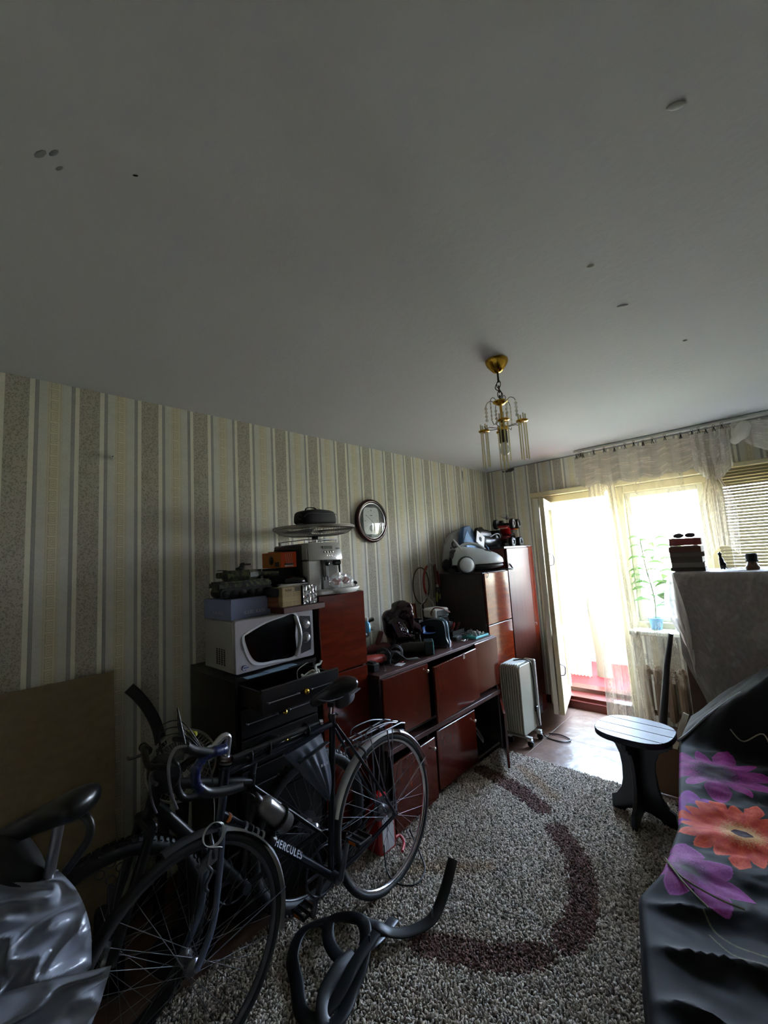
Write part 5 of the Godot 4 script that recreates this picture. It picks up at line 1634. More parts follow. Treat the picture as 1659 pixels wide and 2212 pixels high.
func statue():
	var t := thing("statue", "glossy dark purple statuette of a hooded seated old man with beads", "statue", Vector3(-2.12, 0.8935, -2.385), deg_to_rad(62))
	var P := []
	P.append([Vector3(-0.01, 0.04, -0.01), Vector3(-0.03, 0.17, -0.02), 0.105, 0.09])      # robe
	P.append([Vector3(-0.07, 0.05, 0.03), Vector3(0.09, 0.04, 0.06), 0.05, 0.045])          # knees
	P.append([Vector3(-0.075, 0.16, -0.02), Vector3(-0.085, 0.24, -0.03), 0.065, 0.06])     # sack on the back
	P.append([Vector3(-0.03, 0.24, -0.01), Vector3(-0.005, 0.295, 0.0), 0.062, 0.068])      # hood
	P.append([Vector3(0.03, 0.285, 0.025), Vector3(0.045, 0.255, 0.04), 0.042, 0.03])       # face
	P.append([Vector3(0.05, 0.28, 0.055), Vector3(0.055, 0.262, 0.065), 0.012, 0.014])      # nose
	P.append([Vector3(0.045, 0.24, 0.045), Vector3(0.06, 0.16, 0.06), 0.034, 0.014])        # beard
	P.append([Vector3(-0.07, 0.20, 0.03), Vector3(-0.05, 0.12, 0.085), 0.042, 0.03])        # near sleeve
	P.append([Vector3(-0.05, 0.12, 0.085), Vector3(0.03, 0.11, 0.10), 0.028, 0.02])
	P.append([Vector3(0.05, 0.20, -0.02), Vector3(0.12, 0.15, 0.02), 0.04, 0.03])           # far sleeve
	P.append([Vector3(0.12, 0.15, 0.02), Vector3(0.125, 0.13, 0.06), 0.026, 0.018])
	P.append([Vector3(-0.11, 0.02, 0.0), Vector3(0.12, 0.02, 0.02), 0.03, 0.03])            # hem
	P.append([Vector3(-0.05, 0.33, -0.01), Vector3(0.02, 0.335, 0.01), 0.02, 0.026])
	for k in 7:
		var a := -1.2 + 0.42 * k
		P.append([Vector3(0.03 + 0.055 * sin(a) * 0.5, 0.285 + 0.05 * cos(a), 0.04), Vector3(0.035 + 0.06 * sin(a) * 0.5, 0.285 + 0.054 * cos(a), 0.05), 0.012, 0.01])  # curls round the face
	for k in 5:
		P.append([Vector3(-0.10 + 0.05 * k, 0.03, 0.085), Vector3(-0.08 + 0.045 * k, 0.11, 0.075), 0.014, 0.01])  # folds
	var st := S()
	blobs(st, P, 0.0075, 0.018)
	obj("figure", st, mat("statue_gloss", Color(0.13, 0.045, 0.075), 0.16), t)
	for k in 15:
		var u := k / 14.0
		st = S()
		ell(st, Vector3(lerpf(-0.055, 0.06, u), 0.215 - 0.11 * sin(PI * u * 0.6) , 0.075 + 0.045 * sin(PI * u)), Vector3(0.0085, 0.0085, 0.0085), Basis.IDENTITY, 8, 6)
		obj("bead", st, mat("bead_dark", Color(0.28, 0.22, 0.25), 0.12, 0.6), t)
	var r := RandomNumberGenerator.new()
	r.seed = 9
	for k in 8:
		st = S()
		ell(st, Vector3(0.055 + r.randf_range(-0.02, 0.02), 0.11 + r.randf_range(-0.03, 0.03), 0.09 + r.randf_range(-0.01, 0.02)), Vector3(0.011, 0.008, 0.010), Basis(Vector3.UP, r.randf() * 3.0), 8, 6)
		obj("pendant", st, M.bead_dark, t)

func racket_head(c: Vector3, rz: float, ry: float) -> Array:
	var o := []
	for i in 40:
		var a := TAU * i / 40.0
		o.append(c + Vector3(0, ry * sin(a), rz * cos(a)))
	return o

func racket():
	var t := thing("tennis_racket", "red white and black tennis racket leaning head up on the wallpaper", "racket", Vector3(-2.30, 0.8935, -3.03))
	var st := S()
	var c := Vector3(-0.03, 0.445, -0.03)
	var h := racket_head(c, 0.115, 0.16)
	# the hoop changes colour along its length
	for seg in [[0, 7, "red"], [7, 16, "white"], [16, 22, "red"], [22, 26, "black"], [26, 32, "white"], [32, 36, "white"], [36, 41, "red"]]:
		st = S()
		var p := []
		for i in range(seg[0], seg[1] + 1):
			p.append(h[i % 40])
		tube(st, p, 0.0095, 8, false, Vector2(1.0, 1.15))
		obj("hoop", st, mat("racket_" + seg[2], {"red": Color(0.50, 0.07, 0.04), "white": Color(0.62, 0.59, 0.55), "black": Color(0.05, 0.05, 0.05)}[seg[2]], 0.35), t)
	st = S()
	for i in 15:
		var u := (i - 7) / 8.0
		var e := sqrt(1 - u * u)
		tube(st, [c + Vector3(0.0, 0.155 * e, 0.11 * u), c + Vector3(0.0, -0.155 * e, 0.11 * u)], 0.0009, 3)
	for i in 19:
		var u := (i - 9) / 10.0
		var e := sqrt(1 - u * u)
		tube(st, [c + Vector3(0.001, 0.155 * u, 0.11 * e), c + Vector3(0.001, 0.155 * u, -0.11 * e)], 0.0009, 3)
	tag(obj("strings", st, mat("string_grey", Color(0.30, 0.30, 0.28), 0.5), t), "", "", "", "stuff")
	st = S()
	tube(st, spline([c + Vector3(0, -0.12, 0.082), Vector3(-0.01, 0.26, 0.0), Vector3(0.0, 0.20, 0.012)]), 0.009, 8)
	tube(st, spline([c + Vector3(0, -0.12, -0.082), Vector3(-0.01, 0.26, -0.03), Vector3(0.0, 0.20, -0.010)]), 0.009, 8)
	obj("throat", st, M.racket_white, t)
	st = S()
	tube(st, [Vector3(0.0, 0.22, 0.0), Vector3(0.03, 0.0, 0.02)], 0.014, 8)
	obj("grip", st, M.racket_black, t)
	t = thing("wooden_racket", "thin brown wooden racket hoop behind the red white tennis racket", "racket", Vector3(-2.33, 0.8935, -2.95))
	st = S()
	var h2 := racket_head(Vector3(-0.05, 0.42, -0.02), 0.115, 0.16)
	tube(st, h2, 0.006, 8, true)
	obj("hoop", st, mat("racket_brown", Color(0.25, 0.17, 0.11), 0.5), t)
	st = S()
	tube(st, [Vector3(-0.05, 0.262, -0.02), Vector3(-0.02, 0.0, 0.0)], 0.011, 8)
	obj("shaft", st, M.racket_brown, t)
	t = thing("upended_racket", "upside down racket with brown grip upward beside the dark cabinet side", "racket", Vector3(-2.27, 0.8935, -3.11))
	st = S()
	tube(st, [Vector3(-0.06, 0.60, -0.005), Vector3(-0.058, 0.585, -0.005), Vector3(-0.04, 0.42, 0.0)], [0.017, 0.014, 0.013], 8)
	obj("grip", st, mat("grip_brown", Color(0.36, 0.18, 0.11), 0.7), t)
	st = S()
	tube(st, [Vector3(-0.04, 0.42, 0), Vector3(-0.038, 0.395, 0.0)], 0.014, 8)
	obj("collar", st, M.racket_white, t)
	st = S()
	tube(st, spline([Vector3(-0.038, 0.395, 0), Vector3(-0.03, 0.34, 0.025), Vector3(-0.02, 0.29, 0.05), Vector3(-0.01, 0.18, 0.06), Vector3(0, 0.06, 0.045), Vector3(0.0, 0.012, 0.0)]), 0.009, 8)
	tube(st, spline([Vector3(-0.038, 0.395, 0), Vector3(-0.03, 0.34, -0.012), Vector3(-0.02, 0.29, -0.015), Vector3(0.0, 0.012, 0.0)]), 0.008, 8)
	obj("frame_hoop", st, M.racket_black, t)
	st = S()
	tube(st, spline([Vector3(-0.024, 0.345, 0.024), Vector3(-0.014, 0.30, 0.05), Vector3(-0.012, 0.27, 0.055)]), 0.0105, 8)
	tube(st, spline([Vector3(-0.022, 0.33, -0.006), Vector3(-0.012, 0.29, 0.01)]), 0.009, 8)
	obj("yellow_band", st, mat("band_yellow", Color(0.45, 0.45, 0.08), 0.4), t)

func inside_low_cabinet():
	var t := thing("carrier_bag", "crumpled pale carrier bag stuffed into the open cabinet compartment", "plastic bag", Vector3(-1.95, 0.062, -2.80))
	var st := S()
	var n := noise(61, 5.0, 3)
	grid(st, 30, 20, func(u, v):
		var a: float = TAU * u
		var p: float = PI * (v - 0.5)
		var d := Vector3(cos(a) * cos(p), sin(p), -sin(a) * cos(p))
		var k: float = 1.0 + 0.30 * n.get_noise_3d(d.x, d.y, d.z) + 0.12 * n.get_noise_3d(d.x * 3, d.y * 3, d.z * 3)
		return Vector3(0, 0.145, 0) + Vector3(0.10 * d.x, 0.15 * d.y, 0.075 * d.z) * k, true)
	obj("bag_skin", st, mat("bag_pale", Color(0.50, 0.50, 0.52), 0.4), t)
	st = S()
	tube(st, spline([Vector3(0.05, 0.22, -0.03), Vector3(0.11, 0.14, -0.06), Vector3(0.12, 0.08, -0.10), Vector3(0.10, 0.10, -0.13), Vector3(0.08, 0.17, -0.09)]), 0.014, 6, false, Vector2(0.3, 1.0))
	obj("bag_handle", st, M.bag_pale, t)
	t = thing("red_parcel", "dark red bundle lying on the pale carrier bag inside the open compartment", "bundle", Vector3(-1.98, 0.33, -2.80))
	st = S()
	grid(st, 18, 10, func(u, v):
		var a: float = TAU * u
		var p: float = PI * (v - 0.5)
		var d := Vector3(cos(a) * cos(p), sin(p), -sin(a) * cos(p))
		return Vector3(0.08 * d.x, 0.03 + 0.03 * d.y, 0.06 * d.z) * (1.0 + 0.25 * n.get_noise_3d(d.x + 3, d.y, d.z)), true)
	obj("wrapped_cloth", st, mat("parcel_red", Color(0.35, 0.11, 0.10), 0.7), t)

# ---------------------------------------------------------------- on the corner cabinet, wardrobe, and by the wall
func toy_car(called: String, label: String, at: Vector3, turn: float, body: Color, flipped: bool):
	var t := thing(called, label, "toy car", at, turn, "")
	var root := Node3D.new()
	root.name = "chassis_assembly"
	t.add_child(root, true)
	if flipped:
		root.rotation.z = PI
		root.position.y = 0.155
	var st := S()
	bx(st, Vector3(0, 0.045, 0), Vector3(0.20, 0.02, 0.07), 0.006)
	bx(st, Vector3(0.105, 0.05, 0), Vector3(0.02, 0.03, 0.11), 0.004)
	for s in [-1, 1]:
		for e in [-1, 1]:
			rod(st, Vector3(e * 0.085, 0.045, s * 0.03), Vector3(e * 0.085, 0.04, s * 0.075), 0.006, 6)
			tube(st, spline(coil(Vector3(e * 0.07, 0.045, s * 0.05), 0.008, 5, 0.008, Vector3.RIGHT, Vector3.FORWARD), 1), 0.0018, 4)
	obj("chassis", st, M.black_plastic, root)
	st = S()
	prism(st, smooth2([Vector2(-0.12, 0.06), Vector2(-0.11, 0.10), Vector2(-0.05, 0.105), Vector2(-0.02, 0.145), Vector2(0.05, 0.145), Vector2(0.075, 0.10), Vector2(0.13, 0.085), Vector2(0.135, 0.06)], 4), -0.052, 0.052, Transform3D.IDENTITY, 0.012, 0)
	obj("car_body", st, mat(called + "_paint", body, 0.3), root)
	for s in [-1, 1]:
		st = S()
		prism(st, [Vector2(-0.035, 0.108), Vector2(-0.012, 0.136), Vector2(0.045, 0.136), Vector2(0.06, 0.108)], s * 0.0525 - 0.001, s * 0.0525 + 0.001)
		obj("side_window", st, M.gloss_black, root)
	st = S()
	bx(st, Vector3(0.13, 0.078, 0), Vector3(0.012, 0.02, 0.09), 0.003)
	obj("bumper", st, M.white_plastic, root)
	for s in [-1, 1]:
		for e in [-1, 1]:
			st = S()
			var xf := Transform3D(Basis(Vector3.RIGHT, PI / 2 * s), Vector3(e * 0.085, 0.042, s * 0.062))
			lathe(st, [Vector2(0.022, 0), Vector2(0.040, 0.0), Vector2(0.046, 0.008), Vector2(0.046, 0.034), Vector2(0.040, 0.042), Vector2(0.022, 0.042)], 24, xf)
			for i in 20:
				var a := TAU * i / 20.0
				bx(st, xf * Vector3(0.046 * cos(a), 0.021, 0.046 * sin(a)), Vector3(0.006, 0.006, 0.034), 0.001, Basis(Vector3.BACK, -a * s))
			var w := obj("wheel", st, M.rubber, root)
			st = S()
			lathe(st, [Vector2(0, 0.03), Vector2(0.010, 0.034), Vector2(0.014, 0.028), Vector2(0.023, 0.036), Vector2(0.023, 0.006), Vector2(0, 0.006)], 16, xf)
			obj("hub_cap", st, M.dull_steel, w)

func cabinet_tops():
	# steam cleaner
	var t := thing("vacuum_cleaner", "white canister vacuum cleaner on top of the dark sided corner cabinet", "vacuum cleaner", Vector3(-2.045, 1.405, -3.30), deg_to_rad(50))
	t.scale = Vector3.ONE * 1.2
	var st := S()
	grid(st, 26, 22, func(u, v):
		var x: float = lerpf(-0.16, 0.25, v)
		var a: float = PI * u
		var s: float = sqrt(maxf(0.0, 1.0 - pow(absf((v - 0.42) / 0.58), 3.0))) if v > 0.42 else sqrt(maxf(0.0, 1.0 - pow(absf((v - 0.42) / 0.44), 4.0)))
		var top: float = 0.13 * s * (1.15 - 0.55 * v)
		return Vector3(x, 0.065 + pow(sin(a), 0.75) * top, 0.13 * cos(a) * (0.55 + 0.45 * s) * s))
	grid(st, 26, 22, func(u, v):
		var x: float = lerpf(-0.16, 0.25, v)
		var a: float = PI + PI * u
		var s: float = sqrt(maxf(0.0, 1.0 - pow(absf((v - 0.42) / 0.58), 3.0))) if v > 0.42 else sqrt(maxf(0.0, 1.0 - pow(absf((v - 0.42) / 0.44), 4.0)))
		return Vector3(x, 0.065 + sin(a) * 0.012 * s, 0.13 * cos(a) * (0.55 + 0.45 * s) * s))
	obj("shell", st, mat("vac_white", Color(0.72, 0.74, 0.74), 0.35), t)
	st = S()
	grid(st, 26, 20, func(u, v):
		var x: float = lerpf(-0.10, 0.238, v)
		var a: float = TAU * u
		var s: float = sqrt(maxf(0.0, 1.0 - pow(absf(v * 2 - 1), 2.6)))
		return Vector3(x, 0.045 + 0.028 * sin(a) * s, 0.131 * cos(a) * s), true)
	obj("lower_band", st, mat("vac_grey", Color(0.09, 0.10, 0.11), 0.3), t)
	for s in [-1, 1]:
		st = S()
		var xf := Transform3D(Basis(Vector3.RIGHT, PI / 2 * s), Vector3(-0.085, 0.06, s * 0.118))
		lathe(st, [Vector2(0, 0), Vector2(0.062, 0), Vector2(0.064, 0.004), Vector2(0.064, 0.022), Vector2(0.058, 0.026), Vector2(0.054, 0.026)], 30, xf)
		var w := obj("wheel", st, M.vac_grey, t)
		st = S()
		lathe(st, [Vector2(0.055, 0.018), Vector2(0.054, 0.028), Vector2(0.03, 0.034), Vector2(0, 0.036)], 30, xf)
		obj("wheel_disc", st, M.vac_white, w)
	st = S()
	tube(st, spline([Vector3(-0.10, 0.165, 0.0), Vector3(-0.06, 0.205, 0.0), Vector3(0.0, 0.215, 0), Vector3(0.07, 0.195, 0), Vector3(0.12, 0.15, 0.0)]), 0.017, 10, false, Vector2(0.7, 1.3))
	obj("carry_handle", st, M.vac_white, t)
	st = S()
	grid(st, 8, 8, func(u, v):
		var x: float = lerpf(0.09, 0.20, v)
		return Vector3(x, 0.175 - 0.35 * (x - 0.05) - 1.4 * (x - 0.09) * (x - 0.09), (u - 0.5) * lerpf(0.15, 0.10, v)))
	bx(st, Vector3(0.11, 0.152, 0), Vector3(0.05, 0.012, 0.14), 0.003, Basis(Vector3.BACK, -0.45))
	obj("dark_hatch", st, mat("hatch_blue", Color(0.05, 0.06, 0.085), 0.2), t)
	st = S()
	bx(st, Vector3(-0.14, 0.14, 0.02), Vector3(0.05, 0.07, 0.05), 0.01)
	obj("hose_socket", st, M.black_plastic, t)
	st = S()
	tube(st, [Vector3(-0.145, 0.25, 0.05), Vector3(-0.06, 0.13, 0.075)], 0.008, 8)
	obj("parking_tube", st, M.white_plastic, t)
	st = S()
	tube(st, spline([Vector3(0.17, 0.13, -0.05), Vector3(0.25, 0.12, -0.10), Vector3(0.31, 0.075, -0.10), Vector3(0.325, 0.012, -0.02), Vector3(0.28, 0.008, 0.03), Vector3(0.2, 0.01, 0.02)]), 0.006, 7)
	obj("cord", st, M.black_plastic, t)
	st = S()
	tube(st, spline([Vector3(0.02, 0.008, 0.13), Vector3(0.055, -0.005, 0.168), Vector3(0.05, -0.035, 0.172), Vector3(0.0, -0.06, 0.17), Vector3(-0.02, -0.072, 0.168)]), 0.0022, 5)
	obj("cord", st, M.black_plastic, t)
	st = S()
	ell(st, Vector3(-0.19, 0.06, -0.02), Vector3(0.035, 0.05, 0.05))
	bx(st, Vector3(-0.17, 0.02, 0.03), Vector3(0.05, 0.03, 0.06), 0.008)
	obj("rear_hose_end", st, M.black_plastic, t)
	# sack behind
	t = thing("white_sack", "large pale sack with dark letter mark behind the white vacuum cleaner", "bag", Vector3(-2.29, 1.405, -3.40), LW)
	t.scale = Vector3(0.95, 1.02, 0.72)
	st = S()
	var n := noise(17, 3.0, 3)
	grid(st, 30, 20, func(u, v):
		var a: float = TAU * u
		var p: float = PI * (v - 0.5)
		var d := Vector3(cos(a) * cos(p), sin(p), -sin(a) * cos(p))
		var k: float = 1.0 + 0.10 * n.get_noise_3d(d.x, d.y, d.z)
		var lean: float = 0.10 * (d.y + 0.8)
		return Vector3(0.20 * signf(d.x) * pow(absf(d.x), 0.75) * k + lean - 0.05, 0.20 + 0.20 * signf(d.y) * pow(absf(d.y), 0.8) * k, 0.10 * d.z * k), true)
	obj("sack_cloth", st, mat("sack_white", Color(0.60, 0.59, 0.59), 0.6), t)
	text("printed_letter", ".C", 0.085, M.slate_card, t, T3(-0.115, 0.25, 0.084, -20, -12, 8), "Droid Sans", true, 0.012)
	# blue cloth pouch
	t = thing("blue_pouch", "blue sloping cloth pouch leaning against the pale sack", "pouch", Vector3(-2.15, 1.62, -3.49), LW)
	st = S()
	prism(st, [Vector2(-0.16, 0.06), Vector2(-0.10, -0.06), Vector2(0.02, -0.11), Vector2(0.20, -0.03), Vector2(0.215, 0.02), Vector2(0.13, 0.15), Vector2(0.06, 0.235), Vector2(-0.06, 0.215)], -0.035, 0.02, Transform3D(Basis(Vector3.RIGHT, -0.25), Vector3.ZERO), 0.014, 0)
	obj("cloth_body", st, mat("pouch_blue", Color(0.22, 0.33, 0.47), 0.7), t)
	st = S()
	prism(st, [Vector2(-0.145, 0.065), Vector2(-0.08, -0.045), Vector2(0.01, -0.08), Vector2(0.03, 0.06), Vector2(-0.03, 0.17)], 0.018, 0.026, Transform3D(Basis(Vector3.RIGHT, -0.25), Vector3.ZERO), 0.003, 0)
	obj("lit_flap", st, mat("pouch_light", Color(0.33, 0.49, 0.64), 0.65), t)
	t = thing("square_card", "white square card with grey round disc leaning on blue pouch", "card", Vector3(-2.03, 1.575, -3.46), LW)
	st = S()
	bx(st, Vector3.ZERO, Vector3(0.125, 0.125, 0.006), 0.001, Basis(Vector3.BACK, -0.55))
	obj("card_sheet", st, M.white_card, t)
	t.position.y = 1.70
	t.rotation = Vector3(-0.2, LW, 0)
	st = S()
	lathe(st, [Vector2(0, 0.003), Vector2(0.023, 0.003), Vector2(0.023, 0.0042), Vector2(0, 0.0042)], 22, Transform3D(Basis(Vector3.RIGHT, PI / 2), Vector3.ZERO))
	obj("round_disc", st, mat("disc_grey", Color(0.22, 0.22, 0.23), 0.5), t)
	st = S()
	tube(st, spline([Vector3(0.07, -0.06, 0), Vector3(0.10, -0.09, 0.0), Vector3(0.10, -0.13, 0.0), Vector3(0.085, -0.155, 0.0)]), 0.003, 5)
	obj("blue_cord", st, M.pale_blue, t)
	# toy cars and black things on the wardrobe
	t = thing("black_duffel", "black crumpled bag heaped between the pale sack and the toy cars", "bag", Vector3(-2.12, 1.62, -3.73), LW)
	st = S()
	blobs(st, [[Vector3(-0.10, 0.06, 0), Vector3(0.10, 0.05, 0.02), 0.06, 0.05], [Vector3(-0.12, 0.14, -0.02), Vector3(0.04, 0.13, -0.02), 0.045, 0.05], [Vector3(-0.12, 0.18, -0.03), Vector3(-0.02, 0.19, -0.04), 0.02, 0.02], [Vector3(0.08, 0.10, 0.05), Vector3(0.15, 0.05, 0.06), 0.03, 0.02]], 0.01, 0.02)
	obj("bag_body", st, mat("nylon_black", Color(0.03, 0.03, 0.033), 0.4), t)
	st = S()
	tube(st, spline([Vector3(-0.05, 0.10, 0.07), Vector3(0.05, 0.13, 0.08), Vector3(0.12, 0.12, 0.08), Vector3(0.14, 0.04, 0.08)]), 0.006, 6)
	obj("strap", st, M.grey_plastic, t)
	toy_car("red_toy_car", "red toy buggy upside down on top with big black wheels", Vector3(-2.02, 1.735, -3.99), 0.0, Color(0.62, 0.03, 0.04), true)
	toy_car("orange_toy_car", "dark orange toy truck standing upright under the overturned red buggy", Vector3(-2.02, 1.62, -3.99), LW, Color(0.30, 0.06, 0.04), false)
	get_node("red_toy_car").rotation.y = LW + 0.15
	t = thing("toy_drone", "small black toy helicopter with thin rotor resting on the overturned buggy", "toy helicopter", Vector3(-2.03, 1.893, -4.00), LW)
	st = S()
	ell(st, Vector3(0.03, 0.02, 0), Vector3(0.03, 0.018, 0.015))
	rod(st, Vector3(0.03, 0.03, 0), Vector3(0.03, 0.05, 0), 0.003, 6)
	tube(st, [Vector3(0.0, 0.02, 0), Vector3(-0.09, 0.025, 0)], [0.008, 0.003], 6)
	obj("fuselage", st, M.black_plastic, t)
	st = S()
	bx(st, Vector3(0.03, 0.051, 0), Vector3(0.20, 0.002, 0.012), 0.0005)
	bx(st, Vector3(-0.08, 0.036, 0), Vector3(0.11, 0.002, 0.010), 0.0005)
	obj("rotor", st, M.grey_plastic, t)
	t = thing("yellow_toy", "bright yellow and black toy nose behind the overturned red buggy", "toy", Vector3(-2.02, 1.80, -4.175), LW)
	st = S()
	ell(st, Vector3(0, 0.02, 0), Vector3(0.045, 0.028, 0.045))
	obj("yellow_shell", st, M.yellow_plastic, t)
	st = S()
	bx(st, Vector3(-0.01, 0.05, 0.01), Vector3(0.05, 0.025, 0.05), 0.008)
	obj("dark_canopy", st, M.black_plastic, t)
	t = thing("toy_box", "black box standing on the wardrobe behind the toy cars", "box", Vector3(-2.19, 1.62, -4.12), LW)
	panel("carton", Vector3(0, 0.09, -0.02), Vector3(0.10, 0.18, 0.12), M.black_matte, t, 0.004)

	# oil heater
	t = thing("oil_heater", "cream finned oil heater on castors standing before the corner cabinet", "heater", Vector3(-1.675, 0, -3.40))
	for k in 9:
		var fx := -0.0205 * k
		st = S()
		prism(st, rrect(-0.125, 0.085, 0.125, 0.64 - (0.012 if k == 0 or k == 8 else 0.0), 0.035, 4), -0.0075, 0.0075, T3(fx, 0, 0, 90), 0.004)
		obj("fin", st, mat("heater_cream", Color(0.56, 0.55, 0.48), 0.4), t)
	st = S()
	rod(st, Vector3(0.004, 0.15, 0), Vector3(-0.165, 0.15, 0), 0.025, 14)
	rod(st, Vector3(0.004, 0.56, 0), Vector3(-0.165, 0.56, 0), 0.025, 14)
	obj("oil_channel", st, M.heater_cream, t)
	st = S()
	bx(st, Vector3(-0.02, 0.365, -0.135), Vector3(0.10, 0.55, 0.03), 0.008)
	obj("control_cover", st, mat("heater_white", Color(0.66, 0.65, 0.60), 0.4), t)
	for z in [-0.09, 0.09]:
		st = S()
		bx(st, Vector3(-0.055, 0.072, z), Vector3(0.21, 0.014, 0.035), 0.004)
		var br := obj("foot_bracket", st, M.heater_white, t)
		for x in [0.035, -0.14]:
			st = S()
			lathe(st, [Vector2(0, -0.011), Vector2(0.024, -0.011), Vector2(0.026, -0.006), Vector2(0.026, 0.006), Vector2(0.024, 0.011), Vector2(0, 0.011)], 18, Transform3D(Basis(Vector3.RIGHT, PI / 2), Vector3(x, 0.027, z)))
			obj("castor", st, M.black_plastic, br)
			st = S()
			bx(st, Vector3(x - 0.004, 0.056, z), Vector3(0.04, 0.02, 0.034), 0.006)
			obj("castor_fork", st, M.white_plastic, br)
	st = S()
	tube(st, spline([Vector3(-0.10, 0.645, 0.0), Vector3(-0.02, 0.648, -0.05), Vector3(0.012, 0.60, -0.09), Vector3(0.016, 0.40, -0.10), Vector3(0.016, 0.26, -0.105)], 8), 0.005, 7)
	tube(st, spline([Vector3(0.016, 0.22, -0.105), Vector3(0.03, 0.10, -0.12), Vector3(0.06, 0.012, -0.14), Vector3(0.20, 0.008, -0.13), Vector3(0.24, 0.008, -0.20), Vector3(0.14, 0.008, -0.25), Vector3(0.05, 0.008, -0.22)], 8), 0.005, 7)
	obj("mains_cord", st, M.black_plastic, t)
	st = S()
	bx(st, Vector3(0.018, 0.24, -0.105), Vector3(0.022, 0.045, 0.03), 0.004)
	obj("plug", st, M.black_plastic, t)

# ---------------------------------------------------------------- bicycles
func wheel(parent: Node, c: Vector3, R: float, tr: float, rim_m: Material, knobby: bool, sprocket := false):
	var w := Node3D.new()
	w.name = "wheel"
	parent.add_child(w, true)
	w.position = c
	var st := S()
	ring(st, Vector3.ZERO, R - tr, tr, Vector3.RIGHT, Vector3.UP, 64, 12, Vector2(1.0, 1.0))
	if knobby:
		for i in 84:
			var a := TAU * i / 84.0
			for s in [-1, 0, 1]:
				var off: float = 0.0 if s != 0 else 0.5
				var b := Basis(Vector3.BACK, a + off * TAU / 84.0)
				bx(st, b * Vector3(R - tr * (0.02 if s == 0 else 0.22), 0, s * tr * 0.62), Vector3(0.009, 0.011, 0.013), 0.0, b * Basis(Vector3.UP, -s * 0.7))
	obj("tyre", st, M.rubber, w)
	st = S()
	var rr := R - tr * 1.75
	var prof := [Vector2(rr - 0.012, -0.004), Vector2(rr - 0.006, -0.010), Vector2(rr + 0.010, -0.0115), Vector2(rr + 0.010, 0.0115), Vector2(rr - 0.006, 0.010), Vector2(rr - 0.012, 0.004), Vector2(rr - 0.012, -0.004)]
	prof.reverse()
	lathe(st, prof, 64, Transform3D(Basis(Vector3.RIGHT, PI / 2), Vector3.ZERO))
	obj("rim", st, rim_m, w)
	st = S()
	for i in 36:
		var a := TAU * i / 36.0
		var s := -1.0 if i % 2 == 0 else 1.0
		var a2 := a + (1.15 if (i / 2) % 2 == 0 else -1.15)
		tube(st, [Vector3(0.021 * cos(a2), 0.021 * sin(a2), s * 0.028), Vector3((rr - 0.008) * cos(a), (rr - 0.008) * sin(a), s * 0.002)], 0.0011, 4)
	tag(obj("spokes", st, M.spoke_steel, w), "", "", "", "stuff")
	st = S()
	lathe(st, [Vector2(0, -0.055), Vector2(0.006, -0.055), Vector2(0.006, -0.04), Vector2(0.022, -0.034), Vector2(0.024, -0.026), Vector2(0.014, -0.022), Vector2(0.014, 0.022), Vector2(0.024, 0.026), Vector2(0.022, 0.034), Vector2(0.006, 0.04), Vector2(0.006, 0.055), Vector2(0, 0.055)], 20, Transform3D(Basis(Vector3.RIGHT, PI / 2), Vector3.ZERO))
	obj("hub", st, M.steel, w)
	if sprocket:
		for k in 5:
			st = S()
			var p := []
			var q := 0.026 + 0.0075 * k
			for i in 44:
				var a := TAU * i / 44.0
				var e := q if i % 2 == 0 else q * 0.93
				p.append(Vector2(e * cos(a), e * sin(a)))
			prism(st, p, 0.052 - k * 0.0045, 0.054 - k * 0.0045)
			obj("sprocket", st, M.dull_steel, w)
	return w

func saddle_shape(st: SurfaceTool, L: float, W: float, xf: Transform3D):
	# nose at +x, top at y = 0
	grid(st, 16, 20, func(u, v):
		var x: float = lerpf(-0.5, 0.5, v) * L
		var t: float = v
		var hw: float = W * 0.5 * (0.20 + 0.80 * pow(clampf(1.0 - (t - 0.12) / 0.55, 0.0, 1.0), 1.4)) if t > 0.12 else W * 0.5
		var e: float = sqrt(maxf(0.0, 1.0 - pow(absf(t * 2 - 1), 6.0)))
		hw *= e
		var a: float = TAU * u
		var th: float = (0.022 + 0.012 * (1.0 - t)) * e
		var dip: float = 0.012 * cos((t - 0.1) * TAU * 0.55) - 0.004
		return xf * Vector3(x, -0.03 + dip + th * sin(a) * (1.0 if sin(a) > 0 else 1.3), -hw * signf(cos(a)) * pow(absf(cos(a)), 0.8)), true)

func fender(st: SurfaceTool, c: Vector3, R: float, a0: float, a1: float, w: float):
	grid(st, 8, 40, func(u, v):
		var a: float = lerpf(a0, a1, v)
		var s: float = (u - 0.5) * 2.0
		var r: float = R - 0.010 * s * s
		return c + Vector3(r * cos(a), r * sin(a), s * w * 0.5))
	grid(st, 8, 40, func(u, v):
		var a: float = lerpf(a0, a1, v)
		var s: float = (0.5 - u) * 2.0
		var r: float = R - 0.002 - 0.010 * s * s
		return c + Vector3(r * cos(a), r * sin(a), s * w * 0.5))

func crankset(t: Node, bb: Vector3, ring_m: Material):
	var st := S()
	rod(st, bb + Vector3(0, 0, -0.05), bb + Vector3(0, 0, 0.05), 0.02, 16)
	obj("bottom_bracket", st, M.dull_steel, t)
	st = S()
	var p := []
	for i in 92:
		var a := TAU * i / 92.0
		var q := 0.098 if i % 2 == 0 else 0.093
		p.append(Vector3(q * cos(a), q * sin(a), 0))
	ring(st, bb + Vector3(0, 0, 0.052), 0.09, 0.004, Vector3.RIGHT, Vector3.UP, 48, 6, Vector2(1.4, 1))
	for i in 5:
		var a := TAU * i / 5.0
		rod(st, bb + Vector3(0, 0, 0.052), bb + Vector3(0.088 * cos(a), 0.088 * sin(a), 0.052), 0.007, 6)
	obj("chainring", st, ring_m, t)
	return p

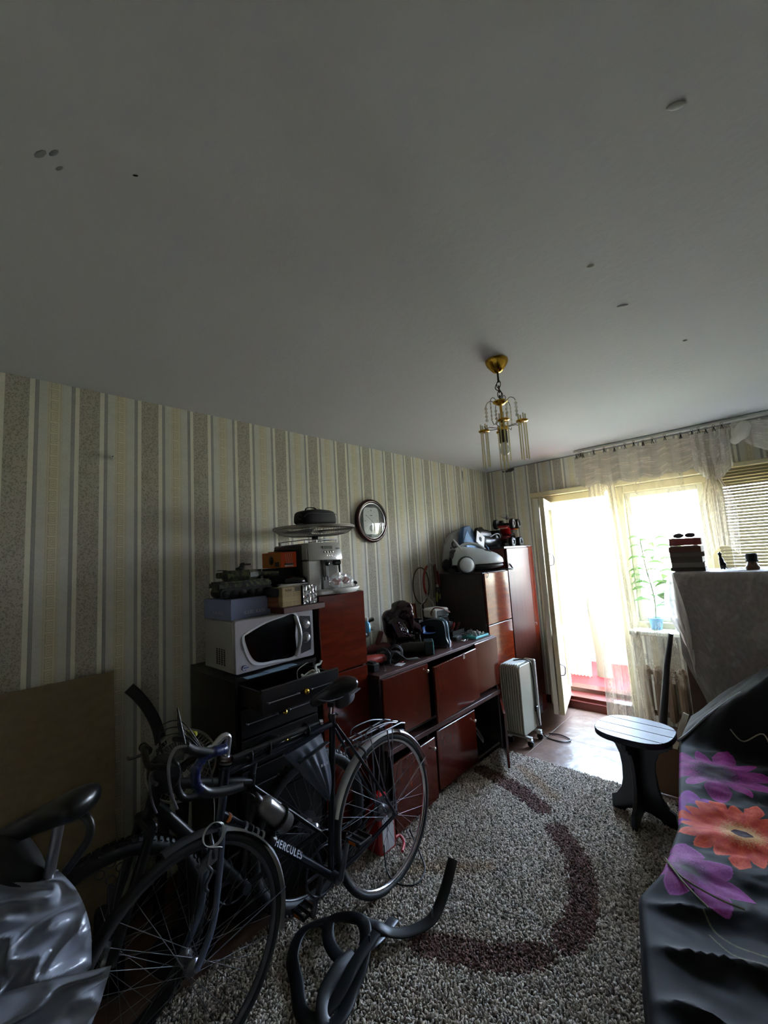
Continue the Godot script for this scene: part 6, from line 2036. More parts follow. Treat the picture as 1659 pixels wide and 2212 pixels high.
func chain(t: Node, bb: Vector3, hub: Vector3, r1: float, r0: float):
	var pts := []
	var n := 26
	for i in n + 1:
		pts.append(bb.lerp(hub, float(i) / n) + Vector3(0, lerpf(r1, r0, float(i) / n), 0))
	for i in 8:
		var a := PI / 2 + PI * (i + 0.5) / 8.0
		pts.append(hub + Vector3(cos(a), sin(a), 0) * r0)
	for i in n + 1:
		pts.append(hub.lerp(bb, float(i) / n) - Vector3(0, lerpf(r0, r1, float(i) / n), 0))
	for i in 8:
		var a := -PI / 2 + PI * (i + 0.5) / 8.0
		pts.append(bb + Vector3(cos(a), sin(a), 0) * r1)
	var st := S()
	for i in pts.size():
		var a: Vector3 = pts[i]
		var b: Vector3 = pts[(i + 1) % pts.size()]
		var m := 2
		for k in m:
			var c := a.lerp(b, (k + 0.5) / m) + Vector3(0, 0, 0.052)
			var d := (b - a).normalized()
			bx(st, c, Vector3(a.distance_to(b) / m * 0.75, 0.008, 0.006), 0.001, Basis(Vector3.BACK, atan2(d.y, d.x)))
	tag(obj("chain", st, M.dull_steel, t), "", "", "", "stuff")

func pedal(t: Node, bb: Vector3, ang: float, side: float):
	var e := bb + Vector3(0.165 * cos(ang), 0.165 * sin(ang), side * 0.075)
	var st := S()
	tube(st, [bb + Vector3(0, 0, side * 0.058), bb.lerp(e, 0.5) + Vector3(0, 0, side * 0.03), e], [0.013, 0.010, 0.011], 8)
	var o := obj("crank_arm", st, M.dull_steel, t)
	st = S()
	var c := e + Vector3(0, 0, side * 0.06)
	for k in [-1, 1]:
		bx(st, c + Vector3(k * 0.032, 0, 0), Vector3(0.014, 0.02, 0.085), 0.004)
		bx(st, c + Vector3(0, 0, k * 0.038), Vector3(0.07, 0.014, 0.010), 0.003)
	rod(st, e, c + Vector3(0, 0, side * 0.04), 0.008, 8)
	obj("pedal", st, M.black_plastic, o)
	for k in [-1, 1]:
		st = S()
		bx(st, c + Vector3(k * 0.0395, 0, 0), Vector3(0.003, 0.012, 0.04), 0.001)
		obj("reflector", st, mat("amber", Color(0.75, 0.35, 0.04), 0.2), o)

func road_bike():
	var t := thing("touring_bicycle", "black touring bicycle with chrome mudguards and metal bottle leaning by the cabinets", "bicycle", Vector3(-1.548, 0, -1.57), -(PI / 2 - 0.0451))
	t.rotation_order = EULER_ORDER_YXZ
	t.rotation.x = 0.052
	var fm := mat("frame_blue_black", Color(0.12, 0.135, 0.17), 0.22, 0.3)
	var rh := Vector3(0.012, 0.345, 0)
	var fh := Vector3(0.98, 0.345, 0)
	var bb := Vector3(0.385, 0.265, 0)
	var sl := Vector3(0.315, 0.86, 0)
	var ht := Vector3(0.832, 0.872, 0)
	var hb := Vector3(0.866, 0.69, 0)
	var st := S()
	rod(st, bb, sl + Vector3(-0.004, 0.02, 0), 0.0145, 14)
	rod(st, sl + Vector3(0.01, -0.01, 0), Vector3(0.835, 0.848, 0), 0.0145, 14)
	rod(st, bb, Vector3(0.86, 0.722, 0), 0.0165, 14)
	rod(st, ht, hb, 0.0185, 14)
	for s in [-1, 1]:
		tube(st, [bb + Vector3(-0.02, 0, s * 0.02), Vector3(0.25, 0.295, s * 0.045), rh + Vector3(0, 0, s * 0.06)], [0.010, 0.010, 0.008], 8)
		tube(st, [sl + Vector3(-0.008, -0.015, s * 0.014), Vector3(0.15, 0.59, s * 0.045), rh + Vector3(0, 0, s * 0.06)], [0.008, 0.008, 0.007], 8)
		bx(st, rh + Vector3(0.005, 0, s * 0.06), Vector3(0.04, 0.03, 0.006), 0.002)
	ring(st, ht - Vector3(0, 0.004, 0), 0.019, 0.004, Vector3.RIGHT, Vector3.BACK, 16, 6)
	obj("frame", st, fm, t)
	text("down_tube_lettering", "HERCULES", 0.034, mat("decal_silver", Color(0.75, 0.76, 0.80), 0.3, 0.4), t, Transform3D(Basis(Vector3.UP, PI) * Basis(Vector3.BACK, -0.765) * Basis(Vector3.RIGHT, -0.35), Vector3(0.595, 0.479, -0.0158)), "Droid Sans", true, 0.001)
	for k in 4:
		st = S()
		tube(st, [Vector3(0.70 + k * 0.022, 0.572 + k * 0.0212, 0), Vector3(0.708 + k * 0.022, 0.5797 + k * 0.0212, 0)], 0.0171, 14)
		obj("silver_stripe", st, M.decal_silver, t)
	st = S()
	tube(st, [Vector3(0.828, 0.6935, 0), Vector3(0.838, 0.7025, 0)], 0.0172, 14)
	obj("orange_sticker", st, mat("sticker_orange", Color(0.75, 0.38, 0.05), 0.4), t)
	# fork
	st = S()
	for s in [-1, 1]:
		tube(st, spline([hb + Vector3(0.0, -0.02, s * 0.026), Vector3(0.893, 0.55, s * 0.042), Vector3(0.922, 0.43, s * 0.046), fh + Vector3(0, 0, s * 0.05)], 5), 0.0105, 8)
	bx(st, hb + Vector3(0.0, -0.012, 0), Vector3(0.03, 0.024, 0.07), 0.006)
	obj("fork", st, mat("fork_grey", Color(0.34, 0.37, 0.44), 0.3, 0.4), t)
	st = S()
	for r in [[0.878, 0.022], [0.888, 0.018], [0.897, 0.021], [0.682, 0.022]]:
		var q: float = r[0]
		tube(st, [Vector3(0.832 - (q - 0.872) * 0.19, q, 0), Vector3(0.832 - (q - 0.872) * 0.19 - 0.0012, q + 0.006, 0)], r[1], 16)
	obj("headset", st, M.steel, t)
	wheel(t, rh, 0.345, 0.016, M.chrome, false, true)
	wheel(t, fh, 0.345, 0.016, M.dull_steel, false)
	# mudguards
	st = S()
	fender(st, rh, 0.362, deg_to_rad(168), deg_to_rad(20), 0.046)
	var fd := obj("mudguard", st, mat("guard_alloy", Color(0.85, 0.85, 0.86), 0.36, 0.5), t)
	fd.set_meta("label", "rear chrome mudguard")
	st = S()
	for s in [-1, 1]:
		rod(st, rh + Vector3(0.01, 0.02, s * 0.045), rh + Vector3(-0.345, 0.10, 0) + Vector3(0.02, 0.03, s * 0.024), 0.0022, 6)
		rod(st, rh + Vector3(0.0, 0.02, s * 0.05), rh + Vector3(-0.06, 0.40, s * 0.04), 0.0026, 6)
		rod(st, rh + Vector3(0.02, 0.02, s * 0.05), rh + Vector3(0.10, 0.39, s * 0.03), 0.0026, 6)
	obj("stay", st, M.steel, t)
	st = S()
	fender(st, fh, 0.362, deg_to_rad(200), deg_to_rad(112), 0.046)
	fd = obj("mudguard", st, M.guard_alloy, t)
	fd.set_meta("label", "front chrome mudguard")
	st = S()
	fender(st, fh, 0.364, deg_to_rad(108), deg_to_rad(78), 0.046)
	obj("mudguard_tip", st, M.dull_steel, t)
	st = S()
	for s in [-1, 1]:
		rod(st, fh + Vector3(-0.005, 0.0, s * 0.05), fh + Vector3(-0.355, 0.02, s * 0.024), 0.0022, 6)
	obj("stay", st, M.dull_steel, t)
	st = S()
	prism(st, rrect(-0.045, -0.017, 0.045, 0.017, 0.005), -0.010, 0.010, T3(0.90, 0.60, -0.0, 0, 0, -20), 0.003)
	obj("wheel_reflector", st, mat("reflector_grey", Color(0.35, 0.35, 0.36), 0.35), t)
	# luggage rack
	st = S()
	for s in [-1, 0, 1]:
		tube(st, [Vector3(0.20, 0.735 - 0.006 * absf(s), s * 0.045), Vector3(-0.10, 0.728, s * 0.055), Vector3(-0.135, 0.715, s * 0.05)], 0.0042, 6)
	for x in [0.19, 0.13, 0.02, -0.08]:
		rod(st, Vector3(x, 0.734, -0.055), Vector3(x, 0.734, 0.055), 0.0038, 6)
	for s in [-1, 1]:
		tube(st, [Vector3(0.20, 0.735, s * 0.045), Vector3(0.265, 0.73, s * 0.02), Vector3(0.27, 0.70, s * 0.02)], 0.004, 6)
		tube(st, spline([Vector3(0.16, 0.74, s * 0.05), Vector3(0.14, 0.765, s * 0.05), Vector3(0.02, 0.762, s * 0.05), Vector3(-0.07, 0.738, s * 0.05)]), 0.0032, 6)
		rod(st, Vector3(0.01, 0.73, s * 0.055), rh + Vector3(0, 0.02, s * 0.07), 0.004, 6)
	obj("luggage_rack", st, M.steel, t)
	st = S()
	bx(st, Vector3(-0.145, 0.695, 0), Vector3(0.012, 0.045, 0.08), 0.006)
	obj("rear_reflector", st, mat("reflector_dark", Color(0.10, 0.01, 0.015), 0.2), t)
	# brake
	st = S()
	for s in [-1, 1]:
		tube(st, spline([Vector3(0.165, 0.70, s * 0.006), Vector3(0.16, 0.68, s * 0.04), Vector3(0.155, 0.645, s * 0.03)]), 0.006, 6)
		bx(st, Vector3(0.152, 0.64, s * 0.022), Vector3(0.05, 0.012, 0.01), 0.003)
		tube(st, spline([hb + Vector3(0.035, -0.0, s * 0.006), hb + Vector3(0.045, -0.03, s * 0.045), hb + Vector3(0.035, -0.075, s * 0.03)]), 0.006, 6)
	obj("rim_brake", st, M.dull_steel, t)
	# drive
	crankset(t, bb, M.dull_steel)
	chain(t, bb, rh, 0.095, 0.038)
	pedal(t, bb, deg_to_rad(108), -1.0)
	pedal(t, bb, deg_to_rad(-72), 1.0)
	# saddle and post
	st = S()
	rod(st, sl, Vector3(0.306, 0.955, 0), 0.0125, 12)
	obj("seat_post", st, M.chrome, t)
	st = S()
	for y in [0.875, 0.925]:
		tube(st, [Vector3(0.3135, y, 0), Vector3(0.3125, y + 0.018, 0)], 0.018, 14)
		rod(st, Vector3(0.29, y + 0.008, -0.012), Vector3(0.28, y + 0.008, 0.02), 0.005, 6)
	obj("clamp", st, M.black_plastic, t)
	st = S()
	for s in [-1, 1]:
		tube(st, spline([Vector3(0.20, 0.975, s * 0.03), Vector3(0.25, 0.955, s * 0.025), Vector3(0.34, 0.957, s * 0.022), Vector3(0.40, 0.98, s * 0.01)]), 0.0035, 6)
	obj("saddle_rail", st, M.dull_steel, t)
	st = S()
	saddle_shape(st, 0.27, 0.15, T3(0.30, 1.022, 0, 0, 0, -1.5))
	obj("saddle", st, mat("saddle_leather", Color(0.025, 0.025, 0.027), 0.3), t)
	# handlebar
	st = S()
	tube(st, [Vector3(0.826, 0.90, 0), Vector3(0.816, 0.955, 0)], 0.0115, 12)
	tube(st, spline([Vector3(0.8205, 0.935, 0), Vector3(0.817, 0.965, 0), Vector3(0.84, 0.972, 0.0), Vector3(0.885, 0.938, 0.0)]), 0.0125, 10)
	ring(st, Vector3(0.885, 0.935, 0), 0.017, 0.006, Vector3.RIGHT, Vector3.UP, 16, 6, Vector2(1, 2))
	obj("stem", st, mat("stem_alloy", Color(0.72, 0.72, 0.74), 0.25, 0.9), t)
	var far := spline([Vector3(0.885, 0.935, 0.012), Vector3(0.862, 0.90, 0.10), Vector3(0.842, 0.868, 0.185), Vector3(0.862, 0.86, 0.205), Vector3(0.90, 0.845, 0.212), Vector3(0.918, 0.80, 0.212), Vector3(0.90, 0.745, 0.212), Vector3(0.86, 0.726, 0.21), Vector3(0.81, 0.722, 0.208)], 6)
	st = S()
	tube(st, far, 0.0135, 10)
	var bar := obj("handlebar", st, mat("tape_black", Color(0.04, 0.045, 0.055), 0.4), t)
	st = S()
	st = S()
	var near := spline([Vector3(0.885, 0.935, -0.012), Vector3(0.915, 0.975, -0.10), Vector3(0.93, 1.0, -0.185), Vector3(0.95, 1.006, -0.205), Vector3(1.0, 1.01, -0.21), Vector3(1.032, 0.985, -0.21), Vector3(1.03, 0.94, -0.208), Vector3(1.0, 0.905, -0.205), Vector3(0.95, 0.885, -0.203), Vector3(0.885, 0.872, -0.20)], 6)
	tube(st, near, 0.0135, 10)
	bar = obj("handlebar", st, mat("tape_blue", Color(0.045, 0.085, 0.25), 0.35), t)
	for k in range(2, near.size() - 14, 3):
		st = S()
		tube(st, [near[k], near[k].lerp(near[k + 1], 0.5), near[k + 1]], [0.0145, 0.0150, 0.0145], 10)
		obj("tape_turn", st, mat("tape_blue_light", Color(0.06, 0.11, 0.30), 0.3), bar)
	st = S()
	tube(st, near.slice(near.size() - 16), 0.0148, 10)
	obj("black_grip", st, M.tape_black, bar)
	for q in [[Vector3(1.005, 1.012, -0.21), 1.0], [Vector3(0.905, 0.84, 0.212), 0.8]]:
		st = S()
		var o: Vector3 = q[0]
		tube(st, spline([o + Vector3(-0.02, 0.0, 0), o + Vector3(0.03, 0.025, 0), o + Vector3(0.055, 0.045, 0)], 4), 0.014, 8)
		obj("brake_hood", st, M.rubber, bar)
		st = S()
		tube(st, spline([o + Vector3(0.05, 0.045, 0), o + Vector3(0.085, 0.05, 0), o + Vector3(0.105, 0.01, 0), o + Vector3(0.10, -0.06, 0), o + Vector3(0.085, -0.11, 0)], 5), 0.0065, 8, false, Vector2(0.6, 1.2))
		obj("brake_lever", st, M.steel, bar)
	st = S()
	for q in range(6):
		var a: Vector3 = [Vector3(1.06, 1.06, -0.21), Vector3(0.955, 0.885, 0.212)][q % 2]
		tube(st, spline([a, a + Vector3(0.0, 0.06 + 0.01 * q, 0.05), Vector3(0.98, 1.02 + 0.01 * q, 0.0), Vector3(0.91, 0.93, -0.02), Vector3(0.875, 0.80, 0.0)], 6), 0.0022, 5)
	tag(obj("brake_cable", st, M.black_plastic, t), "", "", "", "stuff")
	# little things fixed to it
	st = S()
	bx(st, Vector3(0.955, 1.0, 0.05), Vector3(0.035, 0.018, 0.08), 0.004, Basis(Vector3.UP, 0.3))
	obj("light_holder", st, M.black_plastic, t)
	st = S()
	bx(st, Vector3(0.935, 1.012, 0.03), Vector3(0.016, 0.018, 0.045), 0.004, Basis(Vector3.UP, 0.3))
	obj("yellow_band", st, mat("dull_yellow", Color(0.55, 0.55, 0.08), 0.4), t)
	# pump under the top tube
	st = S()
	rod(st, Vector3(0.815, 0.892, -0.02), Vector3(0.40, 0.886, -0.02), 0.0115, 12)
	var pm := obj("pump", st, M.black_plastic, t)
	st = S()
	rod(st, Vector3(0.408, 0.8862, -0.02), Vector3(0.392, 0.886, -0.02), 0.0135, 12)
	obj("pump_cap", st, M.chrome, pm)
	for x in [0.47, 0.66, 0.74]:
		st = S()
		ring(st, Vector3(x, 0.876, -0.010), 0.021, 0.003, Vector3.UP, Vector3.BACK, 14, 5, Vector2(1, 3))
		obj("strap", st, M.rubber, t)
	# ring of wire by the fork
	st = S()
	for k in 3:
		ring(st, Vector3(0.91 + 0.003 * k, 0.700 + 0.002 * k, -0.06), 0.036 - 0.001 * k, 0.0013, Vector3(1, 0, 0.1).normalized(), Vector3.UP, 28, 5)
	tube(st, [Vector3(0.92, 0.665, -0.06), Vector3(0.895, 0.655, -0.06), Vector3(0.885, 0.648, -0.058)], 0.0015, 4)
	tube(st, spline([Vector3(0.91, 0.736, -0.06), Vector3(0.905, 0.78, -0.055), Vector3(0.91, 0.83, -0.06)]), 0.0012, 4)
	obj("wire_ring", st, mat("bare_wire", Color(0.72, 0.72, 0.70), 0.3, 0.6), t)
	st = S()
	tube(st, spline([Vector3(0.92, 0.655, -0.05), Vector3(0.935, 0.62, -0.055), Vector3(0.92, 0.59, -0.05), Vector3(0.945, 0.56, -0.055), Vector3(0.935, 0.54, -0.05)]), 0.005, 6)
	obj("brake_arm", st, M.dull_steel, t)
	# metal bottle in its cage
	var b := thing("metal_bottle", "brushed steel drinking bottle strapped above the bicycle down tube", "bottle", Vector3(-1.548, 0, -1.57), -(PI / 2 - 0.0451))
	b.rotation_order = EULER_ORDER_YXZ
	b.rotation.x = 0.052
	var d := Vector3(0.142, 0.165, 0).normalized()
	var a0 := Vector3(0.607, 0.578, -0.03)
	var xf := align_y(a0, a0 + d)
	st = S()
	lathe(st, [Vector2(0, 0.0), Vector2(0.030, 0.0), Vector2(0.0365, 0.006), Vector2(0.0365, 0.14), Vector2(0.034, 0.150), Vector2(0.022, 0.168), Vector2(0.017, 0.172), Vector2(0.017, 0.182), Vector2(0, 0.182)], 32, xf)
	obj("bottle_body", st, mat("brushed_steel", Color(0.50, 0.49, 0.48), 0.3, 0.95), b)
	st = S()
	lathe(st, [Vector2(0.018, 0.178), Vector2(0.019, 0.205), Vector2(0.012, 0.21), Vector2(0, 0.21)], 20, xf)
	ring(st, xf * Vector3(0, 0.222, 0), 0.015, 0.003, xf.basis.y, Vector3.BACK, 18, 6)
	obj("bottle_cap", st, M.black_plastic, b)
	st = S()
	ring(st, xf * Vector3(0, 0.055, 0), 0.0385, 0.003, xf.basis.x, xf.basis.z, 28, 6, Vector2(1, 3.5))
	tube(st, [xf * Vector3(0, 0.05, 0.0) + Vector3(0.02, -0.03, 0.01), Vector3(0.655, 0.545, 0.0)], 0.012, 8)
	var cage := thing("bottle_cage", "black clip holder gripping the steel bottle on the down tube", "bottle cage", b.position, b.rotation.y)
	cage.rotation_order = EULER_ORDER_YXZ
	cage.rotation.x = 0.052
	obj("clip", st, M.black_plastic, cage)
	st = S()
	tube(st, [Vector3(0.655, 0.531, 0), Vector3(0.68, 0.555, 0)], 0.0215, 14)
	tube(st, [Vector3(0.75, 0.618, 0), Vector3(0.765, 0.632, 0)], 0.0195, 14)
	obj("tube_clamp", st, M.black_plastic, cage)
	# frame bag
	var g := thing("frame_bag", "grey triangular frame bag hanging under the bicycle top tube", "bag", b.position, b.rotation.y)
	g.rotation_order = EULER_ORDER_YXZ
	g.rotation.x = 0.052
	var A := Vector2(0.585, 0.815)
	var B := Vector2(0.39, 0.835)
	var C := Vector2(0.345, 0.775)
	var D := Vector2(0.375, 0.555)
	st = S()
	for sgn in [-1.0, 1.0]:
		grid(st, 20, 20, func(u, v):
			var top: Vector2 = A.lerp(B, u)
			var bot: Vector2 = D.lerp(C, 0.0).lerp(A, 0.0)
			var p: Vector2 = top.lerp(D, v) if u < 0.6 else top.lerp(D, v) + (C - B) * ((u - 0.6) / 0.4) * sin(PI * v) * 0.6
			var e: float = sin(PI * clampf(u * 0.94 + 0.03, 0, 1)) * sin(PI * clampf(v * 0.92 + 0.04, 0, 1))
			var f: float = 0.006 * sin(u * 26.0 + 2.0 * v) * sin(PI * v) * sin(PI * u)
			bot = p
			return Vector3(bot.x, bot.y, sgn * (0.004 + 0.030 * pow(maxf(e, 0.0), 0.5) + f) - 0.002))
	var bagm := mat("bag_grey", Color(0.23, 0.25, 0.30), 0.45)
	bagm.cull_mode = BaseMaterial3D.CULL_DISABLED
	obj("pouch", st, bagm, g)
	st = S()
	tube(st, spline([Vector3(0.535, 0.775, -0.034), Vector3(0.46, 0.79, -0.043), Vector3(0.38, 0.80, -0.034)]), 0.008, 8, false, Vector2(0.5, 2.0))
	obj("zip_flap", st, mat("flap_dark", Color(0.08, 0.085, 0.10), 0.5), g)
	st = S()
	tube(st, [Vector3(0.585, 0.815, -0.004), Vector3(0.48, 0.69, -0.012), Vector3(0.385, 0.56, -0.006)], 0.003, 6)
	obj("piping", st, M.bag_grey, g)
	st = S()
	for k in 3:
		bx(st, Vector3(0.425 - 0.014 * k, 0.722, -0.0425), Vector3(0.009, 0.010, 0.001), 0)
	tag(obj("printed_mark", st, M.decal_silver, g), "", "", "", "stuff")
	# saddle bag
	var sb := thing("saddle_bag", "small grey pouch hanging behind the touring bicycle saddle", "bag", b.position, b.rotation.y)
	sb.rotation_order = EULER_ORDER_YXZ
	sb.rotation.x = 0.052
	st = S()
	grid(st, 18, 12, func(u, v):
		var a: float = TAU * u
		var p: float = PI * (v - 0.5)
		var cp: float = pow(maxf(cos(p), 0.0), 0.5)
		return Vector3(0.225 + 0.055 * cos(a) * cp, 0.94 + 0.032 * signf(sin(p)) * pow(absf(sin(p)), 0.6) - 0.25 * (0.055 * cos(a) * cp), -0.04 * sin(a) * cp), true)
	obj("pouch", st, mat("pouch_slate", Color(0.20, 0.21, 0.24), 0.5), sb)
	st = S()
	bx(st, Vector3(0.20, 0.963, -0.03), Vector3(0.07, 0.006, 0.05), 0.002, Basis(Vector3.BACK, -0.2))
	obj("reflective_strip", st, mat("strip_grey", Color(0.5, 0.51, 0.53), 0.3), sb)

func mountain_bike():
	var t := thing("mountain_bicycle", "black mountain bicycle with knobbly tyres standing behind the touring bicycle", "bicycle", Vector3(-1.785, 0, -1.265), -PI / 2)
	var fm := mat("frame_black", Color(0.025, 0.026, 0.03), 0.35)
	var rh := Vector3(0, 0.33, 0)
	var fh := Vector3(0.84, 0.33, 0)
	var bb := Vector3(0.36, 0.28, 0)
	var st := S()
	rod(st, bb, Vector3(0.30, 0.69, 0), 0.017, 12)
	rod(st, Vector3(0.31, 0.66, 0), Vector3(0.68, 0.80, 0), 0.019, 12)
	rod(st, bb, Vector3(0.69, 0.73, 0), 0.022, 12)
	rod(st, Vector3(0.675, 0.83, 0), Vector3(0.71, 0.70, 0), 0.022, 12)
	for s in [-1, 1]:
		rod(st, bb + Vector3(0, 0, s * 0.03), rh + Vector3(0, 0, s * 0.065), 0.011, 8)
		rod(st, Vector3(0.305, 0.64, s * 0.02), rh + Vector3(0, 0, s * 0.065), 0.010, 8)
	obj("frame", st, fm, t)
	st = S()
	for s in [-1, 1]:
		rod(st, Vector3(0.72, 0.68, s * 0.055), fh + Vector3(0, 0, s * 0.055), 0.017, 10)
	bx(st, Vector3(0.72, 0.685, 0), Vector3(0.04, 0.03, 0.14), 0.008)
	obj("fork", st, fm, t)
	wheel(t, rh, 0.335, 0.027, M.black_plastic, true, true)
	wheel(t, fh, 0.335, 0.027, M.black_plastic, true)
	crankset(t, bb, M.dull_steel)
	chain(t, bb, rh, 0.09, 0.045)
	pedal(t, bb, 0.6, 1.0)
	st = S()
	rod(st, Vector3(0.30, 0.68, 0), Vector3(0.285, 0.74, 0), 0.014, 10)
	obj("seat_post", st, M.dull_steel, t)
	st = S()
	saddle_shape(st, 0.26, 0.15, T3(0.28, 0.80, 0))
	obj("saddle", st, M.saddle_leather, t)
	st = S()
	tube(st, spline([Vector3(0.68, 0.89, -0.16), Vector3(0.69, 0.895, -0.12), Vector3(0.71, 0.875, 0), Vector3(0.69, 0.895, 0.12), Vector3(0.68, 0.89, 0.16)]), 0.0125, 10)
	tube(st, [Vector3(0.675, 0.83, 0), Vector3(0.67, 0.87, 0), Vector3(0.71, 0.875, 0)], 0.014, 10)
	obj("handlebar", st, fm, t)
	for s in [-1, 1]:
		st = S()
		tube(st, [Vector3(0.68, 0.89, s * 0.165), Vector3(0.683, 0.891, s * 0.10)], 0.017, 12)
		obj("grip", st, M.rubber, t)
		st = S()
		tube(st, spline([Vector3(0.69, 0.89, s * 0.09), Vector3(0.73, 0.885, s * 0.10), Vector3(0.74, 0.875, s * 0.13), Vector3(0.735, 0.87, s * 0.16)]), 0.006, 6)
		obj("brake_lever", st, M.dull_steel, t)
	st = S()
	lathe(st, [Vector2(0, -0.02), Vector2(0.05, -0.018), Vector2(0.065, 0.0), Vector2(0.068, 0.015), Vector2(0.06, 0.02), Vector2(0, 0.022)], 26, align_y(Vector3(0.66, 0.84, -0.02), Vector3(0.78, 0.86, -0.10)))
	obj("headlamp", st, M.black_plastic, t)

func city_bike_parts():
	# saddle of a third bicycle under the plastic sheet
	var t := thing("wrapped_bicycle", "bicycle by the hardboard with only black saddle and seat post uncovered", "bicycle", Vector3(-1.52, 0, -0.24), deg_to_rad(226))
	var st := S()
	saddle_shape(st, 0.27, 0.155, T3(0.035, 0.975, 0, 0, 0, -13))
	obj("saddle", st, M.saddle_leather, t)
	st = S()
	tube(st, [Vector3(-0.012, 0.935, 0), Vector3(0.03, 0.70, 0)], 0.0135, 12)
	obj("seat_post", st, M.steel, t)
	st = S()
	tube(st, spline([Vector3(-0.055, 0.95, 0.0), Vector3(-0.09, 0.92, 0.0), Vector3(-0.085, 0.87, 0.0), Vector3(-0.03, 0.80, 0.0)]), 0.011, 8)
	tube(st, spline([Vector3(0.08, 0.93, 0.0), Vector3(0.02, 0.915, 0), Vector3(-0.04, 0.93, 0)]), 0.006, 8)
	obj("saddle_bracket", st, M.black_plastic, t)
	st = S()
	grid(st, 16, 10, func(u, v):
		var a: float = TAU * u
		var p: float = PI * (v - 0.5)
		var cp: float = pow(maxf(cos(p), 0.0), 0.6)
		return Vector3(0.11 + 0.07 * cos(a) * cp + 0.04 * sin(p), 0.84 - 0.075 * sin(p) * -1.0, -0.04 * sin(a) * cp), true)
	obj("under_saddle_pouch", st, M.black_matte, t)
	st = S()
	for k in 3:
		tube(st, spline([Vector3(0.14 + 0.02 * k, 0.80, 0.01 * k), Vector3(0.20 + 0.02 * k, 0.72, 0.02 * k), Vector3(0.23 + 0.025 * k, 0.60, 0.02 * k)]), 0.005, 6)
	obj("cable", st, M.black_plastic, t)
	st = S()
	rod(st, Vector3(-0.012, 0.72, 0), Vector3(-0.02, 0.30, 0), 0.018, 12)
	rod(st, Vector3(-0.015, 0.66, 0), Vector3(0.40, 0.72, 0), 0.018, 12)
	rod(st, Vector3(-0.02, 0.30, 0), Vector3(0.40, 0.68, 0), 0.018, 12)
	obj("frame", st, M.frame_black, t)

# ---------------------------------------------------------------- window side
func keep(p: Vector3, _u: float, _v: float) -> Vector3:
	return p

func curtain_sheet(called: String, parent: Node, m: Material, x0: float, x1: float, y0: Callable, y1: Callable, z: float, folds: float, amp: float, shape: Callable = keep):
	var st := S()
	grid(st, 72, 36, func(u, v):
		var yt: float = y1.call(u)
		var yb: float = y0.call(u)
		var y: float = lerpf(yb, yt, v)
		var p := Vector3(lerpf(x0, x1, u), y, z + amp * sin(u * folds * TAU + 0.6 * sin(v * 3.0)) * (1.0 - 0.3 * v) + amp * 0.4 * sin(u * folds * 2.3 * TAU + 1.0))
		return shape.call(p, u, v))
	return obj(called, st, m, parent)

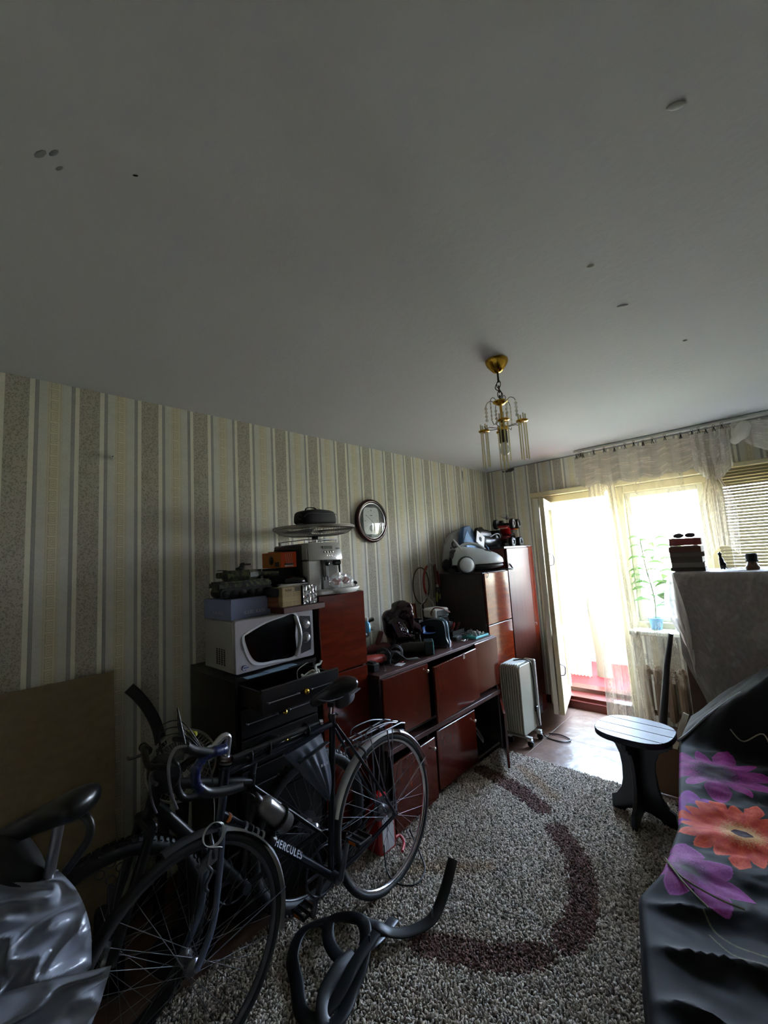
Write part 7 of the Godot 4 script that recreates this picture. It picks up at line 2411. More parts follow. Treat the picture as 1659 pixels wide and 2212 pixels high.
func window_dressing():
	var lace := mat("lace", Color(0.95, 0.93, 0.89), 0.8)
	lace.albedo_texture = make_lace(0.82, 0.50, 5)
	var sheer := mat("sheer", Color(0.95, 0.93, 0.89), 0.8)
	sheer.albedo_texture = make_lace(0.55, 0.24, 8)
	var dense := mat("dense_lace", Color(0.95, 0.94, 0.92), 0.8)
	dense.albedo_texture = make_lace(0.93, 0.66, 13)
	for m in [lace, sheer, dense]:
		m.transparency = BaseMaterial3D.TRANSPARENCY_ALPHA
		m.cull_mode = BaseMaterial3D.CULL_DISABLED
		m.backlight_enabled = true
		m.backlight = Color(0.38, 0.37, 0.35)
		m.uv1_scale = Vector3(1.5, 2.0, 1)
	var zc := -4.17
	var rod_t := thing("curtain_rail", "white ceiling curtain rail over the balcony door and window", "curtain rail", Vector3(-0.6, 2.47, zc))
	var st := S()
	bx(st, Vector3(0, 0.014, 0), Vector3(1.5, 0.022, 0.03), 0.003)
	obj("rail", st, M.white_plastic, rod_t)
	# left hanging curtain
	var t := thing("lace_curtain", "long white lace curtain hanging to the floor beside the balcony door", "curtain", Vector3(-1.15, 0, zc), 0, "")
	curtain_sheet("curtain_sheet", t, lace, -0.15, 0.17, func(u): return 0.06 + 0.03 * u, func(_u): return 2.43, 0.0, 5.0, 0.022,
		func(p, u, v): return Vector3(p.x * (0.62 + 0.55 * (1.0 - v)) + 0.02 * (1.0 - v), p.y, p.z))
	# middle, pulled aside toward the covered cabinet
	t = thing("pulled_curtain", "sheer curtain bunched and pulled right above the radiator", "curtain", Vector3(-0.77, 0, zc - 0.012), 0, "")
	curtain_sheet("curtain_sheet", t, sheer, -0.26, 0.25, func(u): return 0.36 + 0.05 * absf(sin(u * 9.0)), func(_u): return 2.43, 0.0, 8.0, 0.018,
		func(p, u, v): return p + Vector3(0.22 * sin(PI * clampf((v - 0.25) * 1.6, 0, 1)) * (0.25 - 0.2 * u) , 0, 0.10 * sin(PI * clampf(v * 2.4, 0, 1)) * u))
	# right curtain tied in a knot
	t = thing("knotted_curtain", "lace curtain gathered in a knot beside the venetian blind", "curtain", Vector3(-0.33, 0, zc + 0.012), 0, "")
	curtain_sheet("curtain_sheet", t, lace, -0.13, 0.16, func(u): return 1.42 + 0.1 * sin(u * 3.0), func(_u): return 2.44, 0.0, 6.0, 0.02,
		func(p, u, v):
			var pinch: float = 1.0 - 0.62 * exp(-pow((v - 0.66) / 0.16, 2.0)) - 0.35 * (1.0 - v)
			return Vector3(p.x * pinch, p.y, p.z + 0.03 * exp(-pow((v - 0.66) / 0.1, 2.0))))
	curtain_sheet("knot_tail", t, dense, -0.10, 0.14, func(u): return 2.13 - 0.10 * sin(u * PI), func(_u): return 2.42, 0.03, 4.0, 0.02)
	# scalloped valance
	t = thing("valance", "scalloped white lace valance along the curtain rail", "valance", Vector3(-0.82, 0, zc + 0.035), 0, "")
	curtain_sheet("lace_strip", t, lace, -0.52, 0.58, func(u): return 2.165 - 0.035 * absf(sin(u * PI * 6.0)) - 0.02 * sin(u * 4.0), func(u): return 2.43 - 0.012 * absf(sin(u * PI * 9.0)), 0.0, 11.0, 0.010)
	t = thing("drooping_lace", "loose lace end drooping from the rail toward the right wall", "lace", Vector3(0.0, 0, zc + 0.02), 0, "")
	curtain_sheet("lace_strip", t, dense, -0.17, 0.42, func(u): return 2.36 - 0.42 * pow(u, 0.8), func(u): return 2.46 - 0.30 * u * u, 0.0, 4.0, 0.02)
	t = thing("white_bundle", "white knotted cloth bundle at the right end of the valance", "cloth", Vector3(-0.12, 2.36, zc + 0.05))
	st = S()
	blobs(st, [[Vector3(0, 0, 0), Vector3(0.02, 0.04, 0), 0.05, 0.045], [Vector3(-0.04, -0.05, 0), Vector3(0, 0.0, 0.01), 0.03, 0.04]], 0.01, 0.02)
	obj("bundle", st, mat("cloth_white", Color(0.82, 0.80, 0.75), 0.8), t)
	# curtain clips: one each
	var proto: Node3D = null
	var xs := [-1.315, -1.295, -1.275, -1.255, -1.16, -1.07, -0.985, -0.90, -0.83, -0.76, -0.69, -0.60, -0.49, -0.415, -0.37, -0.325, -0.275, -0.225]
	for i in xs.size():
		var at := Vector3(xs[i], 2.425 + 0.006 * (i % 3), zc + 0.04)
		var lb := "small dark curtain clip gripping the lace valance top edge"
		if i == 0:
			proto = thing("curtain_clip", lb, "clip", at, 0, "clips along the curtain rail")
			st = S()
			for s in [-1, 1]:
				bx(st, Vector3(s * 0.004, 0, 0.0), Vector3(0.005, 0.036, 0.01), 0.001, Basis(Vector3.BACK, s * 0.2))
			obj("jaws", st, M.black_plastic, proto)
			st = S()
			ring(st, Vector3(0, 0.026, 0), 0.008, 0.0015, Vector3.RIGHT, Vector3.UP, 12, 5)
			obj("hook", st, M.dull_steel, proto)
		else:
			dup(proto, at, 0.3 * sin(i * 2.0), lb, "clips along the curtain rail")

	# venetian blind
	t = thing("venetian_blind", "olive grey venetian blind lowered over the right hand window", "blind", Vector3(0.12, 0, -4.30))
	panel("head_rail", Vector3(0, 2.145, 0.01), Vector3(0.98, 0.03, 0.045), M.cream_paint, t)
	for k in 48:
		st = S()
		var yy := 2.115 - k * 0.0245
		var tilt := 1.02 + 0.05 * sin(k * 1.7)
		grid(st, 2, 4, func(u, v):
			var w: float = (v - 0.5) * 0.025
			return Vector3(lerpf(-0.475, 0.475, u), yy + w * sin(tilt) + 0.0016 * cos(PI * (v - 0.5)), -w * cos(tilt)), false)
		var sl := obj("slat", st, mat("blind_slat", Color(0.50, 0.47, 0.37), 0.45), t)
		sl.rotation.z = 0.003 * sin(k * 2.3)
	M.blind_slat.cull_mode = BaseMaterial3D.CULL_DISABLED
	for x in [-0.40, -0.02, 0.38]:
		st = S()
		rod(st, Vector3(x, 2.13, 0.014), Vector3(x, 0.95, 0.014), 0.0012, 4)
		obj("ladder_cord", st, M.white_plastic, t)

	# radiator
	t = thing("radiator", "cream sectioned radiator under the window sill behind the curtain", "radiator", Vector3(-0.62, 0, -4.265))
	for k in 9:
		st = S()
		bx(st, Vector3(-0.36 + k * 0.085, 0.29, 0), Vector3(0.055, 0.44, 0.10), 0.018)
		obj("section", st, mat("radiator_cream", Color(0.60, 0.52, 0.44), 0.5), t)
	st = S()
	rod(st, Vector3(-0.42, 0.12, -0.01), Vector3(0.36, 0.12, -0.01), 0.022, 12)
	rod(st, Vector3(-0.42, 0.46, -0.01), Vector3(0.36, 0.46, -0.01), 0.022, 12)
	rod(st, Vector3(-0.36, 0.0, 0), Vector3(-0.36, 0.12, 0), 0.014, 8)
	rod(st, Vector3(0.32, 0.0, 0), Vector3(0.32, 0.12, 0), 0.014, 8)
	obj("pipe", st, M.radiator_cream, t)

	# potted plants on the sill
	var r := RandomNumberGenerator.new()
	r.seed = 21
	for spec in [[Vector3(-0.87, 0.819, -4.33), 0.80, 0.0, "left hand leafy green plant in blue pot on the window sill"], [Vector3(-0.69, 0.819, -4.33), 0.78, 0.04, "right hand leafy green plant in white pot on the window sill"]]:
		var p := thing("potted_plant", spec[3], "plant", spec[0], 0, "plants on the window sill")
		st = S()
		lathe(st, [Vector2(0, 0), Vector2(0.042, 0), Vector2(0.055, 0.085), Vector2(0.060, 0.086), Vector2(0.060, 0.10), Vector2(0.054, 0.10), Vector2(0.050, 0.088), Vector2(0, 0.085)], 24)
		obj("pot", st, M.pale_blue if spec[2] == 0.0 else M.white_plastic, p)
		st = S()
		var hh: float = spec[1]
		var top := Vector3(-0.045 + spec[2], hh, 0.0)
		var stem := spline([Vector3(0, 0.085, 0), Vector3(0.01, hh * 0.35, 0.01), Vector3(-0.03 + spec[2], hh * 0.7, 0), top], 5)
		tube(st, stem, 0.005, 6)
		obj("stem", st, mat("stem_green", Color(0.30, 0.38, 0.16), 0.6), p)
		for k in 18:
			var f := 0.25 + 0.75 * k / 17.0
			var idx := int(f * (stem.size() - 1))
			var o: Vector3 = stem[idx]
			var a := k * 2.4 + r.randf() * 0.5
			var L := lerpf(0.19, 0.11, f) * r.randf_range(0.8, 1.25)
			var out := Vector3(cos(a), 0, sin(a) * 0.22).normalized()
			st = S()
			grid(st, 4, 8, func(u, v):
				var w: float = L * 0.42 * sin(PI * pow(v, 0.75)) * (u - 0.5) * 2.0
				var q: Vector3 = o + out * (L * v) + Vector3(0, L * (0.55 * v - 0.65 * v * v), 0)
				return q + out.cross(Vector3.UP).normalized() * w + Vector3(0, absf(w) * 0.35, 0))
			obj("leaf", st, mat("leaf_green", Color(0.20, 0.36, 0.12), 0.5), p)
	M.leaf_green.cull_mode = BaseMaterial3D.CULL_DISABLED
	M.leaf_green.backlight_enabled = true
	M.leaf_green.backlight = Color(0.25, 0.42, 0.12)

	# balcony things
	t = thing("corrugated_sheet", "translucent white corrugated sheet standing on the balcony", "corrugated sheet", Vector3(-1.90, 0.09, -5.15))
	st = S()
	grid(st, 90, 2, func(u, v): return Vector3(lerpf(-0.17, 0.17, u), 0.90 * v, -0.10 * v + 0.012 * sin(u * TAU * 9.0)))
	var cm := mat("corrugated_white", Color(0.78, 0.78, 0.70), 0.4)
	cm.cull_mode = BaseMaterial3D.CULL_DISABLED
	obj("ribbed_panel", st, cm, t)
	t = thing("canvas_roll", "beige folded canvas standing beside the corrugated sheet on the balcony", "canvas", Vector3(-1.62, 0.09, -5.22))
	st = S()
	grid(st, 24, 10, func(u, v):
		var a: float = TAU * u
		return Vector3((0.075 + 0.012 * sin(a * 3.0 + v * 4.0)) * cos(a) - 0.05 * v, 0.92 * v, -0.04 * sin(a) - 0.06 * v), true)
	obj("canvas_folds", st, mat("canvas_beige", Color(0.50, 0.46, 0.38), 0.9), t)

func make_lace(motif: float, base_a: float, seed_: int) -> ImageTexture:
	var n := noise(seed_, 0.02, 2)
	var r := RandomNumberGenerator.new()
	r.seed = seed_
	var W := 256
	var H := 512
	var m := PackedByteArray()
	m.resize(W * H)
	for k in 30:
		var cx := r.randf() * W
		var cy := r.randf() * H
		var s := r.randf_range(9.0, 20.0)
		for p in 6:
			var a0 := TAU * p / 6.0 + k
			for i in 40:
				var t := TAU * i / 40.0
				var q := Vector2(cos(t) * 0.5 + 0.55, sin(t) * 0.28).rotated(a0) * s
				for d in [Vector2(0, 0), Vector2(1, 0), Vector2(0, 1)]:
					m[posmod(int(cy + q.y + d.y), H) * W + posmod(int(cx + q.x + d.x), W)] = 1
		for i in 90:
			var q := Vector2(12.0 * sin(i * 0.09 + k), i * 0.8)
			for d in 3:
				m[posmod(int(cy + q.y), H) * W + posmod(int(cx + q.x) + d, W)] = 1
	return make_tex(W, H, func(x, y):
		var a: float = base_a + 0.08 * n.get_noise_2d(x, y)
		if m[y * W + x] == 1:
			a = motif
		return Color(0.97, 0.955, 0.93, a), true)

func covered_cabinet():
	var t := thing("covered_cabinet", "brown cabinet beneath a hanging cloth in front of the window", "cabinet", Vector3(-0.11, 0, -3.66))
	var st := S()
	bx(st, Vector3(0, 0.67, -0.20), Vector3(0.95, 1.34, 0.40), 0.004)
	obj("case", st, mat("cabinet_brown", Color(0.30, 0.20, 0.13), 0.5), t)
	var c := thing("cabinet_cover", "grey brown patterned cloth draped over the tall cabinet by the window", "tablecloth", Vector3(-0.11, 0, -3.66))
	var n := noise(91, 0.03, 3)
	var n2 := noise(97, 0.12, 2)
	var cloth := mat("cover_cloth", Color.WHITE, 0.8)
	cloth.albedo_texture = make_tex(256, 256, func(x, y):
		var v: float = 0.5 + 0.5 * n.get_noise_2d(x + 0.4 * y, y * 0.7)
		var k: float = 0.55 + 0.05 * n2.get_noise_2d(x, y) + (0.05 if v > 0.62 else 0.0)
		return Color(k, k * 0.95, k * 0.92))
	cloth.cull_mode = BaseMaterial3D.CULL_DISABLED
	# front drape and top: one sheet, hem rising to the left corner
	st = S()
	grid(st, 60, 50, func(u, v):
		var x: float = lerpf(-0.482, 0.52, u)
		var hem: float = 0.78 - 1.05 * clampf(u / 0.16, 0.0, 1.0) * 0.42 - 0.30 * clampf((u - 0.10) / 0.5, 0.0, 1.0)
		if v < 0.75:
			var w: float = v / 0.75
			var y: float = lerpf(hem, 1.352, w)
			return Vector3(x, y, 0.045 + (0.016 * sin(x * 21.0 + y * 5.0) + 0.01 * sin(x * 47.0 - y * 3.0)) * (1.0 - w) + 0.012 * sin(w * 9.0 - x * 7.0) * (1.0 - w) + 0.006)
		var w2: float = (v - 0.75) / 0.25
		return Vector3(x, 1.352 + 0.004 * sin(x * 17.0 + w2 * 6.0) * sin(w2 * PI), 0.051 - 0.45 * w2))
	obj("draped_sheet", st, cloth, c)
	# left fall with lace corner
	st = S()
	var lace := mat("corner_lace", Color(0.92, 0.90, 0.90), 0.8)
	lace.albedo_texture = make_lace(0.98, 0.86, 31)
	lace.transparency = BaseMaterial3D.TRANSPARENCY_ALPHA
	lace.cull_mode = BaseMaterial3D.CULL_DISABLED
	lace.backlight_enabled = true
	lace.backlight = Color(0.9, 0.9, 0.9)
	lace.uv1_scale = Vector3(2, 2, 1)
	grid(st, 40, 60, func(u, v):
		var h: float = 1.0 - v        # 0 at the top edge, 1 at the ragged tip
		var y: float = lerpf(1.358, 0.64, h) + 0.10 * maxf(0.0, h - 0.75) * sin(u * 21.0) + 0.30 * pow(h, 4.0) * absf(u - 0.6)
		var le: float = -0.492 - 0.055 * sin(PI * minf(h * 1.6, 1.0)) + 0.085 * pow(h, 3.0)
		var ri: float = -0.475 + 0.075 * sin(PI * 0.5 * minf(h * 1.5, 1.0)) - 0.02 * h
		return Vector3(lerpf(le, ri, u), y, 0.068 + 0.018 * h * sin(u * 15.0 + h * 3.0) + 0.02 * h))
	obj("lace_corner", st, lace, c)
	# books
	var specs := [[0.026, 0.205, 0.0, Color(0.20, 0.17, 0.15), "thin dark book at the bottom of the window stack"], [0.034, 0.195, 0.04, Color(0.42, 0.40, 0.37), "grey book with white page edges second from stack bottom"], [0.042, 0.19, -0.03, Color(0.30, 0.27, 0.24), "thick grey brown book third from stack bottom"], [0.030, 0.205, 0.05, Color(0.36, 0.33, 0.30), "pale brown book in the middle of the window stack"], [0.042, 0.195, -0.06, Color(0.36, 0.22, 0.17), "reddish brown book beneath the white paper in the stack"], [0.052, 0.19, 0.02, Color(0.50, 0.20, 0.19), "thick pinkish red book at the stack top under sunglasses"]]
	var y := 1.357
	for i in specs.size():
		var s: Array = specs[i]
		var b := thing("book", s[4], "book", Vector3(-0.505 + 0.008 * sin(i * 3.1), y, -3.77), s[2], "books stacked on the covered cabinet")
		st = S()
		var h: float = s[0]
		var w: float = s[1]
		bx(st, Vector3(0, 0.0015, 0), Vector3(w, 0.003, 0.14), 0.0005)
		bx(st, Vector3(0, h - 0.0015, 0), Vector3(w, 0.003, 0.14), 0.0005)
		bx(st, Vector3(0, h / 2, 0.0685), Vector3(w, h - 0.001, 0.003), 0.001)
		obj("book_cover", st, mat("book_%d" % i, s[3], 0.6), b)
		st = S()
		bx(st, Vector3(0, h / 2, -0.002), Vector3(w - 0.008, h - 0.006, 0.134))
		obj("page_block", st, M.paper, b)
		y += h + 0.0006
		if i == 4:
			var pp := thing("white_paper", "folded white paper lying between the two upper books", "paper", Vector3(-0.515, y, -3.765), 0.08)
			st = S()
			grid(st, 12, 4, func(u, v): return Vector3(lerpf(-0.09, 0.085, u), 0.004 + 0.003 * sin(u * 9.0), lerpf(0.085, -0.06, v)))
			bx(st, Vector3(0, 0.003, 0.01), Vector3(0.17, 0.005, 0.14), 0.001)
			obj("sheet", st, M.white_card, pp)
			y += 0.008
	t = thing("dark_sunglasses", "dark sunglasses lying on top of the book stack", "sunglasses", Vector3(-0.505, y, -3.74), 0.1)
	for s in [-1, 1]:
		st = S()
		ell(st, Vector3(s * 0.034, 0.018, 0.03), Vector3(0.031, 0.018, 0.005), Basis(Vector3.RIGHT, -0.4))
		obj("lens", st, mat("lens_dark", Color(0.06, 0.03, 0.03), 0.1), t)
	st = S()
	tube(st, spline([Vector3(-0.068, 0.026, 0.026), Vector3(-0.03, 0.034, 0.028), Vector3(0, 0.024, 0.032), Vector3(0.03, 0.034, 0.028), Vector3(0.068, 0.026, 0.026)]), 0.003, 6)
	for s in [-1, 1]:
		tube(st, [Vector3(s * 0.068, 0.026, 0.026), Vector3(s * 0.066, 0.004, -0.09)], 0.003, 6)
	obj("frame", st, M.gloss_black, t)
	# figurines
	t = thing("cat_figurine", "slim black cat figurine standing before the venetian blind", "figurine", Vector3(-0.318, 1.357, -3.79))
	st = S()
	blobs(st, [[Vector3(0.004, 0.035, 0.0), Vector3(0.0, 0.075, 0), 0.016, 0.013], [Vector3(-0.004, 0.008, 0), Vector3(-0.002, 0.05, 0), 0.006, 0.01], [Vector3(0.012, 0.006, 0), Vector3(0.014, 0.04, 0), 0.006, 0.012], [Vector3(-0.002, 0.075, 0), Vector3(-0.003, 0.10, 0), 0.009, 0.009], [Vector3(-0.006, 0.112, 0.004), Vector3(0.0, 0.112, -0.002), 0.010, 0.009], [Vector3(-0.003, 0.118, 0), Vector3(-0.002, 0.134, 0), 0.004, 0.002], [Vector3(0.016, 0.03, -0.01), Vector3(0.026, 0.008, -0.02), 0.005, 0.003]], 0.004, 0.006)
	obj("figure", st, M.gloss_black, t)
	t = thing("hat_figurine", "small figurine with dark tall hat and brown face near the blind", "figurine", Vector3(-0.155, 1.357, -3.79))
	st = S()
	lathe(st, [Vector2(0, 0.052), Vector2(0.034, 0.052), Vector2(0.036, 0.060), Vector2(0.031, 0.062), Vector2(0.034, 0.098), Vector2(0.028, 0.106), Vector2(0, 0.108)], 22)
	obj("hat", st, M.black_matte, t)
	st = S()
	blobs(st, [[Vector3(0, 0.036, 0.004), Vector3(0, 0.048, 0), 0.028, 0.026], [Vector3(0, 0.036, 0.03), Vector3(0, 0.03, 0.036), 0.007, 0.006], [Vector3(-0.014, 0.012, 0.01), Vector3(0.014, 0.012, 0.01), 0.024, 0.024]], 0.005, 0.008)
	obj("bust", st, mat("face_brown", Color(0.33, 0.20, 0.11), 0.4), t)
	t = thing("red_scarf", "small crumpled dark red and black cloth lying between the figurines", "cloth", Vector3(-0.235, 1.3565, -3.77))
	st = S()
	grid(st, 22, 8, func(u, v): return Vector3(lerpf(-0.06, 0.055, u), 0.004 + 0.006 * absf(sin(u * 11.0 + v * 4.0)) + 0.006 * sin(PI * u), lerpf(0.03, -0.03, v)))
	obj("crumpled_cloth", st, M.dark_red_plastic, t)
	# pole and slat by the window
	t = thing("dark_pole", "dark blue grey tapered pole standing upright left of the covered cabinet", "pole", Vector3(-0.845, 0, -3.98))
	st = S()
	tube(st, [Vector3(0.0, 0.02, 0.0), Vector3(0.005, 0.16, 0), Vector3(0.085, 0.62, 0.02), Vector3(0.14, 0.86, 0.03)], [0.030, 0.029, 0.023, 0.018], 14)
	obj("shaft", st, mat("pole_slate", Color(0.10, 0.11, 0.14), 0.4), t)
	st = S()
	lathe(st, [Vector2(0, 0), Vector2(0.12, 0), Vector2(0.125, 0.012), Vector2(0.05, 0.03), Vector2(0.035, 0.05), Vector2(0, 0.05)], 28)
	obj("pole_base", st, M.black_plastic, t)
	t = thing("white_stick", "short white wooden stick leaning beside the sofa end", "stick", Vector3(-0.69, 0, -3.34))
	st = S()
	bx(st, Vector3(0.035, 0.24, 0), Vector3(0.032, 0.49, 0.012), 0.002, Basis(Vector3.BACK, -0.36))
	obj("stick_wood", st, M.white_paint, t)
	t = thing("brown_carton", "flat brown cardboard piece leaning behind the stool beside the sofa", "cardboard", Vector3(-0.70, 0, -3.22))
	st = S()
	bx(st, Vector3(0, 0.135, 0), Vector3(0.16, 0.27, 0.006), 0.001, Basis(Vector3.RIGHT, -0.25))
	obj("cardboard_sheet", st, mat("kraft", Color(0.42, 0.30, 0.20), 0.8), t)

# ---------------------------------------------------------------- floor, sofa and the near corner
func seg_dist(p: Vector2, pts: Array) -> float:
	var best := 1e9
	for i in pts.size() - 1:
		var a: Vector2 = pts[i]
		var ab: Vector2 = pts[i + 1] - a
		var t := clampf((p - a).dot(ab) / ab.length_squared(), 0.0, 1.0)
		best = minf(best, p.distance_to(a + ab * t))
	return best

func carpet():
	var x0 := -1.83
	var x1 := 0.6
	var z0 := -3.13
	var z1 := 0.3
	var t := thing("carpet", "beige tufted carpet with a broken dark brown ring pattern", "carpet", Vector3((x0 + x1) / 2, 0, (z0 + z1) / 2))
	var o := t.position
	var st := S()
	bx(st, Vector3(0, 0.004, 0), Vector3(x1 - x0, 0.008, z1 - z0), 0.002)
	obj("backing", st, mat("carpet_back", Color(0.40, 0.355, 0.31), 0.95), t)
	# one knotted tuft, shared by all
	var tuft := S()
	ell(tuft, Vector3(0, 0.006, 0), Vector3(0.0066, 0.0050, 0.0034), Basis(Vector3.BACK, 0.5), 6, 4)
	tuft.generate_normals()
	var me := tuft.commit()
	var arcs := [
		[Vector2(-1.76, -2.75), Vector2(-1.42, -2.66), Vector2(-1.24, -2.565)],
		[Vector2(-1.09, -2.42), Vector2(-0.94, -2.28), Vector2(-0.835, -2.08), Vector2(-0.795, -1.88), Vector2(-0.81, -1.78)],
		[Vector2(-0.87, -1.655), Vector2(-1.0, -1.53), Vector2(-1.24, -1.41)]]
	var warm := [[Vector2(-1.56, -2.95), Vector2(-1.38, -2.84), Vector2(-1.22, -2.72)], [Vector2(-1.56, -1.68), Vector2(-1.40, -1.82), Vector2(-1.25, -1.95)]]
	var n := noise(44, 1.6, 3)
	var r := RandomNumberGenerator.new()
	r.seed = 301
	var X := []
	var Cc := []
	var step := 0.0080
	var z := z0 + 0.006
	while z < -0.35:
		var x := x0 + 0.006
		while x < -0.22:
			if not (x > -0.38 and z > -2.8):
				var p := Vector2(x + r.randf_range(-0.004, 0.004), z + r.randf_range(-0.004, 0.004))
				var c := Color(0.37, 0.32, 0.265).lerp(Color(0.66, 0.585, 0.495), r.randf())
				var v := n.get_noise_2d(p.x, p.y) * 0.5 + 0.5
				c = c.lerp(Color(0.40, 0.33, 0.26), clampf(v * 1.2 - 0.45, 0, 0.5))
				for a in arcs:
					var d := seg_dist(p, a)
					if d < 0.062 + r.randf_range(-0.012, 0.012):
						c = Color(0.13, 0.070, 0.058).lerp(Color(0.23, 0.135, 0.112), r.randf())
				for a in warm:
					var d := seg_dist(p, a)
					if d < 0.06:
						c = c.lerp(Color(0.38, 0.24, 0.12), (1.0 - d / 0.06) * 0.65)
				if r.randf() < 0.04 or n.get_noise_2d(p.x * 34.0, p.y * 34.0) > 0.30:
					c = c * 0.4
				var b := Basis(Vector3.UP, r.randf() * TAU) * Basis(Vector3.RIGHT, r.randf_range(-0.9, 0.9))
				b = b.scaled(Vector3(r.randf_range(0.6, 1.3), r.randf_range(0.6, 1.5), r.randf_range(0.7, 1.5)))
				X.append(Transform3D(b, Vector3(p.x, 0.006 + r.randf_range(0, 0.003), p.y) - o))
				Cc.append(c)
			x += step
		z += step
	var mm := MultiMesh.new()
	mm.transform_format = MultiMesh.TRANSFORM_3D
	mm.use_colors = true
	mm.mesh = me
	mm.instance_count = X.size()
	for i in X.size():
		mm.set_instance_transform(i, X[i])
		mm.set_instance_color(i, Cc[i])
	var mi := MultiMeshInstance3D.new()
	mi.name = "pile"
	mi.multimesh = mm
	var pm := mat("pile_wool", Color.WHITE, 0.95)
	pm.vertex_color_use_as_albedo = true
	mi.material_override = pm
	t.add_child(mi, true)
	mi.set_meta("kind", "stuff")

func stool():
	var t := thing("stool", "dark wooden stool with oval plank seat and carved board pedestal", "stool", Vector3(-0.75, 0, -2.835), deg_to_rad(-5))
	var dk := mat("stool_wood", Color(0.065, 0.055, 0.055), 0.32)
	# seat of planks
	var outline := []
	for i in 40:
		var a := TAU * i / 40.0
		outline.append(Vector2(0.20 * signf(cos(a)) * pow(absf(cos(a)), 0.72), 0.185 * signf(sin(a)) * pow(absf(sin(a)), 0.72)))
	var cuts := [-0.19, -0.115, -0.005, 0.10, 0.19]
	for k in 4:
		var strip := PackedVector2Array([Vector2(-0.3, cuts[k] + 0.0008), Vector2(0.3, cuts[k] + 0.0008), Vector2(0.3, cuts[k + 1] - 0.0008), Vector2(-0.3, cuts[k + 1] - 0.0008)])
		for poly in Geometry2D.intersect_polygons(PackedVector2Array(outline), strip):
			var st := S()
			prism(st, Array(poly), 0.470, 0.502, Transform3D(Basis(Vector3.RIGHT, -PI / 2), Vector3.ZERO), 0.004)
			obj("seat_plank", st, mat("seat_wood", Color(0.115, 0.125, 0.15), 0.4), t)
	M.seat_wood.metallic_specular = 0.3
	var half := [Vector2(0.0, 0.468), Vector2(0.185, 0.468), Vector2(0.185, 0.438), Vector2(0.165, 0.432), Vector2(0.160, 0.415), Vector2(0.145, 0.412), Vector2(0.115, 0.39), Vector2(0.095, 0.34), Vector2(0.088, 0.28), Vector2(0.092, 0.20), Vector2(0.105, 0.15), Vector2(0.135, 0.105), Vector2(0.165, 0.09), Vector2(0.168, 0.0), Vector2(0.115, 0.0), Vector2(0.085, 0.035), Vector2(0.04, 0.05), Vector2(0.0, 0.052)]
	var prof := []
	for p in half:
		prof.append(p)
	for i in range(half.size() - 2, 0, -1):
		prof.append(Vector2(-half[i].x, half[i].y))
	for k in 2:
		var st := S()
		prism(st, prof, -0.011, 0.011, Transform3D(Basis(Vector3.UP, PI / 2 * k), Vector3.ZERO), 0.002)
		obj("pedestal_board", st, dk, t)

func blanket_tex() -> ImageTexture:
	# printed cloth seen from above: x -0.62..0.58 across, z -3.3..-0.5 along
	var n := noise(7, 0.02, 3)
	var nf := noise(15, 0.15, 2)
	var W := 480
	var H := 1120
	var fl := [
		# centre x, z, radius, petals, rotation, colours (petal, tip, heart)
		[Vector2(-0.36, -2.60), 0.24, 11, 0.3, Color(0.42, 0.07, 0.37), Color(0.60, 0.15, 0.53), Color(0.16, 0.05, 0.16), 0.38],
		[Vector2(-0.40, -2.22), 0.14, 7, 0.9, Color(0.46, 0.10, 0.46), Color(0.55, 0.20, 0.62), Color(0.45, 0.12, 0.5), 0.35],
		[Vector2(-0.235, -2.13), 0.215, 19, 0.1, Color(0.72, 0.17, 0.08), Color(0.85, 0.36, 0.18), Color(0.80, 0.62, 0.40), 0.2],
		[Vector2(-0.35, -1.77), 0.165, 7, 0.0, Color(0.45, 0.08, 0.40), Color(0.62, 0.30, 0.62), Color(0.30, 0.05, 0.28), 0.34],
		[Vector2(0.12, -2.55), 0.19, 11, 0.5, Color(0.42, 0.07, 0.37), Color(0.60, 0.15, 0.53), Color(0.16, 0.05, 0.16), 0.62],
		[Vector2(0.25, -1.95), 0.20, 19, 0.2, Color(0.72, 0.17, 0.08), Color(0.85, 0.36, 0.18), Color(0.80, 0.62, 0.40), 0.25]]
	return make_tex(W, H, func(x, y):
		var p := Vector2(-0.62 + 1.2 * x / W, -3.3 + 2.8 * y / H)
		var c := Color(0.05, 0.05, 0.065)
		for f in fl:
			var d: Vector2 = p - f[0]
			var R: float = f[1]
			var l: float = d.length() / R
			if l < 1.15:
				var a: float = d.angle() + f[3]
				var k: float = a / TAU * f[2]
				var frac: float = absf(k - roundf(k)) * 2.0
				var edge: float = 1.0 - f[7] * pow(frac, 1.3) + 0.12 * sin(roundf(k) * 2.7)
				if l < edge:
					var s: float = clampf(nf.get_noise_2d(l * 60.0, a * 160.0) * 0.5 + 0.4 + (0.5 - frac) * 0.5, 0, 1)
					c = f[4].lerp(f[5], s)
					if l < 0.42:
						var hh: float = nf.get_noise_2d(x * 2.0, y * 2.0)
						c = c.lerp(f[6], clampf((0.42 - l) * 5.0 + hh * 0.8, 0, 1))
					if l < 0.16:
						c = Color(0.16, 0.03, 0.10)
					if edge - l < 0.05:
						c = c.lerp(f[5], 0.6)
		# pale drawn leaves and stalks on the black ground
		if c.r < 0.06:
			for q in [[Vector2(-0.30, -1.62), 0.5], [Vector2(-0.22, -2.75), 2.2], [Vector2(-0.20, -2.42), 0.3], [Vector2(-0.1, -1.5), 0.9], [Vector2(-0.28, -1.55), 0.2], [Vector2(0.1, -1.4), 1.4]]:
				var e: Vector2 = (p - q[0]).rotated(-q[1])
				var v: float = absf(e.y - 0.03 * sin(e.x * 22.0))
				if e.x > 0.0 and e.x < 0.26 and v < 0.0032:
					c = Color(0.34, 0.36, 0.26)
		return c)

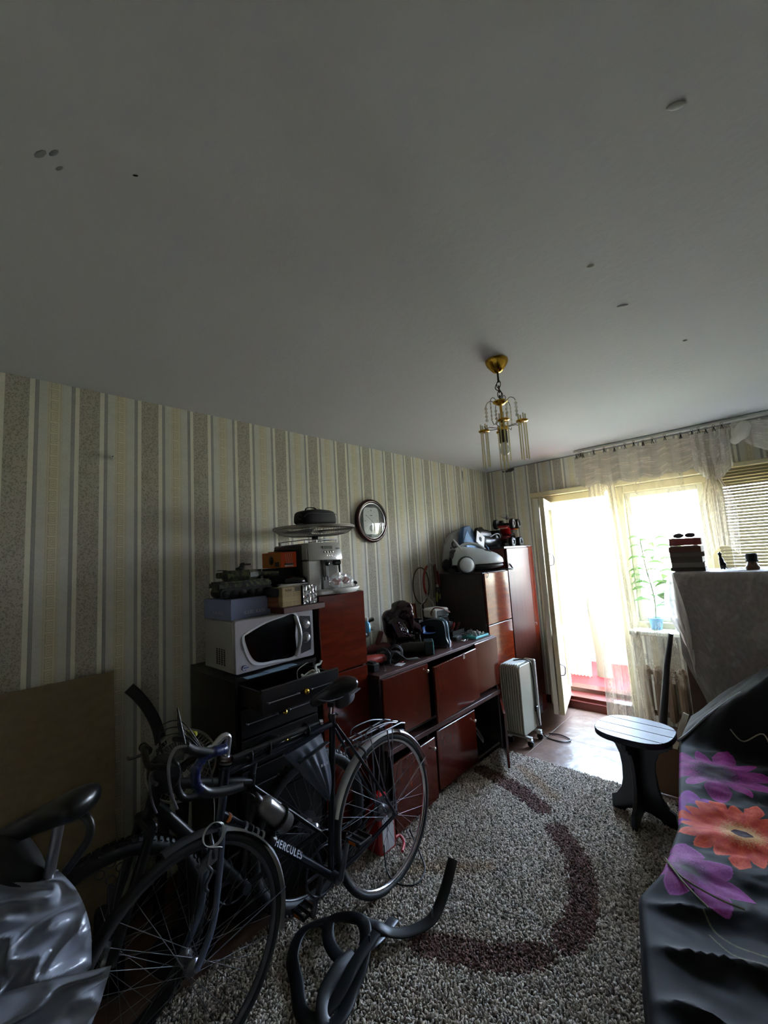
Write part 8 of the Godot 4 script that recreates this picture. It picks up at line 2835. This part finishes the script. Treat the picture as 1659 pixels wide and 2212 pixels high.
func sofa():
	var t := thing("sofa", "sofa standing along the right side mostly hidden by black flowered blanket", "sofa", Vector3(0.05, 0, -1.75))
	var st := S()
	bx(st, Vector3(0.0, 0.23, 0.0), Vector3(0.86, 0.40, 2.3), 0.04)
	obj("seat_base", st, mat("sofa_dark", Color(0.05, 0.045, 0.05), 0.8), t)
	st = S()
	bx(st, Vector3(0.36, 0.55, 0.0), Vector3(0.20, 0.62, 2.3), 0.06)
	obj("backrest", st, M.sofa_dark, t)
	st = S()
	blobs(st, [[Vector3(-0.17, 0.30, -1.21), Vector3(0.40, 0.72, -1.21), 0.09, 0.13], [Vector3(-0.34, 0.22, -1.2), Vector3(0.40, 0.30, -1.2), 0.12, 0.2]], 0.03, 0.05)
	obj("armrest", st, M.sofa_dark, t)
	var b := thing("flowered_blanket", "black blanket printed with large purple and orange flowers on the sofa", "blanket", Vector3(0.0, 0, -1.75))
	var m := mat("blanket", Color.WHITE, 0.7)
	m.albedo_texture = blanket_tex()
	m.cull_mode = BaseMaterial3D.CULL_DISABLED
	m.metallic_specular = 0.3
	var n := noise(52, 2.6, 3)
	# edge of the seat: how far left the cloth reaches at each z
	st = S()
	grid(st, 96, 220, func(u, v):
		var z: float = lerpf(-0.5, -3.26, v)
		var ex: float = -0.545
		if z > -2.9: ex = lerpf(-0.545, -0.425, clampf((z + 2.9) / 0.85, 0, 1))
		if z > -1.72: ex -= 0.035 * smoothstep(-1.72, -1.58, z)
		if z > -1.56: ex += 0.17 * clampf((z + 1.56) / 0.6, 0, 1)
		var rise: float = smoothstep(-2.84, -3.0, z)
		var x: float
		var y: float
		if u < 0.22:
			var w: float = u / 0.22
			x = ex - 0.012 * sin(w * PI) + 0.01 * sin(z * 23.0) * (1.0 - w)
			y = lerpf(0.07 + 0.02 * sin(z * 9.0), 0.455, w)
		else:
			var w: float = (u - 0.22) / 0.78
			x = lerpf(ex, 0.56, w)
			var slope: float = clampf((x + 0.555) / 0.44, 0.0, 1.6) * 0.405
			y = 0.465 + slope * rise
			var back: float = smoothstep(0.20, 0.30, x)
			y = maxf(y, 0.465 + 0.42 * back)
			# folds: long creases on the near half, small puckers between the flowers
			var near: float = smoothstep(-1.75, -1.45, z)
			var ph: float = (z * 0.9 + x * 0.36) * 36.0 + 2.2 * n.get_noise_2d(x * 0.9, z * 0.7)
			var crease: float = pow(1.0 - absf(sin(ph * 0.5)), 3.0)
			y += near * (0.026 * crease + 0.012 * n.get_noise_2d(x, z * 2.0)) * clampf(w * 9.0, 0, 1) * (1.0 - back)
			y += (1.0 - near) * (0.012 * n.get_noise_2d(x * 2.5, z * 3.0) + 0.006 * sin(z * 31.0 + x * 12.0)) * clampf(w * 9.0, 0, 1)
			y += 0.03 * exp(-pow((z + 1.72) / 0.09, 2.0)) * exp(-pow((x + 0.36) / 0.10, 2.0))
		return Vector3(x, y, z + 1.75))
	var o := obj("cloth", st, m, b)
	# texture laid flat over the seat, as printed cloth lies
	var mdt := MeshDataTool.new()
	mdt.create_from_surface(o.mesh, 0)
	for i in mdt.get_vertex_count():
		var p := mdt.get_vertex(i)
		mdt.set_vertex_uv(i, Vector2((p.x - (0.46 - p.y if p.y < 0.45 else 0.0) + 0.62) / 1.2, (p.z - 1.75 + 3.3) / 2.8))
	var am := ArrayMesh.new()
	mdt.commit_to_surface(am)
	o.mesh = am
	st = S()
	tube(st, spline([Vector3(-0.545, 0.47, -1.12), Vector3(-0.50, 0.50, -1.19), Vector3(-0.42, 0.585, -1.235), Vector3(-0.33, 0.67, -1.26), Vector3(-0.25, 0.74, -1.27)]), 0.007, 6)
	obj("pale_hem", st, mat("hem_pale", Color(0.45, 0.48, 0.52), 0.6), b)
	for q in [[Vector3(-0.42, 0.492, -0.02), Vector3(-0.36, 0.495, 0.05), Vector3(-0.27, 0.50, 0.09), Vector3(-0.20, 0.505, 0.10)], [Vector3(-0.41, 0.493, 0.0), Vector3(-0.34, 0.497, 0.09), Vector3(-0.28, 0.50, 0.15)], [Vector3(-0.30, 0.60, -1.08), Vector3(-0.25, 0.57, -1.03), Vector3(-0.17, 0.62, -1.04), Vector3(-0.14, 0.56, -0.95)]]:
		st = S()
		tube(st, spline(q), 0.003, 5)
		obj("loose_thread", st, mat("thread", Color(0.52, 0.52, 0.42), 0.8), b)

func tubes_on_floor():
	var specs := [
		["black bicycle inner tube with upcurled end lying on the carpet", [Vector3(-1.285, 0.16, -1.70), Vector3(-1.27, 0.085, -1.60), Vector3(-1.265, 0.04, -1.50), Vector3(-1.30, 0.035, -1.40), Vector3(-1.345, 0.05, -1.33), Vector3(-1.40, 0.075, -1.29), Vector3(-1.50, 0.04, -1.29), Vector3(-1.60, 0.03, -1.24), Vector3(-1.66, 0.03, -1.12), Vector3(-1.60, 0.03, -1.02), Vector3(-1.50, 0.028, -0.97), Vector3(-1.40, 0.028, -0.92), Vector3(-1.34, 0.03, -0.94), Vector3(-1.33, 0.045, -1.03), Vector3(-1.35, 0.07, -1.14), Vector3(-1.365, 0.085, -1.26)], 0.0165],
		["flattened black inner tube twisted over the other by the front wheel", [Vector3(-1.40, 0.028, -1.40), Vector3(-1.37, 0.05, -1.30), Vector3(-1.36, 0.065, -1.22), Vector3(-1.40, 0.05, -1.13), Vector3(-1.50, 0.055, -1.13), Vector3(-1.58, 0.055, -1.20), Vector3(-1.52, 0.06, -1.27), Vector3(-1.42, 0.085, -1.25), Vector3(-1.345, 0.06, -1.17), Vector3(-1.31, 0.035, -1.08), Vector3(-1.28, 0.030, -1.00), Vector3(-1.30, 0.032, -0.95), Vector3(-1.36, 0.05, -0.99), Vector3(-1.385, 0.065, -1.08), Vector3(-1.39, 0.055, -1.16)], 0.017]]
	for s in specs:
		var t := thing("inner_tube", s[0], "inner tube", Vector3(s[1][0].x, 0, s[1][0].z), 0, "inner tubes on the carpet")
		var st := S()
		var p := []
		for q in s[1]:
			p.append(q - t.position + Vector3(0, 0.004, 0))
		tube(st, spline(p, 8), s[2], 12, false, Vector2(0.42, 1.5))
		obj("rubber_tube", st, mat("tube_rubber", Color(0.03, 0.031, 0.034), 0.42), t)
		st = S()
		rod(st, p[2], p[2] + Vector3(0.01, 0.05, 0.01), 0.004, 8)
		obj("valve", st, M.steel, t)

func near_corner():
	# hardboard sheet against the wall
	var t := thing("hardboard_sheet", "large plain hardboard sheet leaning against the striped wall", "board", Vector3(-2.26, 0, -0.03), 0)
	var st := S()
	bx(st, Vector3(-0.045, 0.565, 0), Vector3(0.006, 1.135, 1.10), 0.001, Basis(Vector3.BACK, 0.085))
	obj("board", st, M.hardboard, t)
	# loose mudguard
	t = thing("loose_mudguard", "dark curved bicycle mudguard propped against the wallpaper", "mudguard", Vector3(-2.30, 0, -0.72))
	st = S()
	tube(st, spline([Vector3(-0.06, 1.035, 0.075), Vector3(-0.04, 0.99, 0.04), Vector3(-0.02, 0.92, 0.0), Vector3(0.0, 0.82, -0.035), Vector3(0.03, 0.66, -0.05), Vector3(0.06, 0.45, -0.04), Vector3(0.08, 0.2, -0.02), Vector3(0.09, 0.012, 0.0)], 5), 0.026, 10, false, Vector2(0.4, 1.0), Vector3.RIGHT)
	obj("guard_strip", st, M.rubber, t)
	# pedestal fan behind the handlebar
	t = thing("floor_fan", "white floor fan with wire grille tilted upward behind the handlebars", "fan", Vector3(-2.02, 0, -0.76))
	var tilt := Basis(Vector3.UP, deg_to_rad(62)) * Basis(Vector3.RIGHT, deg_to_rad(52))
	var c := Vector3(0.0, 0.735, 0.0)
	st = S()
	for q in [[0.14, 0.0, 0.0035], [0.14, 0.02, 0.0035], [0.10, 0.045, 0.0018], [0.055, 0.055, 0.0018], [0.11, -0.035, 0.0018]]:
		ring(st, c + tilt * Vector3(0, q[1], 0), q[0], q[2], tilt.x, tilt.z, 44, 5)
	obj("grille_ring", st, M.grille_white, t)
	st = S()
	for k in 48:
		var a := TAU * k / 48.0
		var d := Vector3(cos(a), 0, sin(a))
		tube(st, [c + tilt * (d * 0.025 + Vector3(0, 0.058, 0)), c + tilt * (d * 0.10 + Vector3(0, 0.046, 0)), c + tilt * (d * 0.14 + Vector3(0, 0.02, 0))], 0.0010, 4)
		tube(st, [c + tilt * (d * 0.14), c + tilt * (d * 0.11 + Vector3(0, -0.036, 0)), c + tilt * (d * 0.04 + Vector3(0, -0.05, 0))], 0.0010, 4)
	tag(obj("grille_wires", st, M.grille_white, t), "", "", "", "stuff")
	for k in 3:
		st = S()
		var bs := Basis(Vector3.UP, TAU * k / 3.0)
		grid(st, 5, 6, func(u, v):
			var rr: float = lerpf(0.02, 0.11, v)
			var a: float = (u - 0.5) * 1.5
			return c + tilt * (bs * Vector3(rr * cos(a), 0.005 + 0.02 * (u - 0.5), -rr * sin(a))))
		obj("blade", st, M.grey_plastic, t)
	st = S()
	tube(st, [c + tilt * Vector3(0, -0.03, 0), c + tilt * Vector3(0, -0.12, 0), c + tilt * Vector3(0, -0.13, 0)], [0.045, 0.04, 0.02], 16)
	obj("motor_pod", st, M.white_plastic, t)
	st = S()
	tube(st, [Vector3(0, 0.03, 0), Vector3(0, 0.42, 0), Vector3(0, 0.60, 0.0)], [0.02, 0.018, 0.03], 12)
	obj("column", st, M.black_matte, t)
	st = S()
	lathe(st, [Vector2(0, 0), Vector2(0.13, 0), Vector2(0.135, 0.012), Vector2(0.06, 0.035), Vector2(0.02, 0.045), Vector2(0, 0.045)], 28)
	obj("fan_base", st, M.black_matte, t)
	# red appliance behind the rear wheel
	t = thing("red_pump_box", "red and white electric box with handle behind the rear wheel", "air pump", Vector3(-1.715, 0, -1.71), LW)
	st = S()
	prism(st, rrect(-0.065, 0.012, 0.065, 0.22, 0.02), -0.11, 0.0, Transform3D.IDENTITY, 0.008)
	obj("casing", st, M.red_plastic, t)
	st = S()
	prism(st, rrect(-0.045, 0.03, 0.045, 0.20, 0.012), -0.002, 0.005, Transform3D.IDENTITY, 0.002)
	obj("white_panel", st, M.white_card, t)
	st = S()
	lathe(st, [Vector2(0, -0.03), Vector2(0.045, -0.03), Vector2(0.06, -0.01), Vector2(0.06, 0.015), Vector2(0.045, 0.03), Vector2(0, 0.03)], 24, Transform3D(Basis(Vector3.RIGHT, PI / 2), Vector3(-0.01, 0.25, -0.05)))
	obj("round_lamp", st, mat("lamp_red", Color(0.70, 0.07, 0.06), 0.2), t)
	st = S()
	tube(st, spline([Vector3(0.065, 0.05, -0.01), Vector3(0.10, 0.045, -0.01), Vector3(0.10, 0.0225, 0.02), Vector3(0.04, 0.0225, 0.06)], 5), 0.008, 8)
	obj("red_handle", st, M.red_plastic, t)
	t = thing("thin_cable", "thin dark cable looping over the carpet beneath the rear wheel", "cable", Vector3(-1.66, 0, -1.62))
	st = S()
	tube(st, spline([Vector3(-0.02, 0.10, -0.02), Vector3(0.03, 0.025, 0.02), Vector3(0.12, 0.02, 0.05), Vector3(0.20, 0.02, 0.0), Vector3(0.18, 0.02, -0.10), Vector3(0.10, 0.04, -0.16), Vector3(0.03, 0.12, -0.17)], 7), 0.004, 6)
	obj("cord", st, M.rubber, t)
	# grey plastic sheet over the wrapped bicycle: two hanging layers
	t = thing("plastic_sheet", "crumpled grey plastic sheet thrown over the bicycle near left corner", "plastic sheet", Vector3(-1.36, 0, -0.14))
	var pm := mat("polythene", Color(0.50, 0.52, 0.57), 0.24)
	pm.cull_mode = BaseMaterial3D.CULL_DISABLED
	pm.rim_enabled = true
	pm.rim = 0.3
	var n := noise(63, 1.5, 2)
	var lay := [
		[[[-0.30, 0.80, 0.28], [-0.25, 0.80, 0.12], [-0.215, 0.805, 0.0], [-0.175, 0.795, -0.11]],
		 [[-0.20, 0.78, 0.32], [-0.15, 0.765, 0.14], [-0.13, 0.75, 0.0], [-0.12, 0.745, -0.145]],
		 [[-0.12, 0.70, 0.34], [-0.07, 0.685, 0.16], [-0.06, 0.66, 0.01], [-0.075, 0.67, -0.165]],
		 [[-0.08, 0.56, 0.35], [-0.03, 0.55, 0.16], [-0.03, 0.55, 0.01], [-0.055, 0.585, -0.165]]],
		[[[-0.10, 0.705, 0.26], [-0.06, 0.675, 0.14], [-0.04, 0.655, 0.0], [0.085, 0.66, -0.175]],
		 [[0.02, 0.66, 0.30], [0.05, 0.64, 0.16], [0.06, 0.625, 0.03], [0.105, 0.615, -0.15]],
		 [[0.12, 0.52, 0.32], [0.12, 0.53, 0.18], [0.125, 0.52, 0.05], [0.125, 0.52, -0.11]],
		 [[0.18, 0.10, 0.34], [0.17, 0.10, 0.2], [0.16, 0.10, 0.07], [0.15, 0.10, -0.07]]]]
	for k in 2:
		var L: Array = lay[k]
		st = S()
		grid(st, 84, 84, func(u, v):
			var rows := []
			for i in 4:
				var q := []
				for j in 4:
					q.append(Vector3(L[3 - i][j][0], L[3 - i][j][1], L[3 - i][j][2]))
				rows.append(cubic4(q, u))
			var p: Vector3 = cubic4(rows, v)
			var wob: float = n.get_noise_2d(u * 1.3 + k * 5.0, v * 1.3)
			var w2: float = n.get_noise_2d(u * 3.1 - 4.0, v * 3.1 + k * 7.0)
			var a1: float = 1.0 - absf(sin((u * 3.2 + v * 1.6 * (1.0 if k == 0 else -1.0) + wob * 1.4) * PI))
			var a2: float = 1.0 - absf(sin((u * 1.4 - v * 2.6 + wob * 1.1 + 0.3) * PI))
			var e: float = clampf(minf(minf(u, 1 - u), 1 - v) * 6.0, 0.12, 1.0)
			return p + Vector3(0.8, 0.5, 0.2) * (0.045 * pow(a1, 2.0) + 0.028 * pow(a2, 2.5) + 0.012 * w2) * e)
		obj(["upper_layer", "lower_layer"][k], st, pm, t)
	# toy propellor piece standing in the dark by the wall
	t = thing("silver_mascot", "small silvery cross shaped part standing before the hardboard in shadow", "metal part", Vector3(-2.05, 0, -0.50), deg_to_rad(70))
	st = S()
	for q in [Vector3(0, 0.46, 0), Vector3(0, 0.40, 0), Vector3(-0.035, 0.43, 0), Vector3(0.035, 0.435, 0)]:
		ring(st, q, 0.016, 0.0025, Vector3.RIGHT, Vector3.UP, 14, 5)
	bx(st, Vector3(0, 0.35, 0), Vector3(0.022, 0.07, 0.004), 0.001)
	obj("pierced_plate", st, M.dull_steel, t)
	st = S()
	bx(st, Vector3(0, 0.155, 0), Vector3(0.10, 0.31, 0.05), 0.01)
	obj("dark_mount", st, M.black_matte, t)
	# reflective yellow strip on a bag among the shadows
	t = thing("dark_rucksack", "dark rucksack with pale yellow strip on the floor behind the wheels", "rucksack", Vector3(-2.03, 0, -0.22), deg_to_rad(60))
	st = S()
	blobs(st, [[Vector3(-0.10, 0.10, 0), Vector3(0.10, 0.10, 0), 0.10, 0.10], [Vector3(-0.06, 0.18, 0), Vector3(0.06, 0.18, 0), 0.09, 0.09]], 0.02, 0.04)
	obj("rucksack_body", st, M.nylon_black, t)
	st = S()
	bx(st, Vector3(0.0, 0.13, 0.112), Vector3(0.14, 0.022, 0.006), 0.002)
	obj("yellow_strip", st, M.dull_yellow, t)

func cubic4(q: Array, t: float) -> Vector3:
	# a Catmull-Rom curve through four points
	var s := clampf(t, 0, 1) * 3.0
	var i := mini(int(s), 2)
	var a: Vector3 = q[maxi(i - 1, 0)]
	var b: Vector3 = q[i]
	var c: Vector3 = q[i + 1]
	var d: Vector3 = q[mini(i + 2, 3)]
	return b.cubic_interpolate(c, a, d, s - i)

func _ready():
	rng.seed = 77
	var cam := Camera3D.new()
	cam.name = "camera"
	cam.fov = rad_to_deg(2.0 * atan(1106.0 / 900.52))
	cam.near = 0.02
	cam.far = 200.0
	cam.position = Vector3(0, 1.59, 0)
	cam.rotation_order = EULER_ORDER_YXZ
	cam.rotation = Vector3(0.10696743, 0.75296418, -0.06008232)
	add_child(cam)
	var we := WorldEnvironment.new()
	we.name = "environment"
	var e := Environment.new()
	var sky := Sky.new()
	var sm := ProceduralSkyMaterial.new()
	sm.sky_top_color = Color(0.72, 0.84, 1.0)
	sm.sky_horizon_color = Color(0.95, 0.97, 1.0)
	sm.ground_horizon_color = Color(0.80, 0.83, 0.76)
	sm.ground_bottom_color = Color(0.62, 0.64, 0.58)
	sm.sky_energy_multiplier = 1.0
	sky.sky_material = sm
	e.background_mode = Environment.BG_SKY
	e.sky = sky
	e.background_energy_multiplier = 1.0
	e.tonemap_mode = Environment.TONE_MAPPER_LINEAR
	e.tonemap_exposure = 82.0
	e.sdfgi_enabled = true
	e.ssao_enabled = true
	e.ssil_enabled = true
	we.environment = e
	add_child(we)
	materials()
	room()
	furniture()
	chest_top()
	cabinet_top()
	clock()
	chandelier()
	low_cabinet_top()
	inside_low_cabinet()
	cabinet_tops()
	road_bike()
	mountain_bike()
	city_bike_parts()
	window_dressing()
	covered_cabinet()
	carpet()
	stool()
	sofa()
	tubes_on_floor()
	near_corner()
